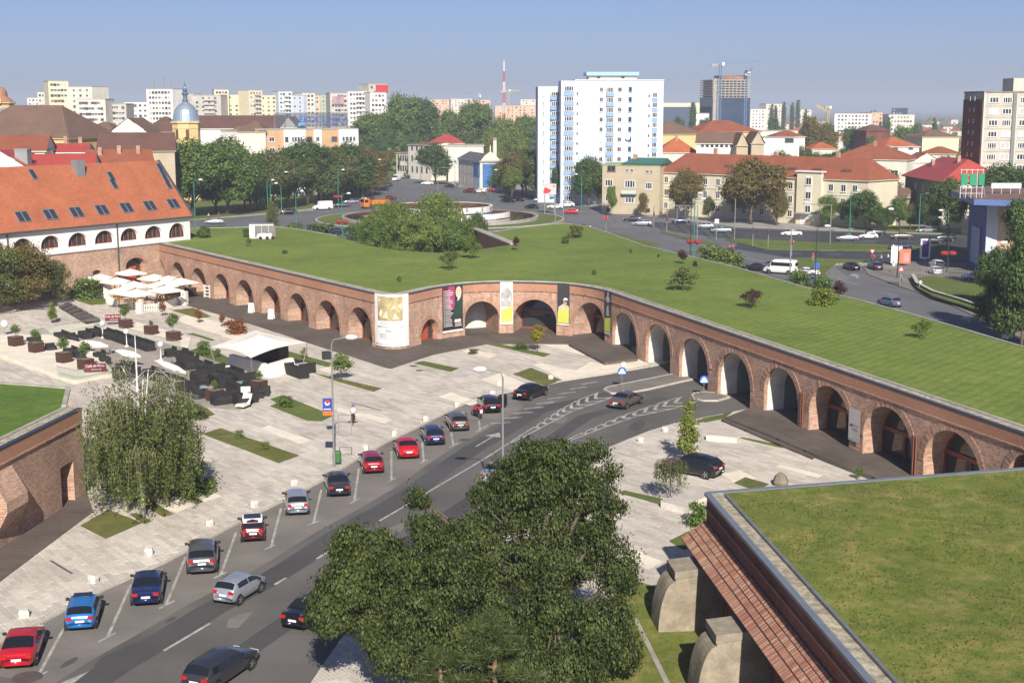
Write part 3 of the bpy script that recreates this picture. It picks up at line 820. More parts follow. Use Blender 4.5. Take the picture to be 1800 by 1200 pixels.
LAWN_B = [(2300, 782), (1800, 612), (1700, 582), (1600, 553), (1500, 526), (1410, 505), (1290, 470), (1130, 432), (1060, 407), (1030, 398), (990, 393), (930, 399), (875, 407), (849, 409), (904, 430), (849, 438), (770, 445), (700, 441), (640, 431),
   (590, 415), (520, 403), (480, 399), (440, 400), (345, 402), (300, 412)]
lb = [gp_(u, v) for u, v in LAWN_B]
lawn_pts = [Vector((x, y, BH + .06)) for x, y in inner] + [Vector((p.x, p.y, BH + .06)) for p in lb]
mb = MB(); mb.poly(lawn_pts); lw_o = mb.build("turf_roof", lawn, bast, world=True)
mb = MB()
for i in range(len(lb) - 1):
 p, q = lb[i], lb[i + 1]
 mb.poly([(p.x, p.y, -.2), (p.x, p.y, BH + .06), (q.x, q.y, BH + .06), (q.x, q.y, -.2)])
mb.build("rear_wall", brick_dark, bast, world=True)
mb = MB()
for i in range(len(lb) - 1):
 if 12 < i < 19: continue
 p, q = lb[i], lb[i + 1]; mb.bar((p.x, p.y, BH + .07), (q.x, q.y, BH + .07), .3, .16)
mb.build("roof_kerb", coping_m, bast, world=True)
# sunken court behind the lawn: far wall with coping, broken brick in front
c0, c1 = gp_(904, 430), gp_(849, 408); c2 = c1 + (c1 - c0) * 1.6
cw = Line([c2, c1, c0]); mb = MB()
for p, q in ((c2, c1), (c1, c0)): mb.bar((p.x, p.y, BH + .1), (q.x, q.y, BH + .1), 1.4, .2)
mb.build("court_coping", coping_m, bast, world=True)
mb = MB(); off = Vector((-.9, -.9, 0))
mb.poly([(c2.x, c2.y - .75, 0), (c0.x, c0.y - .75, 0), (c0.x, c0.y - .75, BH), (c2.x, c2.y - .75, BH)])
mb.build("court_wall", brick_new, bast, world=True)
# rain pipes on the right-hand wall
pipe_m = M("rust_pipe", (.2, .075, .04), .6, .15, 3)
for u in (1411, 1609):
 s = main_ln.find(u); p = main_ln.at(s); n = main_ln.n(s); mb = MB()
 for d in (-.16, .16):
  t = Vector((n.y, -n.x, 0)); q = p - n * .1 + t * d
  mb.tube([(q.x, q.y, .35), (q.x, q.y, 3.5)], .07, 6)
 mb.build("rain_pipe", pipe_m, bast, world=True)
# banners on the bastion
def wall_frame(s, proud=.1):
 p = main_ln.at(s); n = main_ln.n(s); t = Vector((n.y, -n.x, 0))
 return p - n * proud, t, n
def banner(label, ul, ur, vt, vb, draw, name="banner", wave=.04, zs=None, lk=1.0):
 s0, s1 = main_ln.find(ul, 3), main_ln.find(ur, 3); ym = main_ln.at((s0 + s1) / 2).y
 z1, z0 = (ZT(ym, vt), ZT(ym, vb)) if zs is None else zs
 base = main_ln.at((s0 + s1) / 2)
 root = thing(name, label, "banner", (base.x, base.y, 0))
 def S(fx, fz, lift=0.0):     # fx 0..1 left to right, fz 0..1 bottom to top
  s = s0 + (s1 - s0) * fx; p = main_ln.at(s); n = main_ln.n(s)
  d = .14 + lift * lk + wave * math.sin(fx * 9 + fz * 3) * (1 - fz)
  return (p.x - n.x * d, p.y - n.y * d, z0 + (z1 - z0) * fz)
 def patch(nm, x0, x1, y0, y1, mat, lift=.012, n=8, parent=None, top=None):
  if lk > 1: n = 24
  mb = MB(); m = max(1, round(n * (x1 - x0) + .5)); r = max(1, round(n * (y1 - y0) + .5))
  for i in range(m):
   for j in range(r):
    xs = (x0 + (x1 - x0) * i / m, x0 + (x1 - x0) * (i + 1) / m)
    def yy(x, f):
     t = y1 if top is None else y1 + (top - y1) * ((x - x0) / (x1 - x0))
     return y0 + (t - y0) * f
    mb.poly([S(xs[0], yy(xs[0], j / r), lift), S(xs[1], yy(xs[1], j / r), lift), S(xs[1], yy(xs[1], (j + 1) / r), lift), S(xs[0], yy(xs[0], (j + 1) / r), lift)])
  return mb.build(nm, mat, parent or root, world=True, smooth=False)
 def shape(nm, pts, mat, lift=.02, parent=None):
  mb = MB(); mb.poly([S(x, y, lift) for x, y in pts]); return mb.build(nm, mat, parent or root, world=True)
 def ell(cx, cy, rx, ry, n=14): return [(cx + rx * math.cos(2 * math.pi * k / n), cy + ry * math.sin(2 * math.pi * k / n)) for k in range(n)]
 draw(root, patch, shape, ell)
 return root
bw_ = M("banner_white", (.72, .71, .69), .7, .04, .5); b_ochre = M("banner_ochre", (.42, .34, .17), .8, .35, 1.1, fine=3)
b_cream = M("banner_cream", (.68, .62, .46), .8, .25, 2.0, fine=6); b_grey = M("banner_grey", (.38, .38, .38), .8, .3, 1.4, fine=4); b_pale = M("banner_pale", (.58, .58, .56), .8, .05)
b_mag = M("banner_magenta", (.36, .05, .15), .7, .15, .6); b_dk = M("banner_dark", (.03, .022, .025), .7, .2); b_mar = M("banner_maroon", (.12, .02, .04), .7, .2)
b_green = M("banner_green", (.02, .05, .04), .7, .2); b_skin = M("banner_skin", (.62, .5, .36), .7, .12, 2); b_yel = M("banner_yellow", (.55, .58, .1), .7, .05)
b_blk = M("banner_charcoal", (.045, .045, .047), .7, .15); b_ink = M("banner_ink", (.16, .19, .08), .7, 0)
def d1(root, patch, shape, ell):
 patch("cloth", 0, 1, 0, 1, bw_, 0)
 pic = patch("picture", .15, .8, .5, .955, b_ochre, .012, 6)
 for pts in ([(.2, .9), (.4, .93), (.6, .89), (.66, .85), (.4, .82), (.2, .86)], [(.5, .7), (.6, .8), (.66, .7), (.6, .74)], [(.3, .55), (.42, .7), (.46, .55)], [(.55, .53), (.62, .66), (.7, .53)], [(.2, .6), (.26, .72), (.32, .66), (.28, .56)], [(.68, .78), (.76, .84), (.77, .7)]):
  shape("picture_light", pts, b_cream, .02)
 for k, (x0, x1, y) in enumerate(((.28, .62, .468), (.22, .7, .44), (.12, .84, .39), (.14, .82, .37), (.22, .7, .245), (.2, .74, .225), (.24, .68, .2), (.22, .7, .18), (.28, .62, .155))):
  patch("print_line", x0, x1, y, y + .008, b_pale, .014, 4)
 shape("emblem", [(.38, .3), (.42, .34), (.46, .325), (.5, .34), (.54, .3), (.5, .285), (.46, .295), (.42, .285)], b_grey, .014)
 for k in range(22):
  if k not in (7, 12): patch("letter", .05 + k * .04, .05 + k * .04 + .022, .035, .056, b_grey if k > 2 else b_blk, .014, 2)
banner("big white cloth banner with an ochre engraving, wrapped round the wall corner", 661, 717, 515.5, 612, d1, zs=(6.55, .35), lk=5.0, wave=.02)
def d2(root, patch, shape, ell):
 patch("cloth", 0, 1, 0, 1, b_dk, 0); patch("left_field", 0, .6, .55, 1, b_mar, .008); patch("magenta_field", .3, .62, .5, 1, b_mag, .012)
 patch("white_hem", 0, 1, 0, .045, bw_, .02)
 shape("coat", [(.56, .3), (.58, .55), (.68, .66), (.8, .74), (.97, .76), (.97, .3)], b_green, .02)
 shape("portrait_face", ell(.8, .86, .14, .13), b_skin, .026); shape("collar", [(.74, .7), (.78, .755), (.92, .77), (.86, .72), (.76, .66)], b_cream, .03)
 for k in range(18):
  y = .9 - k * .045; patch("print_line", .14, R.uniform(.4, .56), y, y + .016, bw_ if k % 3 else b_pale, .03, 3); patch("print_date", .05, .11, y, y + .016, bw_, .03, 2)
 patch("print_block", .6, .9, .2, .27, b_pale, .03, 3)
 for y in (.16, .12): patch("print_line", .62, .93, y, y + .015, bw_, .03, 3)
banner("magenta and black exhibition banner with a portrait and long white list", 776.5, 812.5, 503, 583, d2, wave=.01)
def d3(root, patch, shape, ell):
 patch("cloth", 0, 1, 0, 1, bw_, 0)
 shape("engraving", [(.05, .42), (.95, .42), (.95, .74), (.75, .84), (.5, .9), (.25, .84), (.05, .74)], b_grey, .01)
 for cx, cy, rx, ry in ((.5, .42 + .05, .2, .05), (.3, .72, .1, .04), (.7, .6, .1, .05)): shape("engraving_light", ell(cx, cy, rx, ry), b_pale, .018)
 shape("engraving_dark", ell(.48, .65, .2, .055), b_blk, .018)
 shape("yellow_note", [(.1, .05), (.95, .07), (.97, .44), (.05, .33)], b_yel, .022)
 for x0, x1, y in ((.12, .9, .31), (.2, .8, .26), (.22, .85, .2), (.2, .7, .17), (.2, .8, .14)): patch("print_line", x0, x1, y, y + .018, b_ink, .028, 3)
banner("narrow white banner with a grey engraving and yellow note", 879, 901.5, 495.5, 569.5, d3, wave=.008)
def d4(root, patch, shape, ell):
 patch("cloth", 0, 1, 0, 1, b_blk, 0); patch("white_hem", 0, 1, 0, .035, bw_, .012)
 shape("shoulders", [(.06, .3), (.1, .43), (.4, .49), (.62, .52), (.95, .45), (.97, .3)], b_skin, .014); shape("neck", [(.45, .45), (.5, .56), (.78, .58), (.76, .46)], M("banner_flesh", (.5, .28, .18), .7, .1), .02)
 shape("head", ell(.68, .6, .2, .06), b_pale, .024); shape("visor", [(.5, .58), (.95, .61), (.97, .565), (.6, .55)], b_blk, .03)
 shape("yellow_note", [(.02, .05), (.96, .05), (.98, .42), (.05, .32)], b_yel, .034)
 for x0, x1, y in ((.1, .9, .3), (.16, .8, .25), (.2, .85, .19), (.2, .7, .16), (.2, .8, .13)): patch("print_line", x0, x1, y, y + .018, b_ink, .04, 3)
banner("narrow charcoal banner with a figure in white headgear and yellow note", 980.5, 1002, 497.5, 571, d4, wave=.008)
def d5(root, patch, shape, ell):
 patch("cloth", 0, 1, 0, 1, b_blk, 0); patch("white_hem", 0, 1, 0, .035, bw_, .012)
 shape("pale_disc", ell(.5, .8, .33, .075), b_grey, .014); patch("pale_stem", .42, .58, .88, .97, b_pale, .014, 2); shape("vessel", [(.25, .42), (.3, .6), (.45, .68), (.6, .66), (.75, .42)], M("banner_steel", (.3, .38, .42), .6, .2), .014)
 shape("yellow_note", [(.02, .06), (.95, .04), (.98, .4), (.05, .35)], b_yel, .03)
 for x0, x1, y in ((.1, .9, .3), (.16, .8, .25), (.2, .85, .19), (.2, .7, .14)): patch("print_line", x0, x1, y, y + .018, b_ink, .036, 3)
banner("narrow dark banner with a pale disc, seen edge-on by the first tunnel", 1064.5, 1075.5, 511, 587, d5, wave=.008)
def d6(root, patch, shape, ell):
 patch("cloth", 0, 1, 0, 1, M("banner_offwhite", (.5, .48, .45), .8, .06), 0); shape("red_mark", [(.12, .42), (.38, .44), (.38, .52), (.12, .5)], b_mag, .012)
 for x0, x1, y in ((.42, .9, .5), (.42, .85, .46), (.3, .9, .37), (.3, .8, .34), (.1, .5, .05)): patch("print_line", x0, x1, y, y + .02, b_grey, .014, 3)
banner("off-white hanging sign with a small red mark between glazed arches", 1495, 1515, 718, 775, d6, wave=.004)
# round speed sign on a pier
def round_sign(label, loc, facing, d, ring_m, face_m, txt=None, txt_m=None, pole=None, name="road_sign", glyph=None, pole_m=None):
 root = thing(name, label, "sign", loc, facing)
 mb = MB(); mb.lathe([(d / 2, 0), (d / 2, .03)], 20, (0, -.03, pole or 0), axis='y'); mb.build("sign_plate", ring_m, root)
 mb = MB(); mb.lathe([(d * .38, -.012), (d * .38, -.006)], 20, (0, -.03, pole or 0), axis='y'); mb.build("sign_face", face_m, root)
 if txt: text_mesh("sign_text", txt, d * .42, txt_m, root, (0, -.046, pole or 0), (math.pi / 2, 0, 0), .003)
 if glyph: glyph(root, d, pole or 0)
 if pole:
  mb = MB(); mb.tube([(0, .03, 0), (0, .03, pole + d * .3)], .035, 6); mb.build("pole", pole_m or M("galvanised", (.25, .255, .25), .55, .12, metal=.3), root)
 return root
s_red = M("sign_red", (.5, .03, .03), .5, .03); s_white = M("sign_white", (.75, .75, .75), .5, .02); s_blue = M("sign_blue", (.02, .13, .45), .45, .04); s_black = M("sign_black", (.02, .02, .02), .5, 0)
sg = main_ln.find(1251, 4); p, t, n = wall_frame(sg, .06)
round_sign("round red-rimmed speed limit sign on the pier between tunnels", (p.x, p.y, ZT(p.y, 643)), ang(t), .75, s_red, s_white, "30", s_black)
def blue_arrow(root, d, z):
 mb = MB(); k = d * .1
 mb.lathe([(d * .2, 0), (d * .28, 0), (d * .28, -.004), (d * .2, -.004)], 16, (0, -.04, z - d * .1), axis='y')
 o = mb.build("arrow_symbol", s_white, root)
for lab, u, v, zz in (("round blue arrow sign on the longer traffic island", 1093, 681, 1.7), ("round blue arrow sign on the short island before the tunnels", 1237, 695, 1.6)):
 p = G(u, v); round_sign(lab, (p.x, p.y, .0), -math.atan2(p.x, p.y) + .15, .85, s_blue, s_blue, None, None, zz, glyph=lambda r, d, z: [MB().lathe([(d * .3, -.004), (d * .3, -.001)], 3, (sx * d * .2, -.045, z - .12), axis='y', rot=1.57).build("arrow_head", s_white, r) for sx in (-1, 1)] + [MB().lathe([(d * .24, -.004), (d * .24, -.001)], 14, (0, -.045, z + .05), axis='y').build("arrow_shaft", s_white, r)])
# corner bastion at the lower left
L0, L1, LC = G(-110, 843, BH), G(0, 789, BH), G(143, 717, BH)
L2 = LC + Vector((-14, 9, 0))
lln = Line([L0.lerp(LC, k / 20) for k in range(21)])
lb_ = thing("corner_bastion", "brick corner bastion with turf roof and tall doorway beside the birch", "fortification", (LC.x, LC.y, 0))
s0, s1 = lln.find(108, 1.5), lln.find(130, 1.5)
arched_wall(lb_, lln, BH, [dict(s0=s0, s1=s1, spring=2.9, crown=3.0, depth=1.5, back='leaf', rmat=brick_main, ring=False, leafspan=(.05, .95), leafh=2.7, mull=())], brick_dark)
nn = lln.n(5)
mb = MB()
for p, q in ((LC, L2), (L2, L2 + Vector((-25, -10, 0)))):
 mb.poly([(p.x, p.y, 0), (q.x, q.y, 0), (q.x, q.y, BH), (p.x, p.y, BH)])
mb.build("side_wall", brick_dark, lb_, world=True)
inn = roof_edge(lb_, lln, BH)
bk = [G(120, 684, BH), G(60, 679, BH), G(0, 675, BH), G(-150, 668, BH)]
mb = MB(); mb.poly([Vector((x, y, BH + .06)) for x, y in inn] + [Vector((p.x, p.y, BH + .06)) for p in bk] + [Vector((-60, L0.y, BH + .06))])
mb.build("turf_roof", grass("lawn_green", (.08, .155, .03), (.15, .225, .05), dry=(.2, .2, .07), dry_amt=.25), lb_, world=True)
mb = MB(); pr = [Vector((*inn[-1], 0))] + bk
for i in range(len(pr) - 1): mb.bar((pr[i].x, pr[i].y, BH + .05), (pr[i + 1].x, pr[i + 1].y, BH + .05), .35, .22)
mb.build("roof_kerb", coping_m, lb_, world=True)
mb = MB(); b0, b1 = lln.at(lln.find(-14, 3)), lln.at(lln.find(24, 3)); o = -nn      # leaning brick buttress stub
q = [b0, b1, b1 + o * 1.0, b0 + o * 1.0]
zt = [5.0, 5.0, 3.3, 3.3]; zb = [.8, .8, 2.6, 2.6]
mb.add([(p.x, p.y, z) for p, z in zip(q, zb)] + [(p.x, p.y, z) for p, z in zip(q, zt)], [(3, 2, 1, 0), (4, 5, 6, 7), (0, 1, 5, 4), (1, 2, 6, 5), (2, 3, 7, 6), (3, 0, 4, 7)])
mb.build("buttress", brick_main, lb_, world=True)
# near bastion at the lower right with concrete buttresses
N0, NR, NL = G(1243, 868, BH), G(2300, 786, BH), G(1530, 1200, BH)
NLx = N0 + (NL - N0) * 1.7
nb = thing("buttressed_bastion", "near brick bastion with worn turf roof and concrete buttresses", "fortification", (N0.x, N0.y, 0))
leftd = (NL - N0).normalized(); outn = Vector((leftd.y, -leftd.x, 0))
if outn.x > 0: outn = -outn
mb = MB()
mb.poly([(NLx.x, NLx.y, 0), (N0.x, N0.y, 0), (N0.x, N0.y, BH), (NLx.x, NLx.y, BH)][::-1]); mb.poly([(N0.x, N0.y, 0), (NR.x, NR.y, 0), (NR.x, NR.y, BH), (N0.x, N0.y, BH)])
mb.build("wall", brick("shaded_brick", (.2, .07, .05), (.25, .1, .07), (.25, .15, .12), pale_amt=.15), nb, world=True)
lead = M("lead_edge", (.22, .25, .28), .45, .12, 1, metal=.4)
mb = MB()
mb.bar((N0.x, N0.y, BH + .02), (NLx.x, NLx.y, BH + .02), .34, .16); mb.bar((N0.x, N0.y, BH + .022), (NR.x, NR.y, BH + .022), .34, .16)
mb.build("flashing", lead, nb, world=True)
g1 = N0 - outn * .9 + leftd * .8; g2 = NLx - outn * .9
mb = MB(); a = N0 + leftd * .05; b = NLx
mb.poly([(p.x, p.y, BH + .03) for p in (N0, NLx, g2, N0 - outn * .9)]); mb.build("gravel_gutter", gravel_edge, nb, world=True)
mb = MB(); mb.bar((g1.x, g1.y, BH + .08), (g2.x, g2.y, BH + .08), .16, .22); mb.build("roof_kerb", M("zinc_edge", (.2, .21, .21), .5, .2, 2, metal=.3), nb, world=True)
mb = MB(); h1 = g1 - outn * .05 - leftd * .6
mb.poly([(p.x, p.y, BH + .07) for p in (h1, g2, g2 + Vector((40, 0, 0)), NR + Vector((3, -1, 0)), NR - Vector((0, .3, 0)), N0 - outn * .95 + Vector((.3, -.1, 0)))]); mb.build("turf_roof", lawn_near, nb, world=True)
mb = MB(); q0 = N0 + outn * .05
mb.bar((q0.x, q0.y, BH - .75), (NLx.x + outn.x * .05, NLx.y, BH - .75), .16, .08); mb.build("string_course", brick_new, nb, world=True)
# sloping brick skirt laid in courses; every brick has its own edges
brick_piece = M("skirt_brick", (.35, .145, .085), .9, .25, 3.0, fine=14)
def tone(nm, c): return M(nm, c, .9, .2, 3.0, fine=16)
tones = [tone("skirt_brick_red", (.32, .14, .095)), tone("skirt_brick_orange", (.38, .2, .125)), tone("skirt_brick_pale", (.43, .28, .2)), tone("skirt_brick_brown", (.25, .115, .085))]
SK0 = Vector((N0.x, N0.y, 4.85)); wid = 1.75; drop = 1.0
sl = (outn * 1.43 + Vector((0, 0, -drop))).normalized(); nrm = leftd.cross(sl).normalized()
if nrm.z < 0: nrm = -nrm
length = (NLx - N0).length
mb = MB()
pa, pb = SK0 + leftd * -.1, SK0 + leftd * length
mb.poly([pa, pb, pb + sl * wid, pa + sl * wid] if (pb - pa).cross(sl).z > 0 else [pa, pa + sl * wid, pb + sl * wid, pb])
lo = -nrm * .3
mb.add([pa + lo, pb + lo, pb + sl * wid + lo, pa + sl * wid + lo, pa, pb, pb + sl * wid, pa + sl * wid], [(0, 1, 2, 3), (3, 2, 6, 7), (0, 3, 7, 4)])
skirt = mb.build("skirt", M("skirt_mortar", (.26, .2, .16), .95, .2, 2), nb, world=True)
bm_len, bm_w = .33, .1; zax = nrm
rows = [(.03, .36, False), (.42, .36, False), (.81, .36, False), (1.22, .5, False)]
cnt = 0; mass = [MB() for _ in tones]
bmesh_ = {i: MB().box((0, 0, 0), (1, 1, 1), taper=.96).mesh("brick", tones[i]) for i in range(4)}
rot = Matrix((leftd if leftd.cross(sl).dot(nrm) > 0 else -leftd, sl, nrm)).transposed().to_euler()
pl = Vector(skirt.location); base0 = nb.location
for (off, ln_, _) in rows:
 lift = .02 if off < 1.2 else .0
 s = -.05
 while s < length - .3:
  w = .092 * R.uniform(.92, 1.08); c = SK0 + leftd * (s + w / 2) + sl * (off + ln_ / 2) + nrm * (.025 + R.uniform(0, .018) + lift)
  i = R.choices(range(4), (4, 4, 2, 2))[0]
  d = (w - .012, ln_ - .015, .07)
  if cnt < 296 and s > 9.5 + 0 * off and s < 16.3:
   inst("brick", bmesh_[i], skirt, c - base0, 0, d, rot=rot); cnt += 1
  else:
   vs = []
   for k in (-1, 1):
    for a_, b_ in ((-1, -1), (1, -1), (1, 1), (-1, 1)): vs.append(c + leftd * (a_ * d[0] / 2) + sl * (b_ * d[1] / 2) + nrm * (k * d[2] / 2))
   mass[i].add(vs, [(4, 5, 6, 7), (0, 1, 5, 4), (1, 2, 6, 5), (2, 3, 7, 6), (3, 0, 4, 7)])
  s += w
for i, m_ in enumerate(mass):
 o = m_.build("brick_mass", tones[i], skirt, world=False); o['kind'] = 'stuff'
 o.data.transform(Matrix.Translation(-base0))
mb = MB()
for off in (.395, .785, 1.195):
 p = SK0 + sl * off + nrm * .05; mb.bar(p, p + leftd * length, .03, .02)
mb.build("course_joint", M("skirt_joint", (.09, .06, .05), .9, 0), skirt); skirt.children[-1].data.transform(Matrix.Translation(-base0))  # dark joint bars between the brick courses
# curved concrete buttresses
for k, (u, v) in enumerate(((1238, 985), (1310, 1092), (1402, 1222))):
 ztop = 3.62; cpt = G(u, v, ztop); sproj = (cpt - N0).dot(leftd); c = N0 + leftd * sproj
 root = nb; W_ = 2.0; mb = MB(); n = 10; top_out = 2.6; rows_ = []
 prof = [(0, ztop), (top_out, ztop - .25)] + [(top_out + .06 + .9 * math.sin(math.pi / 2 * (i / n)), (ztop - .7) * math.cos(math.pi / 2 * (i / n)) - .1) for i in range(0, n + 1)]
 prof.append((0, -.1))
 A = [c + outn * x + leftd * (-W_ / 2) + Vector((0, 0, z - c.z)) for x, z in prof]; B = [c + outn * x + leftd * (W_ / 2) + Vector((0, 0, z - c.z)) for x, z in prof]
 m = len(prof)
 mb.add(A + B, [tuple(range(m)), tuple(reversed(range(m, 2 * m)))] + [(i, m + i, m + (i + 1) % m, (i + 1) % m) for i in range(m)])
 cap = MB(); A2 = c + outn * (top_out + .12) ; cz = ztop
 cap.add([c + outn * x + leftd * y + Vector((0, 0, z - c.z)) for x, y, z in ((0, -W_ / 2 - .06, cz - .35), (top_out + .12, -W_ / 2 - .06, cz - .62), (top_out + .12, W_ / 2 + .06, cz - .62), (0, W_ / 2 + .06, cz - .35), (0, -W_ / 2 - .06, cz + .03), (top_out + .12, -W_ / 2 - .06, cz - .22), (top_out + .12, W_ / 2 + .06, cz - .22), (0, W_ / 2 + .06, cz + .03))],
   [(3, 2, 1, 0), (4, 5, 6, 7), (0, 1, 5, 4), (1, 2, 6, 5), (2, 3, 7, 6), (3, 0, 4, 7)])
 bt = mb.build("buttress", M("buttress_concrete", (.29, .245, .18), .92, .32, .8, fine=5), root, world=True)
 o = cap.build("cap", M("buttress_cap", (.27, .235, .18), .92, .25, 1.5, fine=9), bt); o.data.transform(Matrix.Translation(-base0))
# red-roofed barracks at the left
def roof_tiles(name, c1, c2, bh=.33, bw=.2, pale=.2):
 return brick(name, c1, c2, sc3(c1, .55), bw=bw, bh=bh, pale=sc3(c2, 1.25), pale_amt=pale, blotch=.18, bump=.35)
EZ = 10.4; E1, E0 = G(340, 380, EZ), G(0, 411, EZ); ed = (E1 - E0).normalized(); E0 = E0 - ed * 30
inw = Vector((-ed.y, ed.x, 0))
barr = thing("barracks", "long white arcaded building with a steep red tile roof on a brick base", "building", (E1.x, E1.y, 0))
tile_or = roof_tiles("orange_tiles", (.39, .125, .06), (.45, .165, .085), pale=.4)
RW = 7.6; RHt = ZT((E1 + inw * RW).y, 282) - EZ
r0, r1 = E0 + inw * RW + Vector((0, 0, RHt)), E1 + inw * RW + Vector((0, 0, RHt))
b0_, b1_ = E0 + inw * 2 * RW, E1 + inw * 2 * RW
mb = MB(); mb.poly([E0, E1, r1, r0]); mb.poly([b1_, b0_, r0, r1]); mb.poly([E1, b1_, r1])
mb.build("roof", tile_or, barr, world=True)
roof = barr.children[-1]; base_b = barr.location
mb = MB(); mb.bar(E1, r1, .35, .3); mb.bar(E1 + Vector((0, 0, -.05)), E0 + Vector((0, 0, -.05)), .3, .22); mb.build("eave_trim", M("dark_lead", (.06, .065, .07), .5, .1), barr, world=True)
f1, f0 = E1 + inw * .5 - ed * .4, E0 + inw * .5
bl = Line([Vector((f0.x, f0.y, 0)).lerp(Vector((f1.x, f1.y, 0)), k / 60) for k in range(61)])
up_arch = []
for a, b, vt, vb in ((297, 327, 392, 418), (255, 286, 397, 419), (212, 244, 401, 423), (167, 201, 405, 428), (120, 155, 409, 433), (72, 107, 414, 437), (23, 58, 419, 442), (-24, 9, 424, 447)):
 sa, sb = bl.find(a, 8), bl.find(b, 8); y = bl.at((sa + sb) / 2).y
 up_arch.append(dict(s0=sa, s1=sb, spring=ZT(y, vb) + .35, crown=ZT(y, vt), floor=ZT(y, vb)))
mb = MB()
def Wb(s, z, d=0):
 p = bl.at(s); return (p.x + inw.x * d, p.y + inw.y * d, z)
S = [0] + sorted(x for a in up_arch for x in (a['s0'], a['s1'])) + [bl.L]
for i in range(len(S) - 1):
 a = next((a for a in up_arch if abs(a['s0'] - S[i]) < 1e-6), None)
 if a is None: mb.poly([Wb(S[i], BH + .1), Wb(S[i + 1], BH + .1), Wb(S[i + 1], EZ), Wb(S[i], EZ)]); continue
 mb.poly([Wb(S[i], BH + .1), Wb(S[i + 1], BH + .1), Wb(S[i + 1], a['floor']), Wb(S[i], a['floor'])])
 cv = [(a['s0'], a['floor'])] + arch_curve(a, 14) + [(a['s1'], a['floor'])]
 for k in range(1, len(cv) - 2): mb.poly([Wb(*cv[k]), Wb(*cv[k + 1]), Wb(cv[k + 1][0], EZ), Wb(cv[k][0], EZ)])
 for k in range(len(cv) - 1): mb.poly([Wb(*cv[k]), Wb(*cv[k], .7), Wb(*cv[k + 1], .7), Wb(*cv[k + 1])])
 mb.poly([Wb(a['s0'], a['floor']), Wb(a['s1'], a['floor']), Wb(a['s1'], a['floor'], .7), Wb(a['s0'], a['floor'], .7)])
e1g = E1 + inw * (2 * RW - .5) - ed * .4
mb.poly([(f1.x, f1.y, 0), (e1g.x, e1g.y, 0), (e1g.x, e1g.y, EZ), (f1.x, f1.y, EZ)])
mb.build("wall", white_wall, barr, world=True)
for a in up_arch:
 cv = arch_curve(a, 14); g = MB(); g.poly([Wb(a['s0'], a['floor'], .68)] + [Wb(s, z, .68) for s, z in cv] + [Wb(a['s1'], a['floor'], .68)][::1])
 o = g.build("window", dark_glass, barr, world=True); fr = MB()
 pts = [(a['s0'] + .06, a['floor'])] + [(s, z - .06) for s, z in cv] + [(a['s1'] - .06, a['floor'])]
 for k in range(len(pts) - 1): fr.bar(Wb(*pts[k], .6), Wb(*pts[k + 1], .6), .1, .14)
 for f in (.3, .55, .8):
  s = a['s0'] + (a['s1'] - a['s0']) * f; t = (s - (a['s0'] + a['s1']) / 2) / ((a['s1'] - a['s0']) / 2); zt = a['spring'] + (a['crown'] - a['spring']) * math.sqrt(max(0, 1 - t * t))
  fr.bar(Wb(s, a['floor'], .58), Wb(s, zt, .58), .12, .1)
 fr.bar(Wb(a['s0'], a['floor'] + .06, .56), Wb(a['s1'], a['floor'] + .06, .56), .1, .14)
 f = fr.build("frame", red_wood, o); f.data.transform(Matrix.Translation(-base_b))
low_arch = []
for a, b, vt, fl in ((222, 256, 453, 0), (100, 119, 470, 0)):
 sa, sb = bl.find(a, 2), bl.find(b, 2); y = bl.at((sa + sb) / 2).y; cr = ZT(y, vt)
 low_arch.append(dict(s0=sa, s1=sb, spring=cr - (sb - sa) * .3, crown=cr, depth=1.2, back='leaf' if a > 200 else 'glass', leafspan=(.35, .75), leafh=3.2, rmat=brick_main, mull=(.35, .75)))
arched_wall(barr, bl, BH + .1, low_arch, brick_main, "brick_base")
sa, sb = bl.find(163, 3), bl.find(176, 3); y = bl.at(sa).y
mb = MB(); z0, z1 = ZT(y, 486), ZT(y, 475); mb.poly([Wb(sa, z0, -.02), Wb(sb, z0, -.02), Wb(sb, z1 - .2, -.02), Wb((sa + sb) / 2, z1, -.02), Wb(sa, z1 - .2, -.02)]); mb.build("vent_window", dark_in, barr, world=True)
mb = MB(); mb.bar(Wb(0, BH + .12, -.06), Wb(bl.L, BH + .12, -.06), .2, .12); mb.build("ledge", coping_m, barr, world=True)
for u in (207, 15):
 mb = MB(); s = bl.find(u, 6); q = Wb(s, 0, -.12); mb.tube([(q[0], q[1], .3), (q[0], q[1], EZ - .2)], .11, 6); mb.build("rain_pipe", M("dark_lead", (.06, .065, .07)), barr, world=True)
rn = (E1 - E0).cross(r0 - E0).normalized()
if rn.z < 0: rn = -rn
up_s = (r0 - E0).normalized()
sky_glass = glass("skylight_glass", (.03, .04, .06), .05); sky_frame = M("skylight_frame", (.17, .17, .18), .5, .1)
def skylight(u, v, w, h, n=1):
 c = RP(u, v, E0, rn) + rn * .06; rot = Matrix((ed, up_s, rn)).transposed().to_euler()
 mb = MB(); mb.box((0, 0, .0), (w, h, .16)); o = mb.build("skylight", sky_frame, barr); o.location = c - base_b; o.rotation_euler = rot
 for k in range(n):
  g = MB(); ww = w / n; g.box((-w / 2 + ww * (k + .5), 0, .09), (ww - .22, h - .22, .04)); g.build("pane", sky_glass, o)
for u, v in ((40, 381.5), (88, 377.5), (134, 373.5), (179, 369.5), (222, 365.5), (263, 362), (304, 358.5)): skylight(u, v, 2.2, 1.9, 2)
skylight(57.5, 307, 1.0, 1.9)
for v in (311, 324): skylight(195 + (v - 311) * .35, v, 1.0, 1.9)
for v in (294, 304, 315, 326): skylight(280 + (v - 294) * .5, v, 1.0, 1.5)
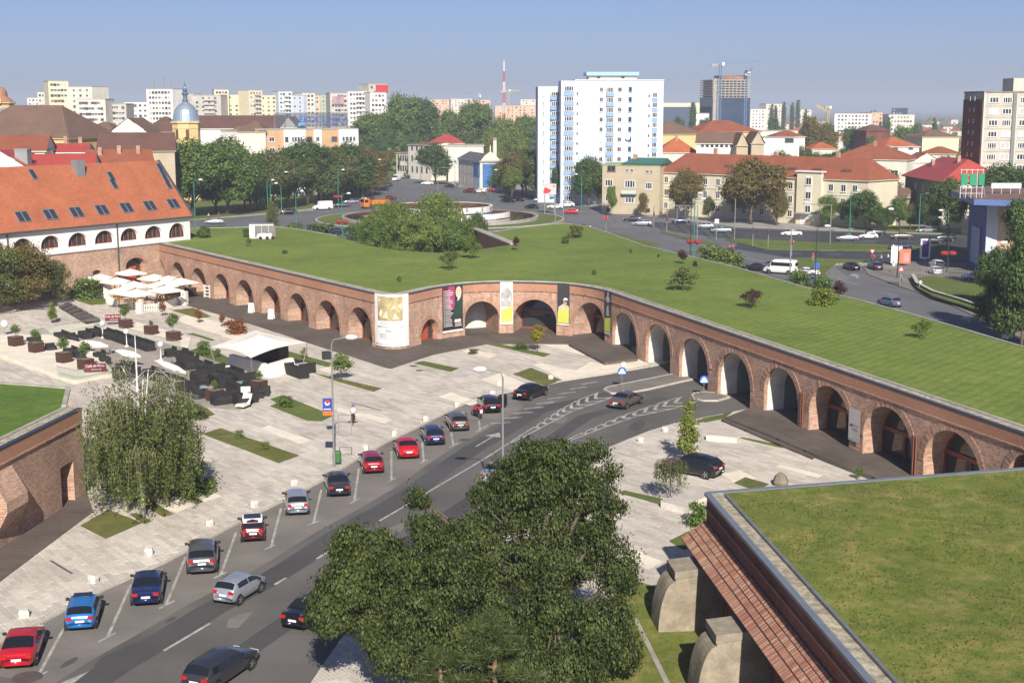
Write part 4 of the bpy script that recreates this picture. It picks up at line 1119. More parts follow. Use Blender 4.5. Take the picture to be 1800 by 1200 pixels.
c = RP(138, 303, E0, rn); mb = MB(); mb.box((0, 0, .6), (1.6, 1.2, 2.6), ang(ed)); o = mb.build("vent_stack", M("galvanised_duct", (.33, .34, .35), .45, .1, metal=.5), barr); o.location = c - base_b
c = RP(-2, 388, E0, rn)
# trees
bark = M("bark", (.12, .095, .07), .95, .3, 2.0, fine=9, bump=.4)
bark_pale = M("birch_bark", (.6, .57, .52), .8, .35, 3.0, fine=7)
LG = {'dark': leaf("leaf_dark", (.041, .089, .019), (.102, .158, .037)), 'mid': leaf("leaf_mid", (.067, .134, .023), (.158, .223, .044)),
  'light': leaf("leaf_light", (.093, .155, .025), (.202, .256, .053)), 'autumn': leaf("leaf_autumn", (.093, .109, .025), (.232, .155, .046)),
  'lime': leaf("leaf_lime", (.12, .17, .02), (.22, .25, .04)), 'yellow': leaf("leaf_yellow", (.17, .17, .02), (.33, .26, .03)), 'red': leaf("leaf_red", (.16, .05, .025), (.3, .12, .04)),
  'purple': leaf("leaf_purple", (.05, .018, .022), (.1, .04, .045)), 'linden': leaf("leaf_linden", (.014, .036, .007), (.13, .158, .043), .33, .6),
  'pine': leaf("pine_needles", (.035, .06, .014), (.09, .115, .035), .15), 'birch': leaf("leaf_birch", (.084, .134, .024), (.190, .223, .061), .4, .6), 'olive': leaf("leaf_olive", (.078, .105, .028), (.155, .178, .054))}
def leaves(name, pos, nrm, size, aspect, mat, rs, along=None, fold=.0):
 """one mesh of separate leaf faces; along = direction of the leaf's long axis"""
 N = len(pos)
 nrm = nrm / (np.linalg.norm(nrm, axis=1, keepdims=True) + 1e-9)
 t = rs.normal(size=(N, 3)) if along is None else along + rs.normal(size=(N, 3)) * .25
 t = t - nrm * np.sum(t * nrm, axis=1, keepdims=True); t /= (np.linalg.norm(t, axis=1, keepdims=True) + 1e-9)
 b = np.cross(nrm, t); s = (size * rs.uniform(.65, 1.3, N))[:, None]
 P = np.stack([pos - t * s * .5, pos + b * s * aspect * .5 + nrm * s * fold, pos + t * s * .5, pos - b * s * aspect * .5 + nrm * s * fold], 1).reshape(-1, 3)
 me = bpy.data.meshes.new(name); me.vertices.add(4 * N); me.loops.add(4 * N); me.polygons.add(N)
 me.vertices.foreach_set('co', P.astype(np.float32).ravel())
 me.loops.foreach_set('vertex_index', np.arange(4 * N, dtype=np.int32))
 me.polygons.foreach_set('loop_start', np.arange(0, 4 * N, 4, dtype=np.int32))
 try: me.polygons.foreach_set('loop_total', np.full(N, 4, dtype=np.int32))
 except Exception: pass
 me.materials.append(mat); me.update(calc_edges=True); me.validate()
 return me
def crown_points(lobes, nclump, per, crad, rs, shell=.55, droop=0.0, up=.25):
 """lobes: (x,y,z,rx,ry,rz). Leaf clumps hug the lobes' outer parts so gaps stay between them."""
 L = np.array(lobes, float); w = (L[:, 3] * L[:, 4] * L[:, 5]) ** (2 / 3); w /= w.sum()
 idx = rs.choice(len(L), nclump, p=w); d = rs.normal(size=(nclump, 3)); d /= np.linalg.norm(d, axis=1, keepdims=True)
 r = shell + (1.04 - shell) * rs.uniform(0, 1, nclump) ** .6
 C = L[idx, :3] + d * L[idx, 3:] * r[:, None]
 k = rs.integers(max(2, int(per * .5)), int(per * 1.5) + 1, nclump); rep = np.repeat(np.arange(nclump), k)
 sz = rs.uniform(.7, 1.3, nclump)
 off = rs.normal(size=(len(rep), 3)) * crad * sz[rep][:, None] * np.array([.55, .55, .38])
 off[:, 2] -= droop * np.abs(rs.normal(size=len(rep))) * crad
 P = C[rep] + off
 n = d[rep] * .7 + off / (crad + 1e-6) * .5 + rs.normal(size=(len(rep), 3)) * .55; n[:, 2] += up
 return P, n
def limbs(mb, base, h, lobes, r0, rr, n=7, trunk_top=.75, bend=.04):
 top = Vector((base[0], base[1], h * trunk_top)); p = [Vector(base)]; R0 = []
 for k in range(1, 6):
  t = k / 5; p.append(Vector((base[0] + rr.uniform(-1, 1) * bend * h * t, base[1] + rr.uniform(-1, 1) * bend * h * t, base[2] + (top.z - base[2]) * t)))
 mb.tube(p, [r0 * 1.25] + [r0 * (1 - .16 * k) for k in range(1, 6)], n)
 for l in lobes:
  s = p[rr.randint(1, 4)]; e = Vector(l[:3]); m = s.lerp(e, .5) + Vector((0, 0, -.04 * h))
  mb.tube([s, m, e], [r0 * .45, r0 * .3, r0 * .1], 5)
  for _ in range(2):
   q = e + Vector((rr.uniform(-1, 1) * l[3], rr.uniform(-1, 1) * l[4], rr.uniform(-.2, .8) * l[5])) * .75
   mb.tube([m, m.lerp(q, .5) + Vector((0, 0, .2)), q], [r0 * .22, r0 * .14, r0 * .05], 4)
TREES = {}
def proto_tree(key, h, lobes, nclump, per, crad, lsize, trunk_r, seed, aspect=.7, bk=bark, shell=.5, droop=0, trunk_top=.72):
 rs = np.random.default_rng(seed); rr = random.Random(seed)
 P, n = crown_points(lobes, nclump, per, crad, rs, shell, droop)
 cm = leaves(key + "_crown", P, n, lsize, aspect, LG['mid'], rs)
 mb = MB(); limbs(mb, (0, 0, 0), h, lobes, trunk_r, rr, trunk_top=trunk_top); tm = mb.mesh(key + "_trunk", bk, True)
 TREES[key] = (tm, cm, h)
def ball(h, w, n, seed, low=.28, flat=1.0):
 rr = random.Random(seed); L = [(0, 0, h * .66, w * .34, w * .34, h * .26)]
 for k in range(n):
  a = 2 * math.pi * k / n + rr.uniform(-.4, .4); z = h * rr.uniform(low + .12, .82); q = 1 - abs(z / h - .55) * .9
  rad = w * .3 * q * rr.uniform(.8, 1.15)
  L.append((math.cos(a) * rad, math.sin(a) * rad, z, w * rr.uniform(.17, .27), w * rr.uniform(.17, .27), h * rr.uniform(.12, .19)))
 L.append((rr.uniform(-.1, .1) * w, 0, h * .86, w * .2, w * .2, h * .13))
 return L
proto_tree('round', 12, ball(12, 11, 11, 1), 560, 40, .95, .36, .28, 1)
proto_tree('tall', 15, ball(15, 9.5, 12, 2, .2), 520, 36, .95, .38, .3, 2)
proto_tree('loose', 12, ball(12, 10, 13, 3, .15), 420, 34, .85, .34, .24, 3, shell=.65)
proto_tree('big', 22, ball(22, 20, 14, 4, .1), 780, 34, 1.5, .66, .5, 4)
proto_tree('big2', 24, ball(24, 17, 15, 5, .08), 780, 34, 1.5, .66, .5, 5)
proto_tree('poplar', 20, [(0, 0, 3 + k * 2.2, 1.5 - .1 * abs(k - 3), 1.5 - .1 * abs(k - 3), 2.2) for k in range(8)], 260, 18, .8, .5, .25, 6, trunk_top=.9)
proto_tree('small', 4.5, ball(4.5, 2.8, 6, 7, .3), 90, 16, .42, .26, .05, 7, shell=.4)
proto_tree('sapling', 5.5, [(0, 0, 1.6 + k * .55, .85 - .09 * k, .85 - .09 * k, .6) for k in range(7)], 110, 16, .35, .24, .05, 8, trunk_top=.95)
proto_tree('bush', 1.6, ball(1.6, 2.6, 7, 9, -.05), 90, 18, .36, .2, .05, 9, shell=.45, trunk_top=.5)
proto_tree('globe', 1.7, [(0, 0, .85, .85, .85, .85)], 130, 14, .2, .15, .05, 10, shell=.85, trunk_top=.4)
proto_tree('court', 9, ball(9, 13, 17, 12, .0), 640, 34, .75, .3, .25, 12, shell=.55, trunk_top=.5)
proto_tree('wispy', 2.4, ball(2.4, 2.6, 8, 13, -.05), 70, 14, .34, .2, .04, 13, shell=.3, trunk_top=.6)
NT = {}
def tree(key, p, h=None, w=1.0, col='mid', label="", group=None, name=None, rz=None, cat=None):
 tm, cm, H = TREES[key]; k = (h or H) / H
 name = name or {'poplar': 'poplar_tree', 'bush': 'bush', 'globe': 'clipped_bush', 'small': 'small_tree', 'sapling': 'sapling', 'wispy': 'shrub'}.get(key, 'broadleaf_tree')
 cat = cat or ('bush' if key in ('bush', 'globe', 'wispy') else 'tree')
 r = thing(name, label, cat, p, R.uniform(0, 6.28) if rz is None else rz, group, (k * w, k * w, k))
 inst("trunk", tm, r); inst("crown", cm, r, mats={0: LG[col]})
 return r
def tree_px(key, u, vbase, vtop, w=1.0, col='mid', label="", group=None, z=0.0, **kw):
 p = G(u, vbase, z); return tree(key, p, max(.4, ZT(p.y, vtop) - z), w, col, label, group, **kw)
def tree_d(key, u, d, vtop, w=1.0, col='mid', label="", group=None, **kw):
 p = AT(u, d); return tree(key, p, ZT(d, vtop), w, col, label, group, **kw)
# --- the linden in the foreground: lobes laid over its broad, ragged outline
def big_linden(name, label, base, lobes, nclump, per, crad, lsz, seed, trunk_r, mat, th=.6):
 rs = np.random.default_rng(seed); rr = random.Random(seed); r = thing(name, label, "tree", base)
 L = [(x - base[0], y - base[1], z, a, b, c) for x, y, z, a, b, c in lobes]
 L2 = L + [(x + rr.uniform(-1, 1) * a * .95, y + rr.uniform(-1, 1) * b, z + rr.uniform(-.6, 1.15) * c, a * .33, b * .33, c * .4) for x, y, z, a, b, c in L for _ in range(3)]
 P, n = crown_points(L2, nclump, per, crad, rs, .35, droop=.35, up=.1)
 al = np.zeros_like(P); al[:, 2] = -1.0; al[:, :2] = n[:, :2] * .6
 me = leaves("linden_crown", P, n, lsz, .5, mat, rs, along=al, fold=.08)
 inst("crown", me, r)
 mb = MB(); h = max(l[2] for l in L); limbs(mb, (0, 0, 0), h, L, trunk_r, rr, 8, th); mb.build("trunk", bark, r, smooth=True)
 return r
def lobe(u, v, d, rpx, ry=None, fz=.8):
 D = d * CP; s = None
 z = ZT(d, v); x = AT(u, d, z).x; r = rpx / FPX * (d * CP - (z - CAM_H) * SP)
 r *= .82; return (x, d + R.uniform(-1.2, 1.2), z, r, r if ry is None else ry, r * fz)
lin_a = [lobe(965, 815, 70, 78), lobe(898, 835, 70, 50), lobe(1035, 862, 69, 52), lobe(1055, 935, 68, 54), lobe(960, 900, 69, 85), lobe(880, 908, 68, 60), lobe(835, 925, 68, 46), lobe(790, 945, 67, 46), lobe(743, 900, 67, 24), lobe(735, 865, 67, 18), lobe(742, 935, 67, 30), lobe(985, 985, 67, 85), lobe(890, 1000, 66, 85), lobe(1090, 1020, 66, 45),
   lobe(1060, 1080, 65, 70), lobe(960, 1080, 64, 80), lobe(1085, 1150, 63, 60), lobe(1000, 1170, 62, 75), lobe(1045, 800, 69, 28), lobe(850, 1070, 64, 60), lobe(860, 1130, 63, 55), lobe(915, 1150, 62, 60), lobe(1075, 880, 68, 26)]
big_linden("linden_tree", "large dark green linden filling the bottom centre of the picture", AT(950, 67), lin_a, 1750, 92, .42, .2, 21, .38, LG['linden'])
lin_b = [lobe(655, 968, 62, 46), lobe(615, 942, 62, 24), lobe(700, 1010, 62, 70), lobe(620, 1010, 62, 60), lobe(590, 1060, 61, 50), lobe(660, 1075, 61, 70), lobe(740, 1080, 61, 75), lobe(790, 1010, 62, 70), lobe(800, 1130, 60, 60), lobe(690, 1130, 60, 50), lobe(650, 1115, 60, 40), lobe(575, 1085, 61, 34), lobe(740, 1170, 60, 40), lobe(600, 965, 62, 20)]
big_linden("linden_tree", "linden beside the road, lower left of the big one", AT(735, 62), lin_b, 1250, 86, .4, .19, 22, .3, LG['linden'])
# pine in front of the lindens
def pine(base, label, h, wid, seed):
 rs = np.random.default_rng(seed); rr = random.Random(seed); r = thing("pine_tree", label, "tree", base)
 mb = MB(); mb.tube([(0, 0, 0), (.1, 0, h * .5), (0, 0, h)], [.22, .14, .03], 7); P = []; A = []
 for k in range(70):
  t = rr.uniform(.25, 1) ** .8; z = h * t; a = rr.uniform(0, 6.283); ln = wid * (1 - t) ** .75 + .35; e = Vector((math.cos(a) * ln, math.sin(a) * ln, z + ln * .28))
  mb.tube([(0, 0, z), tuple(e * .5 + Vector((0, 0, z * .5 + .02))), tuple(e)], [.05, .035, .015], 4)
  for j in range(int(14 + ln * 14)):
   q = rr.uniform(.25, 1.0); c = Vector((0, 0, z)).lerp(e, q)
   for i in range(10):
    dd = np.array([rr.gauss(0, 1), rr.gauss(0, 1), rr.gauss(.5, .8)]); dd /= np.linalg.norm(dd); P.append(np.array(c) + dd * .15 + rs.normal(size=3) * .1); A.append(dd)
 P = np.array(P); A = np.array(A)
 inst("crown", leaves("pine_crown", P, np.cross(A, rs.normal(size=A.shape)), .34, .09, LG['pine'], rs, along=A * 4), r)
 mb.build("trunk", M("pine_bark", (.2, .13, .08), .9, .3, 2), r, smooth=True)
pine(AT(868, 53), "young pine in front of the lindens at the bottom edge", ZT(53, 1085), 3.1, 31)
pine(AT(775, 53.5), "shorter pine left of the taller pine at the bottom edge", ZT(53.5, 1150), 2.2, 32)
# --- weeping birches at the left
def birch(base, label, h, seed, spread, nstr, tops=3, low=.25):
 rs = np.random.default_rng(seed); rr = random.Random(seed); r = thing("birch_tree", label, "tree", base); mb = MB(); P = []; Nn = []; A = []
 stems = []
 for k in range(tops):
  a = rr.uniform(0, 6.28); o = Vector((math.cos(a), math.sin(a), 0)) * (0 if k == 0 else spread * .33)
  pth = [Vector((0, 0, 0)), Vector((o.x * .15, o.y * .15, h * .3)), Vector((o.x * .5, o.y * .5, h * .62)), Vector((o.x * .8, o.y * .8, h * (1.0 if k == 0 else rr.uniform(.75, .88))))]
  mb.tube(pth, [.2, .15, .09, .03] if k == 0 else [.12, .1, .07, .02], 6, 0); stems.append(pth)
 for k in range(int(nstr * .62)):
  pth = rr.choice(stems); t = rr.uniform(.35, .8) if k % 9 else rr.uniform(.86, 1); i = min(2, int(t * 3)); s = pth[i].lerp(pth[i + 1], t * 3 - i)
  a = rr.uniform(0, 6.283); ln = spread * rr.uniform(.2, 1.0); e = s + Vector((math.cos(a) * ln, math.sin(a) * ln, rr.uniform(.1, .9)))
  mb.tube([s, s.lerp(e, .55) + Vector((0, 0, .5)), e], [.035, .02, .01], 4, 0 if t > .8 else 1)
  bare = k % 9 == 0 or t > .72 and rr.random() < .55
  for j in range(9):
   b = s.lerp(e, rr.uniform(.5, 1.05)) + Vector((rr.uniform(-.4, .4), rr.uniform(-.4, .4), .1)); dl = min(b.z - low * h * rr.uniform(.3, 1.2), rr.uniform(.8, 4.6)); dl = max(.7, dl)
   if bare: dl = min(dl, 1.6)
   tip = b + Vector((rr.uniform(-.3, .3), rr.uniform(-.3, .3), -dl)); mb.tube([b, b.lerp(tip, .3) + Vector((rr.uniform(-.2, .2), rr.uniform(-.2, .2), .1)), tip], [.012, .008, .004], 3, 1)
   m = int(dl * (19 if not bare else 7))
   for _ in range(m):
    q = rr.random(); c = np.array(b.lerp(tip, q)) + rs.normal(size=3) * np.array([.14, .14, .08]); P.append(c); Nn.append(rs.normal(size=3)); A.append(np.array([rr.gauss(0, .4), rr.gauss(0, .4), -1.0]))
 inst("crown", leaves("birch_crown", np.array(P), np.array(Nn), .2, .55, LG['birch'], rs, along=np.array(A)), r)
 mb.build("trunk", [bark_pale, M("birch_twig", (.3, .25, .2), .9, .2)], r, smooth=True)
b1 = G(252, 905); birch(b1, "tall weeping birch with bare white top beside the doorway", ZT(b1.y, 590), 41, 4.3, 84, 4, .1)
b2 = G(222, 897); birch(b2, "shorter weeping birch hanging over the boardwalk corner", ZT(b2.y, 662), 42, 3.6, 56, 3, .03)
b3 = G(292, 885); birch(b3, "dense weeping birch right of the tall one", ZT(b3.y, 672), 43, 3.2, 56, 3, .03)
tree_px('bush', 325, 862, 815, 1.5, 'olive', "spreading green shrub under the birches"); tree_px('bush', 352, 868, 846, 1.5, 'light', "low shrub at the edge of the birch bed")
# --- plaza planting
tree_px('sapling', 1210, 818, 695, .95, 'lime', "slender yellow-green sapling behind the parked black estate car")
tree_px('small', 945, 618, 567, .9, 'yellow', "small yellow-leaved tree in front of the middle arch")
tree_px('small', 600, 669, 618, 1.25, 'light', "small feathery tree on the grass strip behind the lamp post")
tree_px('sapling', 92, 568, 528, 1.25, 'lime', "bright lime sapling near the plank steps")
tree_px('small', 349, 568, 541, .85, 'red', "small orange-leaved tree nearest the parasols"); tree_px('small', 391, 575, 548, .7, 'red', "small red-leaved tree left of the reddish shrub")
tree_px('small', 286, 556, 528, .8, 'red', "thin brownish tree in front of the white picket fence")
tree_px('bush', 418, 586, 562, 1.1, 'red', "reddish green shrub behind the bar canopy"); tree_px('bush', 503, 714, 697, 1.3, 'mid', "round green shrub on the hourglass lawn")
tree_px('wispy', 535, 630, 610, .6, 'yellow', "thin yellowish shrub on the strip behind the bar"); tree_px('bush', 831, 622, 613, 1.3, 'olive', "low spreading plant on pale gravel by the timber walk")
tree_px('bush', 915, 613, 603, 2.0, 'mid', "low green plant on the lawn patch by the yellow tree")
tree_px('bush', 422, 770, 756, .8, 'light', "pale tuft at the far end of the rectangular lawn"); tree_px('bush', 464, 790, 776, .8, 'light', "pale tuft at the near end of the rectangular lawn")
tree_px('bush', 359, 623, 600, .8, 'mid', "dark shrub on the lawn behind the terrace"); tree_px('wispy', 382, 628, 612, .8, 'olive', "spiky plant on the lawn by the bar")
tree_px('bush', 153, 524, 490, 1.15, 'mid', "leafy green bush left of the parasols"); tree_px('bush', 340, 735, 712, 1.5, 'olive', "bush at the near end of the terrace")
tree_px('bush', 1225, 925, 884, .7, 'mid', "green shrub squeezed against the near bastion corner"); tree_px('wispy', 1508, 842, 821, .8, 'mid', "small shrub poking above the near roof edge")
# small weeping tree by the bench
def weeper(p, h, label):
 rs = np.random.default_rng(77); rr = random.Random(77); r = thing("weeping_tree", label, "tree", p); mb = MB(); mb.tube([(0, 0, 0), (.03, 0, h * .9)], [.05, .03], 5); P = []; A = []
 for k in range(60):
  a = rr.uniform(0, 6.28); ln = rr.uniform(.3, 1.15); b = Vector((math.cos(a) * ln, math.sin(a) * ln, h - ln * .3)); dl = rr.uniform(.8, 2.2)
  mb.tube([(0, 0, h * .88), tuple(b + Vector((0, 0, .15))), tuple(b - Vector((0, 0, dl * .6)))], [.02, .012, .004], 3)
  for _ in range(46): q = rr.random(); P.append(np.array([b.x, b.y, b.z - dl * q]) + rs.normal(size=3) * .09); A.append([rr.gauss(0, .3), rr.gauss(0, .3), -1])
 inst("crown", leaves("weeping_crown", np.array(P), rs.normal(size=(len(P), 3)), .16, .4, LG['olive'], rs, along=np.array(A, float)), r); mb.build("trunk", bark, r)
pw = G(1178, 884); weeper(pw, ZT(pw.y, 806), "small weeping tree at the end of the stone bench")
# --- shrubs on the turf roof
for u, vb, vt, key, w, c, lab in ((702, 495, 486, 'globe', .8, 'dark', "tiny dark shrub on the lawn above the white banner"), (789, 474, 440, 'wispy', 1.0, 'olive', "thin feathery shrub on the lawn before the court"), (828, 455, 416, 'wispy', .9, 'mid', "feathery shrub at the lawn edge by the court trees"),
  (907, 440, 414, 'small', .8, 'purple', "purple-leaved shrub beside the brick court wall"), (993, 428, 416, 'globe', 1.1, 'dark', "round dark shrub on the crest of the lawn"), (1010, 418, 396, 'bush', .8, 'olive', "grey-green bush at the top of the lawn"),
  (1044, 483, 475, 'globe', .9, 'dark', "small dark shrub in the middle of the lawn above the tunnels"), (1109, 444, 438, 'bush', .6, 'dark', "tiny shrub on the upper right lawn"), (1157, 452, 447, 'bush', .5, 'purple', "tiny brownish shrub at the far lawn edge"),
  (1200, 511, 468, 'wispy', 1.2, 'olive', "feathery green bush on the lawn above the second tunnel"), (1319, 541, 508, 'wispy', 1.1, 'purple', "bare dark bush on the sloping lawn"), (1446, 537, 507, 'bush', 1.1, 'lime', "yellow-green bush near the lawn's street edge"),
  (1474, 530, 492, 'small', 1.1, 'purple', "purple-leaved little tree at the street edge of the lawn"), (1619, 595, 562, 'wispy', 1.0, 'mid', "ragged dark bush alone on the right-hand lawn"), (1199, 464, 438, 'small', 1.2, 'purple', "dark red shrub by the black lamp post"), (1222, 468, 459, 'bush', .7, 'purple', "low reddish shrub right of the dark red one"),
  (437, 433, 418, 'wispy', .8, 'olive', "wispy brown shrub in front of the cooling unit"), (500, 446, 440, 'bush', 1.2, 'dark', "flat dark shrub low on the left lawn"), (359, 418, 399, 'globe', 1.15, 'dark', "clipped round bush at the barracks end of the lawn"), (434, 417, 402, 'globe', .9, 'dark', "clipped bush partly behind the cooling unit")):
 tree_px(key, u, vb, vt, w, c, lab, z=BH + .05)
for u, vb, vt, key, w, c, lab in ((1250, 462, 433, 'bush', 1.3, 'light', "light green bush by the street beside the black lamp post"), (1285, 467, 444, 'bush', 1.2, 'light', "light green bush left of the parked minibus"), (1405, 498, 476, 'bush', 1.2, 'mid', "green bush in front of the white minibus"), (1447, 508, 489, 'bush', 1.2, 'mid', "green bush right of the minibus below the lawn edge"),
  (383, 416, 398, 'bush', 1.9, 'dark', "flat dark hedge bush beside the left street"), (567, 412, 394, 'bush', 1.7, 'dark', "dark rounded bush on the ring road edge"), (520, 404, 393, 'bush', 1.5, 'mid', "low bush by the ring road lamp"), (632, 415, 396, 'bush', 1.2, 'dark', "dark bush left of the court trees")):
 tree_px(key, u, vb + 6, vt, w, c, lab)
# court trees, standing in the sunken court behind the lawn
for u, d, vt, w, c, lab in ((695, 262, 352, .8, 'light', "rounded light green tree in the sunken court, left"), (768, 266, 336, .6, 'light', "tallest light green tree in the sunken court"), (735, 246, 376, .9, 'light', "dense green tree in front in the sunken court"), (810, 248, 382, .85, 'mid', "green tree at the right end of the sunken court"), (668, 250, 378, .8, 'mid', "green tree at the left end of the sunken court"), (838, 262, 372, .4, 'dark', "narrow dark tree beside the fountain spout")):
 tree_d('court', u, d, vt, w, c, lab, "trees in the sunken court")
tree_px('loose', 480, 410, 355, .55, 'olive', "thin tree with a broken white trunk behind the cooling unit")
# tree in front of the barracks, dark shrub mass at its foot
for u, vb, vt, w, lab in ((45, 545, 425, 1.0, "broad olive tree in front of the barracks wall"), (-5, 552, 430, .95, "olive tree cut by the left picture edge"), (97, 535, 455, .8, "smaller olive tree beside the barracks archway")):
 tree_px('loose', u, vb, vt, w, 'autumn' if u == 45 else 'olive', lab, "trees before the barracks")
# --- street trees and background woods (distance d in metres)
BACK = [('round', 612, 428, 250, 1.1, 'dark', "dark tree hiding the right end of the orange apartment house"), ('round', 570, 405, 262, 1.05, 'olive', "olive street tree before the orange house bays"), ('loose', 645, 448, 285, 1.0, 'autumn', "rusty tree on the verge by the orange lorry"), ('round', 480, 380, 268, .95, 'olive', "olive tree behind the left lamp pair"), ('round', 690, 600, 262, 1.0, 'autumn', "brownish tree left of the ruined house"), ('round', 880, 500, 270, .9, 'light', "light tree right of the corner house"), ('round', 1100, 410, 300, .8, 'dark', "dark tree between beige house and tower"), ('round', 1490, 321, 350, .8, 'dark', "dark tree before the terrace's right windows"), ('round', 1600, 318, 358, .8, 'olive', "olive tree before the grey house corner"), ('round', 1560, 317, 362, .7, 'dark', "low dark tree left of the grey house"), ('round', 1640, 313, 365, .8, 'dark', "low dark tree right of the grey house"), ('big', 1700, 330, 300, .4, 'dark', "dark tree behind the green rooftop sign"), ('round', 1480, 470, 262, 1.2, 'dark', "dark trees between terrace and long red roof"), ('round', 1395, 480, 255, 1.1, 'olive', "olive trees behind the terrace's middle"), ('round', 1340, 470, 262, .9, 'dark', "dark tree right of the tan gables"), ('big', 1450, 700, 215, .55, 'dark', "dark wood right of the long low block"), ('big', 1360, 820, 205, .5, 'dark', "dark wood below the poplars"), ('big', 1420, 850, 203, .5, 'dark', "dark wood right of the poplars"), ('big', 1610, 720, 215, .5, 'mid', "green wood behind the pale yellow house"),('round', 340, 357, 245, 1.25, 'mid', "broad green street tree right of the barracks roof"), ('round', 400, 366, 242, 1.1, 'mid', "tall green street tree under the church tower"), ('round', 300, 350, 262, .9, 'mid', "green treetop showing above the barracks ridge"), ('round', 440, 374, 270, .8, 'dark', "dark street tree left of the orange apartment house"),
  ('loose', 452, 385, 290, .9, 'autumn', "brownish street tree in front of the orange apartment house"), ('round', 540, 402, 246, 1.15, 'dark', "large dark street tree before the orange apartment house"), ('round', 505, 388, 285, .9, 'dark', "dark tree beside the left street lamps"), ('round', 590, 408, 262, 1.0, 'olive', "olive tree at the bend of the left street"), ('round', 635, 445, 258, 1.1, 'autumn', "brown-tinged tree at the bend of the left street"), ('loose', 665, 470, 265, .9, 'autumn', "rusty tree at the mouth of the north street"), ('round', 575, 418, 275, .9, 'dark', "dark tree in the row behind the left street"),
  ('big2', 650, 640, 196, .9, 'mid', "tall park tree, leftmost of the wood"), ('big', 705, 660, 164, .8, 'mid', "tallest park tree with rounded top"), ('big2', 745, 680, 172, .85, 'dark', "tall dark park tree behind the ruined house"), ('big', 790, 665, 192, .7, 'mid', "park tree above the red hipped roof"), ('big2', 835, 650, 176, .8, 'mid', "tall park tree right of the red hipped roof"), ('big', 880, 640, 205, .75, 'light', "light green park tree right of the wood"), ('big2', 925, 655, 200, .7, 'mid', "park tree touching the blue tower"), ('big', 680, 620, 222, .65, 'dark', "dark lower park tree on the left"), ('big', 870, 590, 225, .6, 'light', "light lower park tree behind the chapel house"), ('big2', 905, 600, 228, .6, 'light', "light park tree left of the blue tower"), ('big', 620, 590, 225, .6, 'dark', "dark tree at the left edge of the wood"), ('big', 725, 600, 235, .6, 'dark', "dark park tree behind the balustraded ruin"), ('big', 820, 610, 235, .6, 'dark', "dark park tree behind the graffiti wall"),
  ('round', 765, 512, 252, 1.0, 'dark', "dark street tree in front of the ruined house"), ('round', 925, 438, 272, .95, 'autumn', "yellowing street tree left of the blue tower"), ('round', 900, 430, 292, .8, 'light', "light street tree beside the billboard"), ('round', 950, 425, 268, .9, 'olive', "olive street tree at the foot of the blue tower"), ('tall', 985, 410, 290, .7, 'dark', "dark tree under the blue tower's left wing"),
  ('round', 1035, 398, 275, .9, 'dark', "dark conifer-like tree in front of the blue tower"), ('round', 1065, 420, 262, .7, 'dark', "dark treetop behind the beige house"), ('tall', 1075, 361, 325, .5, 'light', "slim light tree by the beige house"), ('loose', 1130, 359, 338, .55, 'autumn', "small brownish tree in front of the beige house"),
  ('round', 1205, 347, 296, .8, 'autumn', "yellowing street tree before the cream terrace, left"), ('round', 1320, 334, 278, 1.15, 'autumn', "big rusty street tree before the cream terrace"), ('round', 1365, 331, 325, .7, 'autumn', "small rusty tree right of the big one"), ('loose', 1455, 324, 342, .8, 'mid', "green tree before the cream terrace, right"), ('round', 1520, 318, 334, 1.0, 'dark', "broad dark tree at the right end of the cream terrace"), ('tall', 1580, 316, 345, .8, 'mid', "green tree in front of the grey house"), ('round', 1625, 330, 352, .7, 'dark', "dark tree against the grey house"),
  ('round', 1665, 309, 312, .8, 'dark', "dark tree left of the blue shop"), ('big', 1795, 160, 405, .62, 'dark', "dark tree at the right edge beside the blue shop"), ('big', 1748, 172, 432, .6, 'dark', "dark tree left of the one at the right edge"), ('big2', 1800, 205, 340, .7, 'dark', "tall dark tree behind the street lamp at the right edge"), ('round', 1755, 190, 440, .8, 'dark', "low dark tree by the grey railings"),
  ('round', 1760, 300, 288, 1.2, 'dark', "dark tree in front of the grey tower block"), ('round', 1800, 310, 295, 1.0, 'dark', "dark tree under the right edge of the grey tower block"), ('loose', 1545, 350, 295, 1.0, 'autumn', "pale rusty tree behind the cream terrace"), ('loose', 1510, 355, 300, .9, 'light', "light tree behind the cream terrace's end"), ('round', 1690, 430, 268, .8, 'mid', "green tree left of the brick-faced tower block"),
  ('round', 1370, 430, 265, .9, 'olive', "olive tree behind the cream terrace roof"), ('round', 1430, 440, 268, 1.0, 'dark', "dark tree behind the cream terrace roof, right"), ('tall', 1422, 560, 206, .6, 'autumn', "tall rusty tree above the red roofs"), ('round', 1448, 570, 222, .7, 'autumn', "rusty tree beside the tall rusty one"), ('big', 1495, 640, 222, .6, 'dark', "dark tree mass above the long red roof"), ('big', 1580, 660, 220, .7, 'mid', "green tree mass behind the dark-roofed house"), ('big', 1530, 620, 238, .5, 'mid', "green tree mass left of the dormered house"), ('big', 1640, 640, 225, .5, 'dark', "dark trees left of the brick-faced tower block"), ('round', 1660, 430, 275, 1.0, 'mid', "green tree beside the brick-faced tower block"), ('big', 1240, 700, 206, .45, 'dark', "dark trees below the glass office tower"), ('big', 1190, 690, 205, .4, 'dark', "dark trees beside the blue tower's right side"), ('round', 1170, 440, 268, .6, 'mid', "green tree squeezed between blue tower and terrace")]
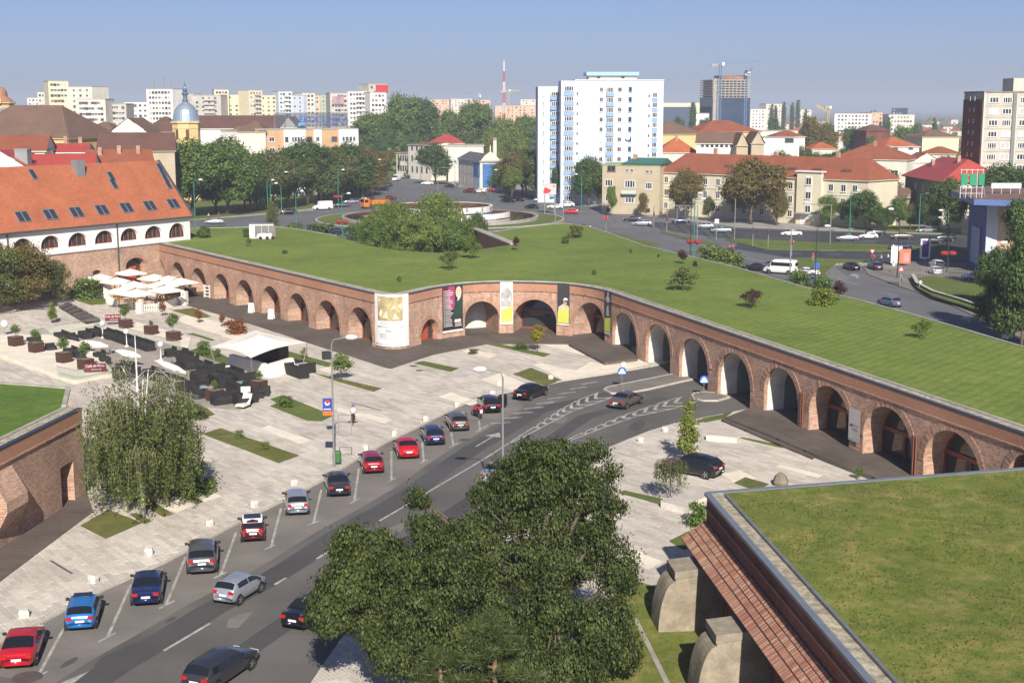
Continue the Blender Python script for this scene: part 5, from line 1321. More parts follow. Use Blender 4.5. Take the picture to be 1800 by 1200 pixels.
BACK += [('round', 885, 462, 282, 1.1, 'olive', "olive tree right behind the corner house"), ('round', 918, 448, 264, 1.1, 'autumn', "yellowing tree behind the billboard"), ('tall', 942, 436, 262, .9, 'mid', "tall green tree touching the blue tower's left edge"), ('round', 968, 422, 298, 1.0, 'dark', "dark tree before the blue tower's left wing"), ('big', 862, 540, 240, .6, 'light', "light tree over the chimney stack"), ('big', 905, 560, 222, .6, 'light', "light park tree filling the gap left of the tower"),
  ('round', 1052, 402, 292, .9, 'dark', "dark tree between blue tower and beige house"), ('round', 470, 392, 264, 1.0, 'dark', "dark tree behind the close pair of lamps"), ('round', 520, 398, 268, 1.0, 'olive', "olive tree left of the white van"), ('round', 560, 420, 256, 1.1, 'dark', "dark tree above the white van"), ('round', 605, 436, 260, 1.1, 'dark', "dark tree above the silver car"), ('round', 650, 476, 262, 1.1, 'autumn', "rusty tree left of the north street"), ('loose', 640, 432, 300, .9, 'autumn', "low rusty tree above the orange lorry"), ('big', 668, 620, 238, .5, 'dark', "dark tree closing the north street, left"), ('big', 735, 640, 240, .5, 'mid', "green tree closing the north street, right"),
  ('round', 1545, 314, 372, .9, 'dark', "low dark hedge tree left of the grey house"), ('round', 1245, 345, 345, .6, 'olive', "small olive tree before the terrace"), ('round', 380, 372, 285, 1.2, 'dark', "dark tree under the tall one by the barracks"), ('round', 430, 384, 285, 1.0, 'mid', "green tree right of the barracks trees")]
for key, u, d, vt, w, c, lab in BACK: tree_d(key, u, d, vt, w, c, lab, "street and park trees")
ORD = 'first second third fourth fifth sixth seventh eighth ninth tenth eleventh twelfth thirteenth fourteenth fifteenth'.split()
PPL = ((1216, 800, 183), (1355, 1300, 185), (1362, 1310, 187), (1376, 1290, 181), (1391, 1280, 182), (1401, 1290, 178), (1413, 760, 195), (1530, 1500, 196), (1537, 1500, 195), (1560, 900, 208), (1640, 800, 210), (1553, 820, 214), (1545, 830, 216))
for i, (u, d, vt) in enumerate(PPL):
 tree_d('poplar', u, d, vt, .8 if i != 6 else .6, 'dark', "dark columnar poplar, %s from the left on the hazy skyline" % ORD[sorted(x[0] for x in PPL).index(u)], "poplars on the skyline")
# windows (unit meshes, scaled per opening)
pane_m = glass("window_glass", (.035, .045, .055), .1, var=1.2)
frame_w = M("frame_white", (.72, .72, .70), .5, .04); frame_b = M("frame_blue", (.2, .38, .62), .5, .05); frame_br = M("frame_brown", (.2, .11, .07), .6, .1); frame_g = M("frame_grey", (.35, .35, .34), .6, .1)
blind_m = M("roller_blind", (.66, .65, .62), .7, .06); curtain_m = M("curtain", (.42, .4, .37), .8, .25, 2)
def win_mesh(key, fm, cols=2, sill=True, glassm=None, arch=False):
 mb = MB(); t = .07
 mb.poly([(-.5, -.03, 0), (.5, -.03, 0), (.5, -.03, 1), (-.5, -.03, 1)], 1)
 for x in (-.5 + t / 2, .5 - t / 2): mb.box((x, -.05, .5), (t, .08, 1), mi=0)
 for z in (t / 2, 1 - t / 2): mb.box((0, -.052, z), (1 - 2 * t, .075, t), mi=0)
 for k in range(1, cols): mb.box((-.5 + k / cols, -.045, .5), (t * .8, .06, 1 - 2 * t), mi=0)
 if sill: mb.box((0, -.1, -.04), (1.12, .2, .07), mi=0)
 return mb.mesh(key, [fm, glassm or pane_m])
WIN = {'w2': win_mesh("window_white", frame_w, 2), 'w3': win_mesh("window_triple", frame_w, 3), 'w4': win_mesh("window_strip", frame_w, 4, False), 'b2': win_mesh("window_blue", frame_b, 2), 'br': win_mesh("window_brown", frame_br, 2), 'blind': win_mesh("window_blind", frame_w, 1, True, blind_m), 'cur': win_mesh("window_curtain", frame_w, 2, True, curtain_m), 'dark': win_mesh("window_plain", frame_g, 1, False), 'hole': win_mesh("window_opening", frame_g, 1, False, dark_in)}
WIN['b2'] = win_mesh("window_blue", frame_b, 1)
def put_windows(root, W, D, side, spec):
 s = dict(cols=3, rows=3, z0=1.0, dz=2.9, w=1.3, h=1.5, st=('w2',), skip=0.0, m=.08); s.update(spec)
 span = W if side == 'F' else D
 cols = s['cols'] if isinstance(s['cols'], (list, tuple)) else [s['m'] + (1 - 2 * s['m']) * (i + .5) / s['cols'] for i in range(s['cols'])]
 for r in range(s['rows']):
  for c in cols:
   if s['skip'] and R.random() < s['skip']: continue
   st = R.choice(s['st']); z = s['z0'] + r * s['dz']
   loc, rz = {'F': ((c * W, 0, z), 0), 'L': ((0, (1 - c) * D, z), -math.pi / 2), 'R': ((W, c * D, z), math.pi / 2)}[side]
   inst("window", WIN[st], root, loc, rz, (s['w'], 1, s['h']))
def bld(name, label, A, B, depth, h, wall, roof=('flat', 0, None), front=None, left=None, right=None, cat="building", group=None, over=.45, chimneys=0, plinth=None):
 A, B = Vector(A), Vector(B); W = (B - A).length; root = thing(name, label, cat, (A.x, A.y, 0), ang(B - A), group)
 mb = MB(); mb.prism([(0, 0), (W, 0), (W, depth), (0, depth)], -.3, h, bottom=False); mb.build("wall", wall, root)
 kind, rise, rm = roof[:3]; o = over; mb = MB()
 if kind == 'flat':
  mb.prism([(-.15, -.15), (W + .15, -.15), (W + .15, depth + .15), (-.15, depth + .15)], h, h + .35)
 else:
  c = [(-o, -o, h), (W + o, -o, h), (W + o, depth + o, h), (-o, depth + o, h)]
  if kind == 'gable': r = [(-o * .3, depth / 2, h + rise), (W + o * .3, depth / 2, h + rise)]
  elif kind == 'hip': k = min(depth / 2, W / 2.05) * (roof[3] if len(roof) > 3 else .9); r = [(k, depth / 2, h + rise), (W - k, depth / 2, h + rise)]
  elif kind == 'gable2': r = [(W / 2, -o * .3, h + rise), (W / 2, depth + o * .3, h + rise)]
  if kind == 'gable2':
   mb.add(c + r, [(0, 4, 5, 3), (4, 1, 2, 5)]); mb.add([(0, 0, h), (W, 0, h), (W / 2, 0, h + rise * .97)], [(0, 1, 2)], 1)
  else:
   mb.add(c + r, [(0, 1, 5, 4), (2, 3, 4, 5)])
   if kind == 'gable': mb.add([(0, 0, h), (0, depth, h), (0, depth / 2, h + rise * .97), (W, 0, h), (W, depth, h), (W, depth / 2, h + rise * .97)], [(0, 2, 1), (3, 4, 5)], 1)
   else: mb.add(c + r, [(1, 2, 5), (3, 0, 4)])
  mb.prism([(-o * .9, -o * .9), (W + o * .9, -o * .9), (W + o * .9, depth + o * .9), (-o * .9, depth + o * .9)], h - .22, h - .02, 1)
 ro = mb.build("roof", [rm or concrete, wall], root)
 for k in range(chimneys):
  t = (k + .7) / (chimneys + .4); y = depth / 2 + R.uniform(-.25, .1) * depth; zz = h + rise * (1 - abs(y - depth / 2) / (depth / 2)) if kind != 'flat' else h
  MB().box((t * W, y, zz + .5), (.8, .8, 2.2)).build("chimney", brick_dark, ro)
 for sd, sp in (('F', front), ('L', left), ('R', right)):
  for q in (sp if isinstance(sp, list) else [sp] if sp else []): put_windows(root, W, depth, sd, q)
 root['w_'] = W
 return root
def wallm(name, c, var=.1, sc=.25): return M(name, c, .9, var, sc, fine=2.5)
cream = wallm("cream_render", (.62, .57, .42)); beige = wallm("beige_render", (.42, .36, .25)); greyr = wallm("grey_render", (.22, .2, .17), .25); white_r = wallm("white_paint_wall", (.7, .68, .63)); yellow_r = wallm("yellow_render", (.6, .46, .22)); peach = wallm("peach_render", (.62, .42, .28)); orange_r = wallm("orange_render", (.48, .31, .17)); panel = wallm("panel_grey", (.46, .43, .37), .14); palebl = wallm("pale_blue_render", (.52, .57, .62), .05); blue_r = wallm("blue_render", (.24, .37, .58), .06); offw = wallm("offwhite_render", (.64, .6, .5)); py = wallm("pale_yellow_render", (.65, .58, .38)); pgreen = wallm("pale_green_render", (.42, .5, .36)); terrac = brick("end_wall_brick", (.16, .045, .03), (.19, .06, .04), (.17, .08, .06), pale_amt=.1)
t_red = roof_tiles("red_tiles", (.27, .085, .045), (.32, .115, .065)); t_or = roof_tiles("bright_tiles", (.42, .12, .05), (.46, .15, .07), pale=.1); t_br = roof_tiles("brown_tiles", (.16, .1, .075), (.21, .135, .1), pale=.3); t_dk = roof_tiles("dark_tiles", (.13, .07, .055), (.17, .09, .07)); t_metal = M("red_sheet_roof", (.36, .06, .045), .5, .1, .3); t_grn = M("green_sheet_roof", (.03, .13, .1), .5, .1, .3); t_grn2 = M("pale_green_roof", (.22, .38, .18), .7, .2, .3)
sheet_metal = M("grey_sheet", (.3, .31, .32), .5, .15, .5, metal=.3)
# pale blue tower block
d = 404; hb = ZT(d, 142)
tb = bld("tower_block", "tall pale blue apartment tower with bright blue balconies", AT(1010, d), AT(1163, d + 1), 18, hb, palebl, ('flat', 0, palebl), right=dict(cols=2, rows=9, z0=8, dz=2.83))
W = tb['w_']; z0 = ZT(d, 345); fl = (ZT(d, 157) - ZT(d, 262)) / 6.0
fx = lambda u: (u - 1010) / 153.0
nf = 11
for r in range(nf):
 zc = ZT(d, 162) - r * fl
 if zc < 1.5: break
 for u, w, st in ((1055, 1.0, 'w2'), (1087, 1.15, 'w2')): inst("window", WIN['blind' if R.random() < .2 else st], tb, (fx(u) * W, 0, zc), 0, (w, 1, 1.35))
 inst("window", WIN['b2'], tb, (fx(1105) * W, 0, zc), 0, (.95, 1, 1.5)); inst("window", WIN['w4'], tb, (fx(1070) * W, -.75, zc - .15), 0, (2.0, 1, 1.5)); inst("window", WIN['w3'], tb, (fx(1148) * W, -.1, zc - 1.6), 0, (1.35, 1, 1.45)); inst("window", WIN['dark'], tb, (fx(1013.5) * W, 0, zc - .9), 0, (.4, 1, .8)); inst("window", WIN['dark'], tb, (fx(1138) * W, 0, zc - 1.5), 0, (.4, 1, .8))
 mb = MB(); mb.box((fx(1070) * W, -.38, zc - .72), (2.15, .76, 1.1)); mb.build("balcony", blue_r, tb)
 mb = MB(); mb.box((fx(1070) * W, -.36, zc + .62), (2.0, .7, 1.5)); mb.build("balcony_box", palebl, tb)
 mb = MB(); mb.box((fx(1148) * W, -.06, zc - 2.3), (1.5, .16, 1.15)); mb.build("spandrel", blue_r, tb)
wing = MB();
def tl(u, dd): v = AT(u, dd) - tb.location; c, s = math.cos(-tb.rotation_euler.z), math.sin(-tb.rotation_euler.z); return (v.x * c - v.y * s, v.x * s + v.y * c)
hw_ = ZT(414, 152); p0, p1 = tl(945, 414), tl(986, 412)
wing.prism([p0, p1, (p1[0], p1[1] + 12), (p0[0], p0[1] + 12)], -.3, hw_); wing.build("wing", palebl, tb)
q0, q1 = tl(985, 403.4), tl(1010.2, 403.4); hs = ZT(403, 142)
mb = MB(); mb.prism([q0, q1, (q1[0], q1[1] + 11), (q0[0], q0[1] + 11)], -.3, hs); mb.build("stair_bay", palebl, tb)
for r in range(13):
 zc = ZT(403, 160) - r * fl
 if zc < .5: break
 xm = (q0[0] + q1[0]) / 2 + .2
 yq = min(q0[1], q1[1]) - .04; inst("window", WIN['w4'], tb, (xm, yq, zc), 0, (2.7, 1, 1.35)); mb = MB(); mb.box((xm, yq, zc - .75), (2.85, .2, 1.15)); mb.build("spandrel", blue_r, tb)
 zw = ZT(413, 169) - r * fl
 if zw > 1:
  a, b = tl(958.5, 413.6), tl(975, 412.8)
  inst("window", WIN[R.choice(('w3', 'cur', 'w3', 'br'))], tb, (a[0], a[1] - .05, zw), 0, (1.7, 1, 1.15)); inst("window", WIN['w4'], tb, (b[0], b[1] - .9, zw), 0, (2.5, 1, 1.2))
  mb = MB(); mb.box((b[0], b[1] - .45, zw - .68), (2.8, .9, 1.05)); mb.build("balcony", blue_r, tb); mb = MB(); mb.box((b[0], b[1] - .42, zw + .6), (2.5, .8, 1.3)); mb.build("balcony_box", palebl, tb)
a, b = tl(1033, 409), tl(1116, 409); zt = ZT(409, 127)
mb = MB(); mb.prism([a, b, (b[0], b[1] + 8), (a[0], a[1] + 8)], hb, zt - .6); mb.build("penthouse", offw, tb)
a, b = tl(1029, 408), tl(1120, 408); mb = MB(); mb.prism([a, b, (b[0], b[1] + 10), (a[0], a[1] + 10)], zt - 1.0, zt); mb.build("penthouse_roof", M("sky_blue_fascia", (.3, .5, .72), .6, .05), tb)
for u in (1050, 1092): a = tl(u, 408.9); inst("window", WIN['dark'], tb, (a[0], a[1], ZT(409, 138)), 0, (1.0, 1, .5))
mb = MB(); mb.lathe([(.05, -.15), (.35, -.08), (.7, .15)], 12, (fx(1101) * W, -.7, ZT(d, 243)), axis='y'); mb.build("satellite_dish", frame_w, tb)
# grey tower block with brick end wall
gA = AT(1717, 334); gB = gA + Vector((23, 2.0, 0)); hg = ZT(334, 163)
gt = bld("tower_block", "grey panel tower block with dark red brick end wall at the right edge", gA, gB, 11.5, hg, panel, ('flat', 0, concrete_dark)); W = gt['w_']
flg = (ZT(334, 175) - ZT(334, 295)) / 6
for r in range(11):
 zc = ZT(334, 181) - r * flg
 if zc < .5: break
 for u, w in ((1733.5, 2.35), (1762, 2.35), (1794, 2.35), (1824, 2.35)):
  t = (AT(u, 332) - gA).length / W; inst("window", WIN[R.choice(('w3', 'w3', 'cur', 'blind', 'w4'))], gt, (t * W, 0, zc), 0, (w, 1, 1.35))
 mb = MB(); mb.box((W / 2, -.03, zc - .75), (W, .06, .05)); mb.build("panel_joint", concrete_dark, gt)
t = (AT(1775.5, 331) - gA).length
mb = MB(); mb.box((t, -.15, hg / 2), (.9, .5, hg)); mb.build("seam_recess", wallm("seam_grey", (.2, .19, .18)), gt); mb = MB(); mb.box((t + .55, -.2, hg / 2), (.18, .4, hg - .1)); mb.build("seam_strip", M("mint_strip", (.45, .6, .5), .7, .05), gt)
mb = MB(); mb.box((-.12, 5.7, hg / 2 - .8), (.3, 11.2, hg - 1.6)); mb.build("brick_end_wall", terrac, gt); mb = MB(); mb.box((.1, -.12, hg / 2), (.32, .3, hg)); mb.build("corner_strip", M("mint_strip", (.45, .6, .5)), gt)
for r in range(9):
 for y in (4.6, 7.2): inst("window", WIN['w2'], gt, (-.28, y, ZT(334, 176) - r * flg), -math.pi / 2, (.5, 1, .9))
mb = MB(); a = (AT(1765, 338) - gA).length; mb.box((a + 5, 6, hg + 1.8), (11, 6, 3.4)); mb.build("penthouse", panel, gt)
# cream terrace with red roof
cA, cB = AT(1160, 368), AT(1523, 322); hc = 11.2
ct = bld("terrace_house", "long cream three-storey terrace with a red tiled roof facing the boulevard", cA, cB, 13, hc, cream, ('hip', ZT(328, 279) - hc, t_red, .55), chimneys=3); W = ct['w_']
def cf(u):
 best = min((abs(900 + FPX * p.x / (p.y * CP + 20 * SP) - u), k) for k, p in ((k / 400, cA.lerp(cB, k / 400)) for k in range(401))); return best[1]
for u in (1171, 1190, 1210, 1240, 1262, 1290, 1310, 1340, 1362, 1389.5, 1460, 1482.5, 1503):
 for z, h_, st in ((8.3, 1.75, 'w2'), (4.9, 1.9, 'w2'), (1.5, 1.7, 'w2')): inst("window", WIN[st], ct, (cf(u) * W, 0, z), 0, (1.35, 1, h_))
x0, x1 = cf(1404) * W, cf(1447) * W; mb = MB(); mb.box(((x0 + x1) / 2, -.45, 6.3), (x1 - x0, .9, 12.9)); mb.build("stair_bay", cream, ct)
mb = MB(); mb.box(((x0 + x1) / 2, -.3, 12.85), (x1 - x0 + .7, 2.0, .3)); mb.build("bay_cornice", white_r, ct)
for z in (2.9, 6.2, 9.6): inst("window", WIN['w2'], ct, ((x0 + x1) / 2, -.97, z), 0, (1.6, 1, 1.8))
mb = MB(); mb.box(((x0 + x1) / 2, -.93, 6.5), (1.9, .06, 10.5)); mb.build("bay_panel", white_r, ct)
mb = MB(); mb.box(((x0 + x1) / 2 - 1.2, -1.6, 2.75), (3.8, 1.6, .25)); mb.build("door_canopy", concrete, ct); mb = MB(); mb.box(((x0 + x1) / 2 - 1.6, -.96, 1.2), (1.3, .12, 2.4)); mb.build("door", frame_w, ct); mb = MB(); mb.box(((x0 + x1) / 2 + 1.5, -.98, 2.9), (2.2, .12, .5)); mb.build("shop_sign", M("sign_green", (.03, .25, .13), .5, .05), ct)
for z in (3.9, 7.5, hc - .35):
 for a_, b_ in ((0, x0), (x1, W)): mb = MB(); mb.box(((a_ + b_) / 2, -.05, z), (b_ - a_ - .02, .12, .16)); mb.build("string_course", white_r, ct)
rf = [c for c in ct.children if c.name.startswith('roof')][0]
rise = ZT(328, 279) - hc
for u in (1271, 1478, 1425, 1382):
 t = cf(u) * W; mb = MB(); mb.add([(t - 1.6, 1.9, hc + 1.55), (t + 1.6, 1.9, hc + 1.55), (t + 1.3, 1.9, hc + 2.2), (t - 1.3, 1.9, hc + 2.2), (t - 1.2, 4.2, hc + 2.6), (t + 1.2, 4.2, hc + 2.6)], [(0, 1, 2, 3), (3, 2, 5, 4), (0, 3, 4), (1, 5, 2)]); mb.build("dormer", t_dk, rf)
# beige house with green roofs
bA, bB = AT(1058, 370), AT(1159, 364); hb2 = ZT(367, 291)
bh_ = bld("apartment_house", "beige four-storey house with green sheet roofs beside the blue tower", bA, bB, 13, hb2, beige, ('flat', 0, t_grn2), left=dict(cols=2, rows=3, z0=2, dz=3.4)); W = bh_['w_']
f2 = lambda u: (u - 1058) / 101.0
for u, v, w, h_, st in ((1074, 302, 2.3, 1.5, 'br'), (1102, 303, .8, .9, 'w2'), (1110, 303, .8, .9, 'w2'), (1137, 304, .8, .8, 'w2'), (1144, 304, .8, .8, 'w2'), (1070, 328, 2.2, 1.8, 'w3'), (1107, 330, 3.0, 2.0, 'w4'), (1140, 332, 1.8, 1.8, 'w3'), (1070, 355, 2.0, 1.8, 'w3'), (1107, 357, 2.6, 1.6, 'w3'), (1139, 373, 1.3, 1.2, 'dark'), (1070, 374, 1.4, 1.2, 'dark')):
 inst("window", WIN[st], bh_, (f2(u) * W, 0, ZT(367, v)), 0, (w, 1, h_))
mb = MB(); mb.box((f2(1107) * W, -.6, ZT(366, 341)), (4.0, 1.2, .3)); mb.build("balcony", concrete, bh_); mb = MB(); mb.box((f2(1107) * W, -1.15, ZT(366, 338)), (4.0, .08, .9)); mb.build("balcony_rail", M("mint_strip", (.45, .6, .5)), bh_)
mb = MB(); mb.add([(f2(1092) * W, -.5, hb2 + .4), (W + .5, -.5, hb2 + .4), (W + .3, 6, hb2 + 1.9), (f2(1102) * W, 6, hb2 + 1.9), (f2(1092) * W, -.5, hb2 + .36), (W + .5, -.5, hb2 + .36), (W + .3, 12, hb2 + .4), (f2(1102) * W, 12, hb2 + .4)], [(0, 1, 2, 3), (3, 2, 6, 7), (0, 3, 7), (1, 6, 2)]); mb.build("upper_roof", t_grn, bh_)
mb = MB(); mb.box((f2(1106) * W, 5, hb2 + 1.6), (1.0, 1.0, 2.4)); mb.build("chimney", brick_dark, bh_)
# grey house with red hipped roof
hA, hB = AT(1588, 352), AT(1654, 322)
gh = bld("house", "grey rendered house with bright red hipped roof behind street trees", hA, hB, 15, 11.0, greyr, ('hip', 5.0, t_metal, .75), front=[dict(cols=[.3, .5, .68, .86], rows=3, z0=1.4, dz=3.3, w=1.1, h=1.6, st=('dark', 'w2', 'dark'))], right=dict(cols=3, rows=3, z0=1.6, dz=3.3), over=.9, chimneys=2)
mb = MB(); mb.box((gh['w_'] + .06, 7.5, 5.4), (.1, 14.9, 10.8)); mb.build("side_render", cream, gh)
# blue shop with flat brown canopy roof
sA, sB, sC = AT(1698, 246), AT(1729, 232), AT(1860, 226); hsx = ZT(232, 356)
sh = thing("shop", "blue and peach corner shop under a wide brown flat roof", "building", (sB.x, sB.y, 0))
def prism_w(nm, pts, z0, z1, mat, root): mb = MB(); mb.prism([(p.x, p.y) for p in pts], z0, z1); return mb.build(nm, mat, root, world=True)
bk = Vector((8, 16, 0))
prism_w("wall", [sB + Vector((1.6, .2, 0)), sC, sC + bk, sB + bk], -.3, hsx, peach, sh)
prism_w("blue_wall", [sA, sB, sB + Vector((1.7, .6, 0)), sA + Vector((3, 6, 0))], -.3, hsx + .1, M("cobalt_panel", (.03, .07, .27), .6, .08), sh)
prism_w("poster_panel", [sB + Vector((.0, -.12, 0)), sB + Vector((1.9, -.18, 0)), sB + Vector((1.9, .1, 0)), sB + Vector((0, .1, 0))], .5, hsx - .3, M("poster_pale", (.5, .56, .62), .6, .2, .3), sh)
prism_w("poster", [sA.lerp(sB, .25) + Vector((-.2, -.15, 0)), sA.lerp(sB, .72) + Vector((-.2, -.15, 0)), sA.lerp(sB, .72), sA.lerp(sB, .25)], 1.2, 7.5, M("poster_lilac", (.3, .33, .5), .6, .1), sh)
o0, o1 = AT(1672, 250, hsx), AT(1712, 226, hsx); o2 = AT(1880, 219, hsx); o3 = o2 + Vector((10, 30, 0)); o4 = o0 + Vector((12, 14, 0))
prism_w("roof", [o0, o1, o2, o3, o4], hsx, hsx + .9, M("blue_fascia", (.1, .17, .4), .5, .08), sh); prism_w("roof_deck", [p + Vector((0, .25, 0)) for p in (o0, o1, o2, o3, o4)], hsx + .9, hsx + .98, M("brown_roofing", (.17, .1, .085), .9, .15, .3), sh)
inst("window", WIN['dark'], sh, tuple(sB.lerp(sC, .38) - sh.location + Vector((0, -.02, hsx - 3))), 0, (3, 1, 1.8))
# green letters on a scaffold above the shop
rs_ = thing("roof_sign", "green rooftop sign on a white steel lattice above the blue shop", "sign", tuple(AT(1705, 228, hsx + .98)))
stl = M("white_steel", (.6, .6, .6), .4, .08); mb = MB()
for k in range(5): mb.tube([(-1.6 + k * .9, .2, 0), (-1.6 + k * .9, .2, 4.8)], .06, 4); mb.tube([(-1.6 + k * .9, .2, 3.0), (-.8 + k * .9 + .6, 2.6, 0)], .05, 4)
for z in (.8, 1.8, 2.8, 3.8, 4.7): mb.tube([(-1.7, .2, z), (2.2, .2, z)], .05, 4)
mb.build("lattice", stl, rs_)
for x in (-1.1, .35, 1.75): MB().box((x, .05, 3.1), (1.15, .16, 1.9), R.uniform(-.3, .3)).build("letter_panel", M("sign_green", (.03, .25, .13)), rs_)
# small white sign frame further right
rs2 = thing("roof_sign", "low white lattice sign on the right part of the shop roof", "sign", tuple(AT(1768, 240, hsx + .98))); mb = MB()
for k in range(4): mb.tube([(-2.4 + k * 1.6, 0, 0), (-2.4 + k * 1.6, 0, .9)], .05, 4)
mb.build("leg", stl, rs2); MB().box((0, 0, 1.4), (5.2, .15, .9)).build("panel", M("sign_white", (.75, .75, .75)), rs2)
# orange apartment house with rooftop sign
oA, oB = AT(452, 440), AT(631, 452); ho = ZT(447, 228)
ob = bld("apartment_house", "orange and white apartment house with flat roof behind dark street trees", oA, oB, 14, ho, orange_r, ('flat', 0, concrete)); W = ob['w_']
fo = lambda u: (u - 452) / 179.0
for u0, u1 in ((500, 538), (552, 566), (596, 631)):
 mb = MB(); x0, x1 = fo(u0) * W, fo(u1) * W; mb.box(((x0 + x1) / 2, -.3, ho / 2), (x1 - x0, .7, ho - .1)); mb.build("white_bay", white_r, ob)
for r in range(6):
 z = ZT(447, 249) - r * 3.4
 for u, w, st, y in ((465, 1.1, 'w2', 0), (480, 1.5, 'w2', 0), (505, .9, 'br', -.66), (523, 3.2, 'w4', -.66), (545, 1.5, 'br', 0), (559, 1.0, 'w2', -.66), (589, 1.6, 'br', 0), (614, 4.2, 'w4', -.66)): inst("window", WIN[st], ob, (fo(u) * W, y, z), 0, (w * 1.2, 1, 1.6))
mb = MB(); p2 = AT(396, 385) - oA
wg = bld("apartment_house", "white balconied wing left of the orange apartment house", AT(392, 454), AT(451, 442), 12, ho - .6, white_r, ('flat', 0, concrete), front=[dict(cols=[.3, .6, .85], rows=6, z0=2.0, dz=3.0, w=1.8, h=1.7, st=('br', 'dark'))])
eb = thing("roof_sign", "wire mesh rooftop sign reading EKOCLINICA on the orange house", "sign", tuple(AT(548, 448, ho + .35)), ang(oB - oA)); Ls = (612 - 484) / FPX * 448
mb = MB()
for k in range(8): mb.tube([(-Ls / 2 + Ls * k / 7, 0, 0), (-Ls / 2 + Ls * k / 7, 0, 5.2)], .09, 4); mb.tube([(-Ls / 2 + Ls * k / 7, 0, 3.6), (-Ls / 2 + Ls * k / 7, 2.2, 0)], .06, 4)
mb.build("frame", sheet_metal, eb)
MB().box((0, -.06, 2.7), (Ls, .04, 4.7)).build("mesh_panel", clear_glass("mesh_screen", (.62, .68, .72), .16), eb)
sb_ = M("sign_navy", (.05, .06, .3), .5, 0); text_mesh("lettering", "EKOCLINICA", 2.8, sb_, eb, (Ls * .17, -.14, 2.75), (math.pi / 2, 0, 0), .03); text_mesh("lettering_small", "CENTRU MEDICAL", .9, sb_, eb, (Ls * .24, -.14, 1.1), (math.pi / 2, 0, 0), .03)
mb = MB(); mb.add([(-4.6, -.15, .6), (-1.6, -.15, 1.6), (-4.2, -.15, 2.0)], [(0, 1, 2)]); mb.add([(-3.8, -.15, 2.6), (-2.2, -.15, 3.8), (-2.9, -.15, 2.5)], [(0, 1, 2)]); mb.build("blue_mark", M("sign_azure", (.08, .3, .6), .5, 0), eb)
# church tower with silver dome
tp = AT(332.5, 425); sc_ = 425 / FPX; ch = thing("church_tower", "yellow church tower with a silver onion dome and spire", "church", tp)
wd = 24 * sc_; zc_ = ZT(425, 213); mb = MB(); mb.lathe([(wd, 0), (wd, zc_ - 2.2), (wd * 1.03, zc_ - 2.2), (wd * 1.03, zc_ - 1.9), (wd, zc_ - 1.9), (wd, zc_ - .6), (wd * 1.1, zc_ - .6), (wd * 1.1, zc_)], 8, rot=math.pi / 8); mb.build("tower", yellow_r, ch)
zz = lambda v: ZT(425, v); prof = [(23 * sc_, zz(213)), (22.5 * sc_, zz(209)), (21 * sc_, zz(200)), (18.5 * sc_, zz(193)), (14 * sc_, zz(187)), (8 * sc_, zz(182)), (5 * sc_, zz(180))]
dome_m = M("silver_dome", (.42, .52, .62), .32, .08, .5, metal=.6); mb = MB(); mb.lathe(prof, 24); mb.build("dome", dome_m, ch, smooth=False)
mb = MB(); mb.lathe([(5 * sc_, zz(180)), (5.5 * sc_, zz(177)), (3.6 * sc_, zz(174)), (3.6 * sc_, zz(168)), (6 * sc_, zz(166)), (6 * sc_, zz(164)), (3 * sc_, zz(162)), (4.6 * sc_, zz(159)), (2 * sc_, zz(155)), (1 * sc_, zz(152)), (2.2 * sc_, zz(150)), (.5 * sc_, zz(148)), (.25 * sc_, zz(143))], 12); mb.build("spire", M("dark_spire", (.14, .19, .25), .4, .1, metal=.4), ch)
for a in (-.5, .3): mb = MB(); an = -math.pi / 2 + a; mb.box((0, 0, zz(236)), (1.0, .3, 3.0)); o = mb.build("belfry_window", M("louvre_brown", (.12, .05, .03), .8, .1), ch); o.location = (math.cos(an) * wd * .96, math.sin(an) * wd * .96, 0); o.rotation_euler = (0, 0, an + math.pi / 2)
# old town roofs at the left
def gp2(u0, d0, u1, d1): return AT(u0, d0), AT(u1, d1)
lc = bld("church", "big brown hipped church roof at the left edge", *gp2(-70, 330, 128, 325), 26, ZT(328, 243), yellow_r, ('hip', ZT(341, 185) - ZT(328, 243), t_br, .62), right=dict(cols=3, rows=1, z0=9, w=1.2, h=2.4, st=('dark',)))
cd = thing("church_dome", "copper-brown dome with cross above the brown church roof", "church", AT(10, 350)); s_ = 350 / FPX; zz = lambda v: ZT(350, v)
mb = MB(); mb.lathe([(26 * s_, zz(190)), (26 * s_, zz(183)), (29 * s_, zz(182)), (29 * s_, zz(180))], 12); mb.build("drum", yellow_r, cd); mb = MB(); mb.lathe([(27 * s_, zz(180)), (22 * s_, zz(175)), (16 * s_, zz(170)), (15.5 * s_, zz(165)), (14.5 * s_, zz(160)), (11 * s_, zz(156)), (4 * s_, zz(152.5)), (1 * s_, zz(151))], 16); mb.build("dome", M("copper_brown", (.36, .17, .1), .6, .15, .5), cd)
mb = MB(); mb.box((0, 0, zz(146)), (.2, .2, zz(141) - zz(151))); mb.box((0, 0, zz(144.5)), (1.1, .2, .2)); mb.lathe([(.2, 0), (.5, .3), (.2, .6)], 8, (0, 0, zz(151))); mb.build("cross", M("dark_lead", (.06, .065, .07)), cd)
mb = MB(); mb.lathe([(6 * s_, 0), (6 * s_, .3)], 16, (9 * s_, -28 * s_, zz(178)), axis='y'); mb.build("oculus_rim", yellow_r, cd); mb = MB(); mb.lathe([(3.6 * s_, -.05), (3.6 * s_, .02)], 14, (9 * s_, -28 * s_, zz(178)), axis='y'); mb.build("oculus", dark_in, cd)
def hs(label, u0, u1, d, vev, vridge, depth, wall, roof, rm, dd=0, **kw):
 h = ZT(d, vev); rise = max(.5, ZT(d + depth / 2, vridge) - h)
 return bld("house", label, AT(u0, d), AT(u1, d + dd), depth, h, wall, (roof, rise, rm), **kw)
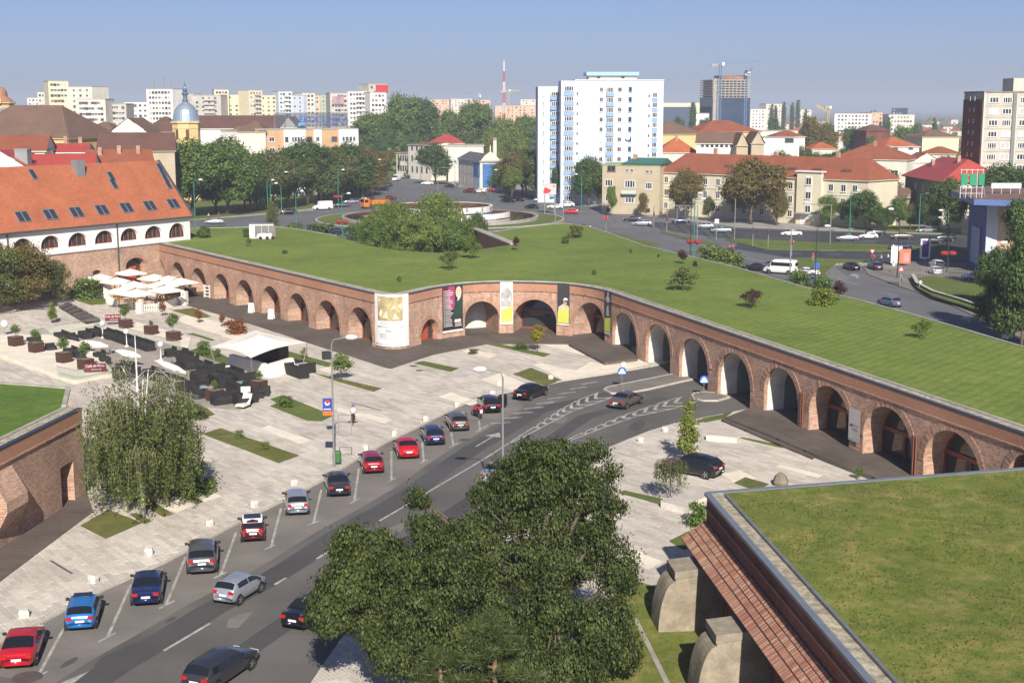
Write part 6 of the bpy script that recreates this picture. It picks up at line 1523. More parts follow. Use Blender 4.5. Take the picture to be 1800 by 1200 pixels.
hs("orange-tiled house with a cream gable at the left edge", -60, 88, 280, 266, 238, 16, offw, 'gable', t_red, 3)
hs("house with dark red roof and white gable at the left edge", -40, 58, 262, 296, 262, 14, white_r, 'gable2', t_metal, front=dict(cols=[.42, .5], rows=1, z0=9.5, w=1.0, h=.7, st=('dark',)))
hs("long low red roof just above the barracks ridge", 62, 172, 268, 292, 271, 10, white_r, 'gable', t_metal, 2); hs("bright red roof with two rooflights behind the duct", 100, 160, 295, 268, 252, 10, white_r, 'gable', t_metal, 1, chimneys=2)
hs("wide brown-red roof in front of the church tower", 178, 312, 330, 266, 233, 16, beige, 'gable', t_dk, 4); hs("red-brown lower roof with small chimneys", 160, 275, 285, 290, 263, 12, beige, 'gable', t_red, 4, chimneys=3)
hs("white house with dark round windows among the roofs", 137, 186, 400, 246, 226, 14, white_r, 'gable2', t_br, front=[dict(cols=[.2, .5, .8], rows=1, z0=ZT(400, 241), w=1.6, h=1.2, st=('dark',))])
hs("brown-tiled roof left of the church tower", 200, 262, 430, 232, 207, 18, offw, 'gable2', t_br); hs("flat brown roof behind the white house", 150, 205, 460, 230, 214, 18, offw, 'hip', t_br); hs("dull brown roofs beside the church tower", 255, 312, 455, 232, 205, 20, offw, 'hip', t_dk); hs("low roof under the church tower", 360, 455, 470, 262, 222, 18, pgreen, 'hip', t_br, -8)
hs("long brown roof with rooflights right of the church tower", 352, 512, 480, 226, 203, 22, white_r, 'gable', t_dk, 6, right=dict(cols=3, rows=1, z0=12)); hs("white gabled block behind the rooftop sign", 490, 530, 470, 232, 205, 16, offw, 'gable2', t_dk); hs("brown roof under the orange house corner", 420, 470, 440, 232, 213, 14, offw, 'hip', t_br)
dk = thing("ventilation_duct", "big grey sheet-metal duct standing on a roof at the left", "duct", AT(51, 265)); MB().box((0, 0, ZT(265, 277)), (2.4, 2.4, ZT(265, 262) - ZT(265, 293))).build("duct", sheet_metal, dk)
mb = MB(); mb.box((0, 0, ZT(265, 262.5)), (2.6, 2.6, .25)); mb.box((0, 0, ZT(265, 278)), (2.5, 2.5, .12)); mb.build("flange", sheet_metal, dk)
# ruined houses and chapel corner by the junction
hs("ruined two-storey house front with empty windows", 697, 722, 572, 268, 266, 10, offw, 'gable', t_br, -8, front=dict(cols=5, rows=2, z0=2.2, dz=4.2, w=1.3, h=2.5, st=('hole',)))
hs("tall ruined corner house with grey cornice", 718, 758, 556, 254, 249, 14, offw, 'gable', t_br, -14, front=dict(cols=4, rows=3, z0=2.4, dz=4.4, w=1.4, h=2.6, st=('hole', 'dark')), right=dict(cols=2, rows=2, z0=3))
hs("red hipped sheet roof behind the ruined house", 752, 816, 600, 252, 236, 18, offw, 'hip', t_metal); gw = hs("long wall covered in pale graffiti behind the trees", 788, 850, 535, 256, 255, 10, offw, 'gable', concrete, 0)
for k in range(16): MB().box((1 + k * .68, -.06, 5.5 + R.uniform(-2, 3)), (R.uniform(.5, 1.4), .05, R.uniform(.6, 2.0))).build("graffiti", M("graffiti_%d" % (k % 4), [(.2, .5, .5), (.5, .6, .6), (.55, .35, .4), (.3, .4, .3)][k % 4], .8, .2), gw)
kA, kB, kC = AT(806, 500), AT(844, 468), AT(880, 472)
ck = thing("corner_house", "pale corner house with a curved gable and blue banners at the junction", "building", (kB.x, kB.y, 0)); hk = ZT(470, 285)
prism_w("wall", [kA, kB, kC, kC + Vector((3, 12, 0)), kA + Vector((7, 8, 0))], -.3, hk, offw, ck); prism_w("cornice", [kA + Vector((-.4, -.3, 0)), kB + Vector((-.2, -.5, 0)), kC + Vector((.4, -.5, 0)), kC + Vector((3, 12, 0)), kA + Vector((7, 8, 0))], hk, hk + .5, concrete, ck)
mb = MB(); a, b = kB + Vector((.2, -.1, 0)), kC - Vector((.2, .1, 0)); c = a.lerp(b, .5); dx = (b - a)
mb.add([a + Vector((0, 0, hk + .5)), b + Vector((0, 0, hk + .5)), a.lerp(b, .8) + Vector((0, 0, hk + 2.2)), c + Vector((0, 0, hk + 3.6)), a.lerp(b, .2) + Vector((0, 0, hk + 2.2))], [(0, 1, 2, 3, 4)]); mb.bar(c + Vector((0, .3, hk + 3.4)), c + Vector((0, .3, hk + 5.6)), .3, .3); mb.build("gable", offw, ck, world=True)
dk_roof = MB(); dk_roof.add([kA + Vector((0, 0, hk + .5)), kB + Vector((-.5, .4, hk + .5)), kB + Vector((3, 6, hk + 2.6)), kA + Vector((4, 5, hk + 2.6))], [(0, 1, 2, 3)]); dk_roof.build("roof", M("slate_grey", (.1, .1, .11), .7, .15), ck, world=True)
for f in (.08, .26, .44, .62):
 for z in (1.6, 5.4): p = kA.lerp(kB, f) - ck.location; inst("window", WIN['hole'], ck, (p.x, p.y, z), ang(kB - kA), (1.2, 1, 2.4))
bn = M("banner_blue", (.06, .17, .42), .6, .2, .5); bn2 = M("banner_lightblue", (.45, .52, .62), .6, .15, .5)
def wallpanel(nm, P, Q, f0, f1, z0, z1, mat, root, pr=.12):
 n = Vector(((Q - P).y, -(Q - P).x, 0)).normalized() * pr; a, b = P.lerp(Q, f0) + n, P.lerp(Q, f1) + n; mb = MB(); mb.add([(a.x, a.y, z0), (b.x, b.y, z0), (b.x, b.y, z1), (a.x, a.y, z1), (a.x - n.x, a.y - n.y, z0), (b.x - n.x, b.y - n.y, z0), (b.x - n.x, b.y - n.y, z1), (a.x - n.x, a.y - n.y, z1)], [(0, 1, 2, 3), (0, 4, 5, 1), (2, 6, 7, 3), (1, 5, 6, 2), (3, 7, 4, 0)]); return mb.build(nm, mat, root, world=True)
wallpanel("blue_banner", kB, kC, .12, .78, 1.2, hk - .6, bn, ck); wallpanel("blue_banner", kA, kB, .72, .95, 4.6, hk - .5, bn, ck); wallpanel("pale_banner", kA, kB, .72, .98, .4, 4.4, bn2, ck)
chm = thing("chimney_stack", "slim old brick chimney behind the corner house", "chimney", AT(870, 500)); mb = MB(); mb.tube([(0, 0, 0), (0, 0, ZT(500, 243))], [1.0, .65], 10); mb.build("stack", offw, chm); mb = MB(); mb.lathe([(.66, 0), (.85, .2), (.85, .7), (.66, .9)], 10, (0, 0, ZT(500, 244) - .6)); mb.build("crown_ring", brick_dark, chm)
# billboard
bbp = AT(966, 366); bbd = thing("billboard", "roadside billboard with a red figure on pale ground", "billboard", bbp); zt = ZT(366, 323); zb = ZT(366, 342); MB().box((0, 0, (zt + zb) / 2), (3.5, .25, zt - zb)).build("panel", M("billboard_pale", (.45, .44, .43), .6, .1, .5), bbd)
mb = MB(); mb.add([(-1.6, -.16, zb + .3), (-.2, -.16, zb + .4), (.5, -.16, zb + 1.2), (-.3, -.16, zb + 1.5), (-1.2, -.16, zb + 2.0), (-1.6, -.16, zb + 1.2)], [(0, 1, 2, 3, 4, 5)]); mb.add([(.9, -.16, zb + 2.0), (1.3, -.16, zb + 2.0), (1.3, -.16, zb + 2.4), (.9, -.16, zb + 2.4)], [(0, 1, 2, 3)]); mb.build("printed_figure", s_red, bbd)
for x in (-1.3, 1.3): mb = MB(); mb.tube([(x, .1, 0), (x, .1, zb)], .12, 6); mb.build("post", sheet_metal, bbd)
# houses and roofs beyond the boulevard
hs("house with brown hipped roof right of the blue tower", 1150, 1230, 470, 236, 214, 16, yellow_r, 'hip', t_br, 4, front=dict(cols=6, rows=2, z0=8, dz=3.2)); hs("bright orange hipped roof with small dormers", 1158, 1224, 430, 268, 243, 14, offw, 'hip', t_or, chimneys=1); hs("dull red hipped roofs behind the double gables", 1228, 1335, 520, 232, 212, 20, yellow_r, 'hip', t_red, 6)
hs("brown-roofed white house with long eave", 1222, 1302, 420, 252, 232, 13, white_r, 'gable', t_br, -2, front=dict(cols=8, rows=1, z0=ZT(420, 259), w=1.0, h=1.0, st=('dark',))); hs("first tan gable end beside the white house", 1292, 1312, 412, 256, 233, 12, beige, 'gable2', t_br); hs("second, larger tan gable end", 1318, 1340, 410, 252, 231, 14, beige, 'gable2', t_br, front=dict(cols=[.3], rows=1, z0=8))
hs("white modern house with a flat roof and large terrace window", 1338, 1402, 460, 243, 240, 12, white_r, 'flat', concrete, 2, front=[dict(cols=[.72], rows=1, z0=ZT(460, 252), w=3.4, h=1.8, st=('dark',))]); hs("red roof behind the white modern house", 1360, 1412, 500, 240, 229, 14, offw, 'hip', t_red); hs("long low cream block with small dark windows", 1318, 1400, 620, 231, 217, 12, offw, 'flat', concrete, 6, front=dict(cols=8, rows=2, z0=7.5, dz=4, w=1.8, h=1.4, st=('dark',)))
hs("long red hipped roof above cream walls behind the terrace", 1457, 1590, 400, 279, 256, 16, offw, 'hip', t_red, -10, front=dict(cols=6, rows=1, z0=9.0, w=2.2, h=1.6), chimneys=1); hs("red-roofed house with two eyebrow dormers", 1553, 1612, 470, 258, 241, 16, white_r, 'hip', t_or, 2, front=dict(cols=[.15, .3, .75], rows=1, z0=ZT(470, 264), w=1.8, h=1.5, st=('dark', 'br'))); hs("dark-roofed house with brick walls among trees", 1520, 1562, 620, 230, 219, 14, terrac, 'hip', t_dk, 2, front=dict(cols=4, rows=1, z0=10, w=1.6, h=1.4)); hs("tan-roofed pale yellow house left of the brick-faced tower", 1618, 1682, 560, 241, 228, 16, py, 'hip', t_br, 2); hs("low red roofs beside the dormered house", 1612, 1680, 440, 270, 257, 12, offw, 'hip', t_red, -4); hs("small brown-roofed house between terrace and grey house", 1520, 1590, 345, 345, 328, 10, beige, 'gable', t_br, -6); hs("small red gable with chimneys left of the brick-faced tower", 1600, 1650, 400, 285, 268, 10, offw, 'gable2', t_red)
hs("orange roof peeping between trees right of the rusty tree", 1425, 1470, 520, 262, 250, 14, offw, 'hip', t_or); hs("low red roofs right of the rusty tree", 1430, 1475, 600, 240, 232, 14, offw, 'gable', t_red)
st = hs("dark blue sports hall with white roof edge behind the blue tower", 1150, 1222, 900, 188, 186, 40, M("hall_blue", (.05, .08, .12), .5, .1), 'flat', white_r, 0); hs("pale office block behind the dark blue hall", 1160, 1250, 1050, 182, 178, 30, py, 'flat', white_r); hs("white box building left of the glass office tower", 1222, 1245, 840, 200, 198, 20, white_r, 'flat', concrete)
# glass office tower under construction
ot = bld("office_tower", "unfinished office tower, bare floors above dark glass", AT(1249, 900), AT(1316, 905), 24, ZT(900, 172), M("dark_curtain_wall", (.03, .05, .09), .2, .15, .1, spec=.6), ('flat', 0, concrete)); W = ot['w_']
zz0, zz1 = ZT(900, 172), ZT(900, 141)
for k in range(8):
 z = zz0 + (zz1 - zz0) * k / 7; MB().box((W / 2, 12, z), (W, 24, .7)).build("floor_slab", concrete, ot)
 if k < 7:
  for j in range(10): MB().box((W * (j + .5) / 10, .6, z + .85), (.7, .7, (zz1 - zz0) / 7 - .9)).build("column", concrete, ot)
MB().box((W / 2, 12, (zz0 + zz1) / 2), (W - 3, 20, zz1 - zz0 - .8)).build("core_wall", M("raw_brick", (.25, .14, .1), .9, .25, .2), ot); MB().box((2.6, -.4, zz1 / 2), (4.2, 1.2, zz1 + 2)).build("lift_shaft", concrete, ot); MB().box((W / 2 + 3, 10, zz1 + 1.6), (W - 8, 14, 3.0)).build("top_formwork", M("raw_brick", (.25, .14, .1)), ot)
crm = M("crane_blue", (.1, .2, .36), .5, .1); crm2 = M("crane_yellow", (.5, .36, .08), .5, .1)
def crane(label, u, d, vtop, u0, u1, v0, v1, mat, thick=1.3):
 p = AT(u, d); r = thing("tower_crane", label, "crane", p); zt = ZT(d, vtop); mb = MB()
 for sx in (-1, 1):
  for sy in (-1, 1): mb.bar((sx * thick / 2, sy * thick / 2, 0), (sx * thick / 2, sy * thick / 2, zt), .3, .3)
 n = int(zt / 3)
 for k in range(n): mb.bar((-thick / 2, -thick / 2, k * zt / n), (thick / 2, -thick / 2, (k + 1) * zt / n), .18, .18)
 mb.build("mast", mat, r); a, b = AT(u0, d, 0).x - p.x, AT(u1, d, 0).x - p.x; z0, z1 = ZT(d, v0), ZT(d, v1); mb = MB(); mb.bar((a, 0, z0), (b, 0, z1), .9, .35); mb.bar((a, 0, z0 + 1.6), (b, 0, z1 + 1.0), .3, .3); n = 16
 for k in range(n): f = k / n; g = (k + .5) / n; mb.bar((a + (b - a) * f, 0, z0 + (z1 - z0) * f), (a + (b - a) * g, 0, z0 + 1.6 + (z1 - z0 - .6) * g), .2, .2); mb.bar((a + (b - a) * g, 0, z0 + 1.6 + (z1 - z0 - .6) * g), (a + (b - a) * (f + 1 / n), 0, z0 + (z1 - z0) * (f + 1 / n)), .2, .2)
 mb.build("jib", mat, r); mb = MB(); mb.box((a + 2 if abs(a) < abs(b) else b - 2, 0, z0 - .6), (3.5, 1.8, 2.0)); mb.build("counterweight", concrete, r); mb = MB(); mb.box((1.4, -1.0, zt + .4), (1.6, 1.6, 2.0)); mb.build("cab", frame_w, r)
crane("blue tower crane with a long horizontal jib over the office tower", 1263, 895, 114, 1247, 1337, 113.5, 108.5, crm); crane("shorter blue crane with raised jib right of the long one", 1308, 905, 127, 1305, 1319, 129, 122, crm); crane("far pale crane right of the red and white mast", 894, 1500, 160, 880, 912, 161, 160, crm2, 1.6); crane("far low crane left of the red and white mast", 842, 1400, 170, 815, 846, 165, 167, crm, 1.6)
crane("yellow crane among trees on the right skyline", 1453, 1000, 190, 1432, 1456, 187, 199, crm2, 1.4)
mp_ = AT(886, 1500); ms = thing("radio_mast", "tall red and white lattice mast on the skyline", "mast", mp_); zt = ZT(1500, 107)
for k in range(7):
 za, zb_ = zt * k / 7, zt * (k + 1) / 7; w0, w1 = 3.2 * (1 - k / 8.2), 3.2 * (1 - (k + 1) / 8.2); mb = MB()
 for sx, sy in ((-1, -1), (1, -1), (1, 1), (-1, 1)): mb.bar((sx * w0 / 2, sy * w0 / 2, za), (sx * w1 / 2, sy * w1 / 2, zb_), .7, .7)
 for j in range(4): f, g = j / 4, (j + 1) / 4; mb.bar((-(w0 + (w1 - w0) * f) / 2, -w0 / 2, za + (zb_ - za) * f), ((w0 + (w1 - w0) * g) / 2, -w0 / 2, za + (zb_ - za) * g), .5, .5)
 mb.build("mast_section", M("mast_red", (.42, .07, .05), .6, .05) if k % 2 else M("mast_white", (.62, .6, .58), .6, .05), ms)
# panel blocks along the skyline
BL = [(72, 96, 162, 800, offw, "cream block stepping down left of the tallest hospital wing"), (92, 127, 143, 780, py, "tallest cream hospital wing on the left skyline"), (127, 168, 153, 785, offw, "blank cream wing right of the tallest hospital wing"), (140, 190, 175, 760, offw, "lower cream wing with slot windows"), (188, 226, 183, 770, panel, "grey-beige low wing of the hospital"), (52, 74, 172, 1100, white_r, "small far white block at the left edge of the skyline"),
  (222, 312, 180, 820, white_r, "white stepped apartment block with long balconies"), (262, 308, 157, 815, white_r, "white block with rooftop antennas"), (345, 358, 165, 1000, panel, "grey sliver block behind the silver dome"), (340, 391, 168, 990, panel, "grey balconied panel block right of the silver dome"), (380, 405, 158, 1000, py, "yellow block with a tall lift tower"), (388, 438, 167, 1010, py, "pale yellow slab with few windows"), (440, 464, 159, 1000, py, "second yellow block with raised core"), (437, 493, 168, 1010, py, "wide yellow slab left of the blue one"),
  (492, 516, 161, 1000, palebl, "pale blue block with white balconies"), (514, 536, 168, 1005, palebl, "plain pale blue slab beside the balconied one"), (533, 556, 164, 1000, offw, "cream narrow block right of the pale blue slab"), (555, 570, 168, 1100, peach, "small peach block on the skyline"), (565, 582, 167, 1100, pgreen, "small green and white block on the skyline"), (582, 614, 164, 900, panel, "grey block carrying a billboard"), (613, 652, 161, 905, white_r, "white block with many windows near the wood"), (650, 682, 148, 900, panel, "grey block topped by a red sign"), (652, 680, 163, 890, white_r, "white low block under the red sign"),
  (757, 790, 175, 1700, peach, "far peach blocks left of the mast"), (790, 830, 174, 1720, offw, "far cream block left of the mast"), (827, 862, 176, 1650, peach, "far pink block near the mast"), (870, 945, 186, 1500, peach, "far pink row right of the mast"), (915, 942, 175, 1800, offw, "far pale block by the blue tower"), (320, 350, 176, 1250, offw, "far cream block behind the church tower"),
  (1318, 1345, 192, 1350, white_r, "far white flats left of the poplars"), (1345, 1374, 183, 1400, offw, "far cream flats behind the poplars"), (1400, 1425, 193, 1600, offw, "far low flats right of the poplars"), (1465, 1530, 200, 1150, white_r, "white terraced houses with dark mansard roof"), (1530, 1550, 198, 1180, peach, "pinkish block on the right skyline"), (1560, 1605, 202, 1050, offw, "tan factory hall on the right skyline"), (1565, 1585, 190, 1300, M("hall_blue", (.05, .08, .12)), "dark flat-topped block on the right skyline")]
for i, (u0, u1, vt, dd, wm, lab) in enumerate(BL):
 h = ZT(dd, vt); big = dd < 1300; wpx = (u1 - u0)
 b = bld("apartment_block", lab, AT(u0, dd), AT(u1, dd + R.uniform(-8, 8)), 14, max(6, h), wm, ('flat', 0, concrete), group="blocks on the skyline",
   front=dict(cols=max(2, min(9, int(wpx / (6 if i not in (2, 9, 11, 13, 15) else 11)))), rows=min(9, max(2, int((h - 6) / 3))), z0=max(2, h - 3 * min(9, max(2, int((h - 6) / 3))) + .4), dz=3.0, w=1.7, h=1.4, st=('dark', 'w2', 'cur', 'w2', 'br')))
 if i in (6, 9, 10, 12, 14, 20):
  W = b['w_']
  for r in range(7): MB().box((W * .62, -.8, h - 3.2 - r * 3), (min(8, W * .4), 1.4, 1.0)).build("balcony", white_r if i in (6, 14, 20) else panel, b)
 if i in (21,): MB().box((W * .3 + 5, -.3, h - 3), (9, .4, 5)).build("red_sign", s_red, b)
 if i == 19: MB().box((b['w_'] * .45, -.3, h - 4.5), (b['w_'] * .62, .4, 5)).build("billboard", M("billboard_mix", (.4, .25, .28), .6, .5, .12), b)
 if i in (7,):
  for x in (2, 9, 14): mb = MB(); mb.tube([(x, 5, h), (x, 5, h + R.uniform(5, 9))], .25, 4); mb.build("antenna", sheet_metal, b)
# rows of small far houses and distant tree line
rg = random.Random(99); n = 0
while n < 120:
 u = rg.uniform(1165, 1690) if n % 4 else rg.uniform(700, 945); dd = rg.uniform(620, 2400) if u > 1160 else rg.uniform(1300, 2400)
 w = rg.uniform(9, 20); a = AT(u, dd); th = rg.uniform(-.6, .6); B = a + Vector((math.cos(th), math.sin(th), 0)) * w; h = rg.uniform(5, 9)
 bld("house", "small far house with tiled roof among trees on the plain", a, B, rg.uniform(8, 12), h, rg.choice((offw, white_r, py, beige)), (rg.choice(('hip', 'gable')), rg.uniform(2.5, 4), rg.choice((t_red, t_or, t_br, t_red))), front=dict(cols=2, rows=1, z0=h - 3, w=1.6, h=1.5, st=('dark',)), group="small houses on the plain"); n += 1
rs = np.random.default_rng(5); Nf = 5200; u = rs.uniform(-120, 1920, Nf); dd = 560 + 2600 * rs.uniform(0, 1, Nf) ** 1.5
keep = ~((u < 640) & (dd < 1050)); u, dd = u[keep], dd[keep]
dens = np.sin(u * .021 + 2 * np.sin(dd * .006)) + np.sin(u * .07 + dd * .01) + rs.normal(size=len(u)) * .6; u, dd = u[dens > -.2], dd[dens > -.2]
x = (u - 900) / FPX * (dd * CP + 24 * SP); hh = rs.uniform(4, 11, len(u)); reps = 9; X = np.repeat(np.stack([x, dd, hh * .6], 1), reps, 0); off = rs.normal(size=X.shape) * np.array([3.2, 3.2, 2.4]); P = X + off; P[:, 2] = np.clip(P[:, 2], .5, 13)
o = inst("distant_woods", leaves("distant_woods", P, off + rs.normal(size=off.shape) * 1.5 + np.array([0, -1, 1.0]), 3.4, .8, LG['mid'], rs)); o['kind'] = 'stuff'; o['label'] = "far-off trees merging into the hazy plain"; o['category'] = "woods"
# vehicles
tyre_m = M("tyre_rubber", (.02, .02, .02), .85, .1); rim_m = M("alloy_rim", (.42, .43, .44), .3, .1, metal=.8); car_glass = glass("car_glass", (.012, .014, .017), .04); trim_m = M("black_trim", (.018, .018, .02), .6, 0)
tail_m = M("tail_lamp", (.4, .015, .012), .2, 0); head_m = M("head_lamp", (.6, .62, .62), .12, 0); plate_m = M("number_plate", (.7, .7, .68), .5, 0); euro_m = M("plate_blue", (.02, .06, .35), .5, 0)
PR = {'sedan': (4.6, 1.78, 1.43, [(0, .7), (.012, .93), (.05, 1.0), (.17, 1.03), (.34, 1.37), (.45, 1.43), (.56, 1.42), (.74, 1.0), (.88, .9), (.965, .76), (1, .56)], (.19, .33), (.575, .73), (.24, .69)),
  'coupe': (4.55, 1.86, 1.37, [(0, .68), (.012, .88), (.05, .96), (.13, 1.0), (.36, 1.32), (.46, 1.37), (.55, 1.35), (.73, .98), (.88, .87), (.965, .74), (1, .54)], (.15, .35), (.565, .72), (.24, .68)),
  'hatch': (4.05, 1.72, 1.46, [(0, .6), (.01, .9), (.03, 1.0), (.14, 1.38), (.28, 1.45), (.5, 1.46), (.58, 1.43), (.77, 1.02), (.9, .9), (.97, .75), (1, .56)], (.045, .135), (.6, .76), (.17, .72)),
  'small': (3.5, 1.64, 1.47, [(0, .55), (.01, .9), (.03, 1.02), (.12, 1.38), (.26, 1.46), (.5, 1.47), (.58, 1.44), (.8, 1.04), (.92, .9), (.975, .74), (1, .55)], (.04, .115), (.6, .79), (.16, .74)),
  'beetle': (4.25, 1.8, 1.46, [(0, .5), (.012, .76), (.05, .92), (.14, 1.08), (.3, 1.38), (.43, 1.46), (.54, 1.44), (.7, 1.06), (.82, .98), (.94, .78), (1, .5)], (.15, .29), (.56, .69), (.26, .66)),
  'estate': (4.7, 1.8, 1.5, [(0, .62), (.01, .92), (.025, 1.02), (.11, 1.42), (.25, 1.49), (.5, 1.5), (.58, 1.46), (.75, 1.02), (.88, .92), (.965, .77), (1, .56)], (.035, .105), (.6, .74), (.12, .7)),
  'suv': (4.7, 1.9, 1.66, [(0, .7), (.01, 1.0), (.03, 1.12), (.14, 1.5), (.3, 1.64), (.48, 1.66), (.57, 1.6), (.74, 1.16), (.89, 1.06), (.965, .9), (1, .62)], (.045, .135), (.59, .73), (.16, .7)),
  'van': (5.6, 2.0, 2.55, [(0, .7), (.004, 2.2), (.02, 2.5), (.3, 2.55), (.68, 2.5), (.74, 2.3), (.86, 1.3), (.95, 1.12), (.985, .9), (1, .6)], (.002, .003), (.755, .85), (.7, .84))}
CARM = {}
def car_meshes(kind):
 if kind in CARM: return CARM[kind]
 L, W, H, prof, rearg, frontg, sideg = PR[kind]; belt = .62 * H + .04 if kind != 'van' else 1.25
 def top(x):
  for i in range(len(prof) - 1):
   if x <= prof[i + 1][0]:
    a, b = prof[i], prof[i + 1]; t = (x - a[0]) / (b[0] - a[0]); return a[1] + (b[1] - a[1]) * t
  return prof[-1][1]
 def sec(x):
  T = top(x); e = abs(2 * x - 1); w = W / 2 * (1 - .16 * e ** 7 - .04 * e ** 2); zb = .24 + .1 * e ** 8
  bz = min(belt, T - .03); k = max(0, min(1, (T - belt) / (H - belt))); ri = .2 if kind != 'van' else .1
  y4 = w * (.955 - ri * k); c = .08 * k + .02
  return [(w * .86, zb), (w * .985, zb + .13), (w, min(.62, bz)), (w * .965, bz), (y4, max(bz + .01, T - c)), (y4 * .55, T - c * .12), (0, T)]
 def S(x, t):
  p = sec(x); i = min(5, int(t)); f = t - i
  return Vector(((x - .5) * L, p[i][0] + (p[i + 1][0] - p[i][0]) * f, p[i][1] + (p[i + 1][1] - p[i][1]) * f))
 xs = sorted(set([p[0] for p in prof] + [k / 26 for k in range(27)])); mb = MB(); n = 7; rows = []
 for x in xs:
  p = sec(x); rows.append([((x - .5) * L, y, z) for y, z in p] + [((x - .5) * L, -y, z) for y, z in reversed(p[:-1])])
 vs = [q for r in rows for q in r]; m = 13; fs = []
 for i in range(len(rows) - 1):
  for j in range(m - 1): fs.append((i * m + j, i * m + j + 1, (i + 1) * m + j + 1, (i + 1) * m + j))
  fs.append((i * m + m - 1, i * m, (i + 1) * m, (i + 1) * m + m - 1))
 fs.append(tuple(range(m))); fs.append(tuple(reversed(range((len(rows) - 1) * m, len(rows) * m)))); fs = [tuple(reversed(f)) for f in fs]
 mb.add(vs, fs, 0); ax = (.17, .81) if kind != 'van' else (.2, .82); wr = .31 if kind not in ('suv', 'van') else .36
 for x in ax:
  for s in (1, -1): mb.lathe([(wr + .07, 0), (wr + .07, .012 * s)], 18, ((x - .5) * L, s * (S(x, 2).y - .006), wr), 1, axis='y')
 body = mb.mesh("car_body_" + kind, [M("paint_default", (.3, .3, .3)), trim_m], True)
 def patch(nm, x0, x1, t0, t1, nx=6, nt=4, mir=False, off=.014):
  g = MB(); P = []
  for i in range(nx + 1):
   for j in range(nt + 1):
    x = x0 + (x1 - x0) * i / nx; t = t0 + (t1 - t0) * j / nt
    def q(xx, tt):
     if tt > 6: v = S(xx, 12 - tt); return Vector((v.x, -v.y, v.z))
     return S(xx, tt)
    a, b = q(min(1, x + .004), t) - q(max(0, x - .004), t), q(x, t + .03) - q(x, t - .03); nn = a.cross(b); nn = nn.normalized() if nn.length > 1e-9 else Vector((0, 0, 1))
    v = q(x, t); c = Vector((v.x * .6, 0, .7))
    if nn.dot(v - c) < 0: nn = -nn
    v = v + nn * off; P.append(v if not mir else Vector((v.x, -v.y, v.z)))
  F = [(i * (nt + 1) + j, (i + 1) * (nt + 1) + j, (i + 1) * (nt + 1) + j + 1, i * (nt + 1) + j + 1) for i in range(nx) for j in range(nt)]
  g.add(P, F); return g.mesh(nm, car_glass, True)
 parts = [("windscreen", patch("windscreen", frontg[0], frontg[1], 4.06, 7.94, 4, 8))]
 if kind != 'van': parts.append(("rear_window", patch("rear_window", rearg[0], rearg[1], 4.12, 7.88, 4, 8)))
 m_ = (sideg[0] + sideg[1]) / 2
 for mir in (False, True):
  for a, b in ((sideg[0], m_ - .012), (m_ + .012, sideg[1])):
   if kind == 'van' and b < .75: continue
   parts.append(("side_window", patch("side_window", a, b, 3.16, 3.86, 5, 2, mir)))
 rz_ = .62 * H if kind != 'van' else 1.1; yw = S(.02, 2).y
 def bx(c, d, mt, nm): return MB().box(c, d).mesh(nm, mt)
 small = [("tail_light", bx((-L / 2 + .035, s * (yw - .17), rz_ - .06), (.1, .3, .17), tail_m, "tail_light")) for s in (1, -1)] + [("headlight", bx((L / 2 - .14, s * (yw - .2), .66 if kind not in ('suv', 'van') else .82), (.22, .34, .15), head_m, "headlight")) for s in (1, -1)]
 pm = MB(); pm.box((-L / 2 - .02, 0, rz_ - .22), (.03, .52, .12), mi=0); pm.box((-L / 2 - .022, .245, rz_ - .22), (.032, .05, .118), mi=1); small.append(("number_plate", pm.mesh("number_plate", [plate_m, euro_m])))
 mirr = [("mirror", bx(((sideg[1] - .53) * L, s * (W / 2 + .06), belt + .06), (.12, .2, .14), trim_m, "mirror")) for s in (1, -1)]
 wm = MB(); wm.lathe([(wr * .72, -.1), (wr * .97, -.1), (wr, -.07), (wr, .07), (wr * .97, .1), (wr * .72, .1)], 20, (0, 0, 0), axis='y')
 rm = MB()
 for s in (1, -1):
  rm.lathe([(wr * .7, s * .06), (wr * .7, s * .09), (wr * .62, s * .085)], 16, (0, 0, 0), axis='y')
  for k in range(5):
   a = 2 * math.pi * k / 5; rm.bar((0, s * .095, 0), (math.cos(a) * wr * .66, s * .095, math.sin(a) * wr * .66), .03, .07)
 CARM[kind] = (body, parts, small, mirr, wm.mesh("wheel", tyre_m), rm.mesh("rim", rim_m), [((x - .5) * L, s * (W / 2 - .11), wr) for x in ax for s in (1, -1)], L, W)
 return CARM[kind]
PT = {'red': (.5, .012, .02), 'darkred': (.28, .012, .025), 'maroon': (.1, .012, .02), 'blue': (.02, .16, .45), 'navy': (.012, .022, .09), 'black': (.008, .009, .012), 'grey': (.15, .15, .16), 'silver': (.42, .45, .5), 'bronze': (.17, .145, .125), 'white': (.75, .75, .74), 'teal': (.35, .45, .45), 'bluegrey': (.2, .25, .36), 'dark': (.03, .032, .04)}
def pm_(c): return paint("car_paint_" + c, PT[c], .3, .55 if c in ('silver', 'grey', 'bronze', 'bluegrey', 'teal') else .15)
def car(kind, col, p, heading, label, full=True, z=RZ, group=None, name="car", cat="car", roof=None):
 body, parts, small, mirr, wm, rm, wp, L, W = car_meshes(kind)
 r = thing(name, label, cat, (p[0], p[1], z + .01), heading, group)
 inst("body", body, r, mats={0: pm_(col)})
 for nm, me in parts + small + (mirr if full else []): inst(nm, me, r)
 for c in wp:
  w = inst("wheel", wm, r, c); inst("rim", rm, w)
 return r
def rear_at(u, v, heading, kind, z=RZ):
 p = G(u, v, z); L = PR[kind][0]; return p + Vector((math.cos(heading), math.sin(heading), 0)) * (L / 2 + .15)
HP = math.radians(101)
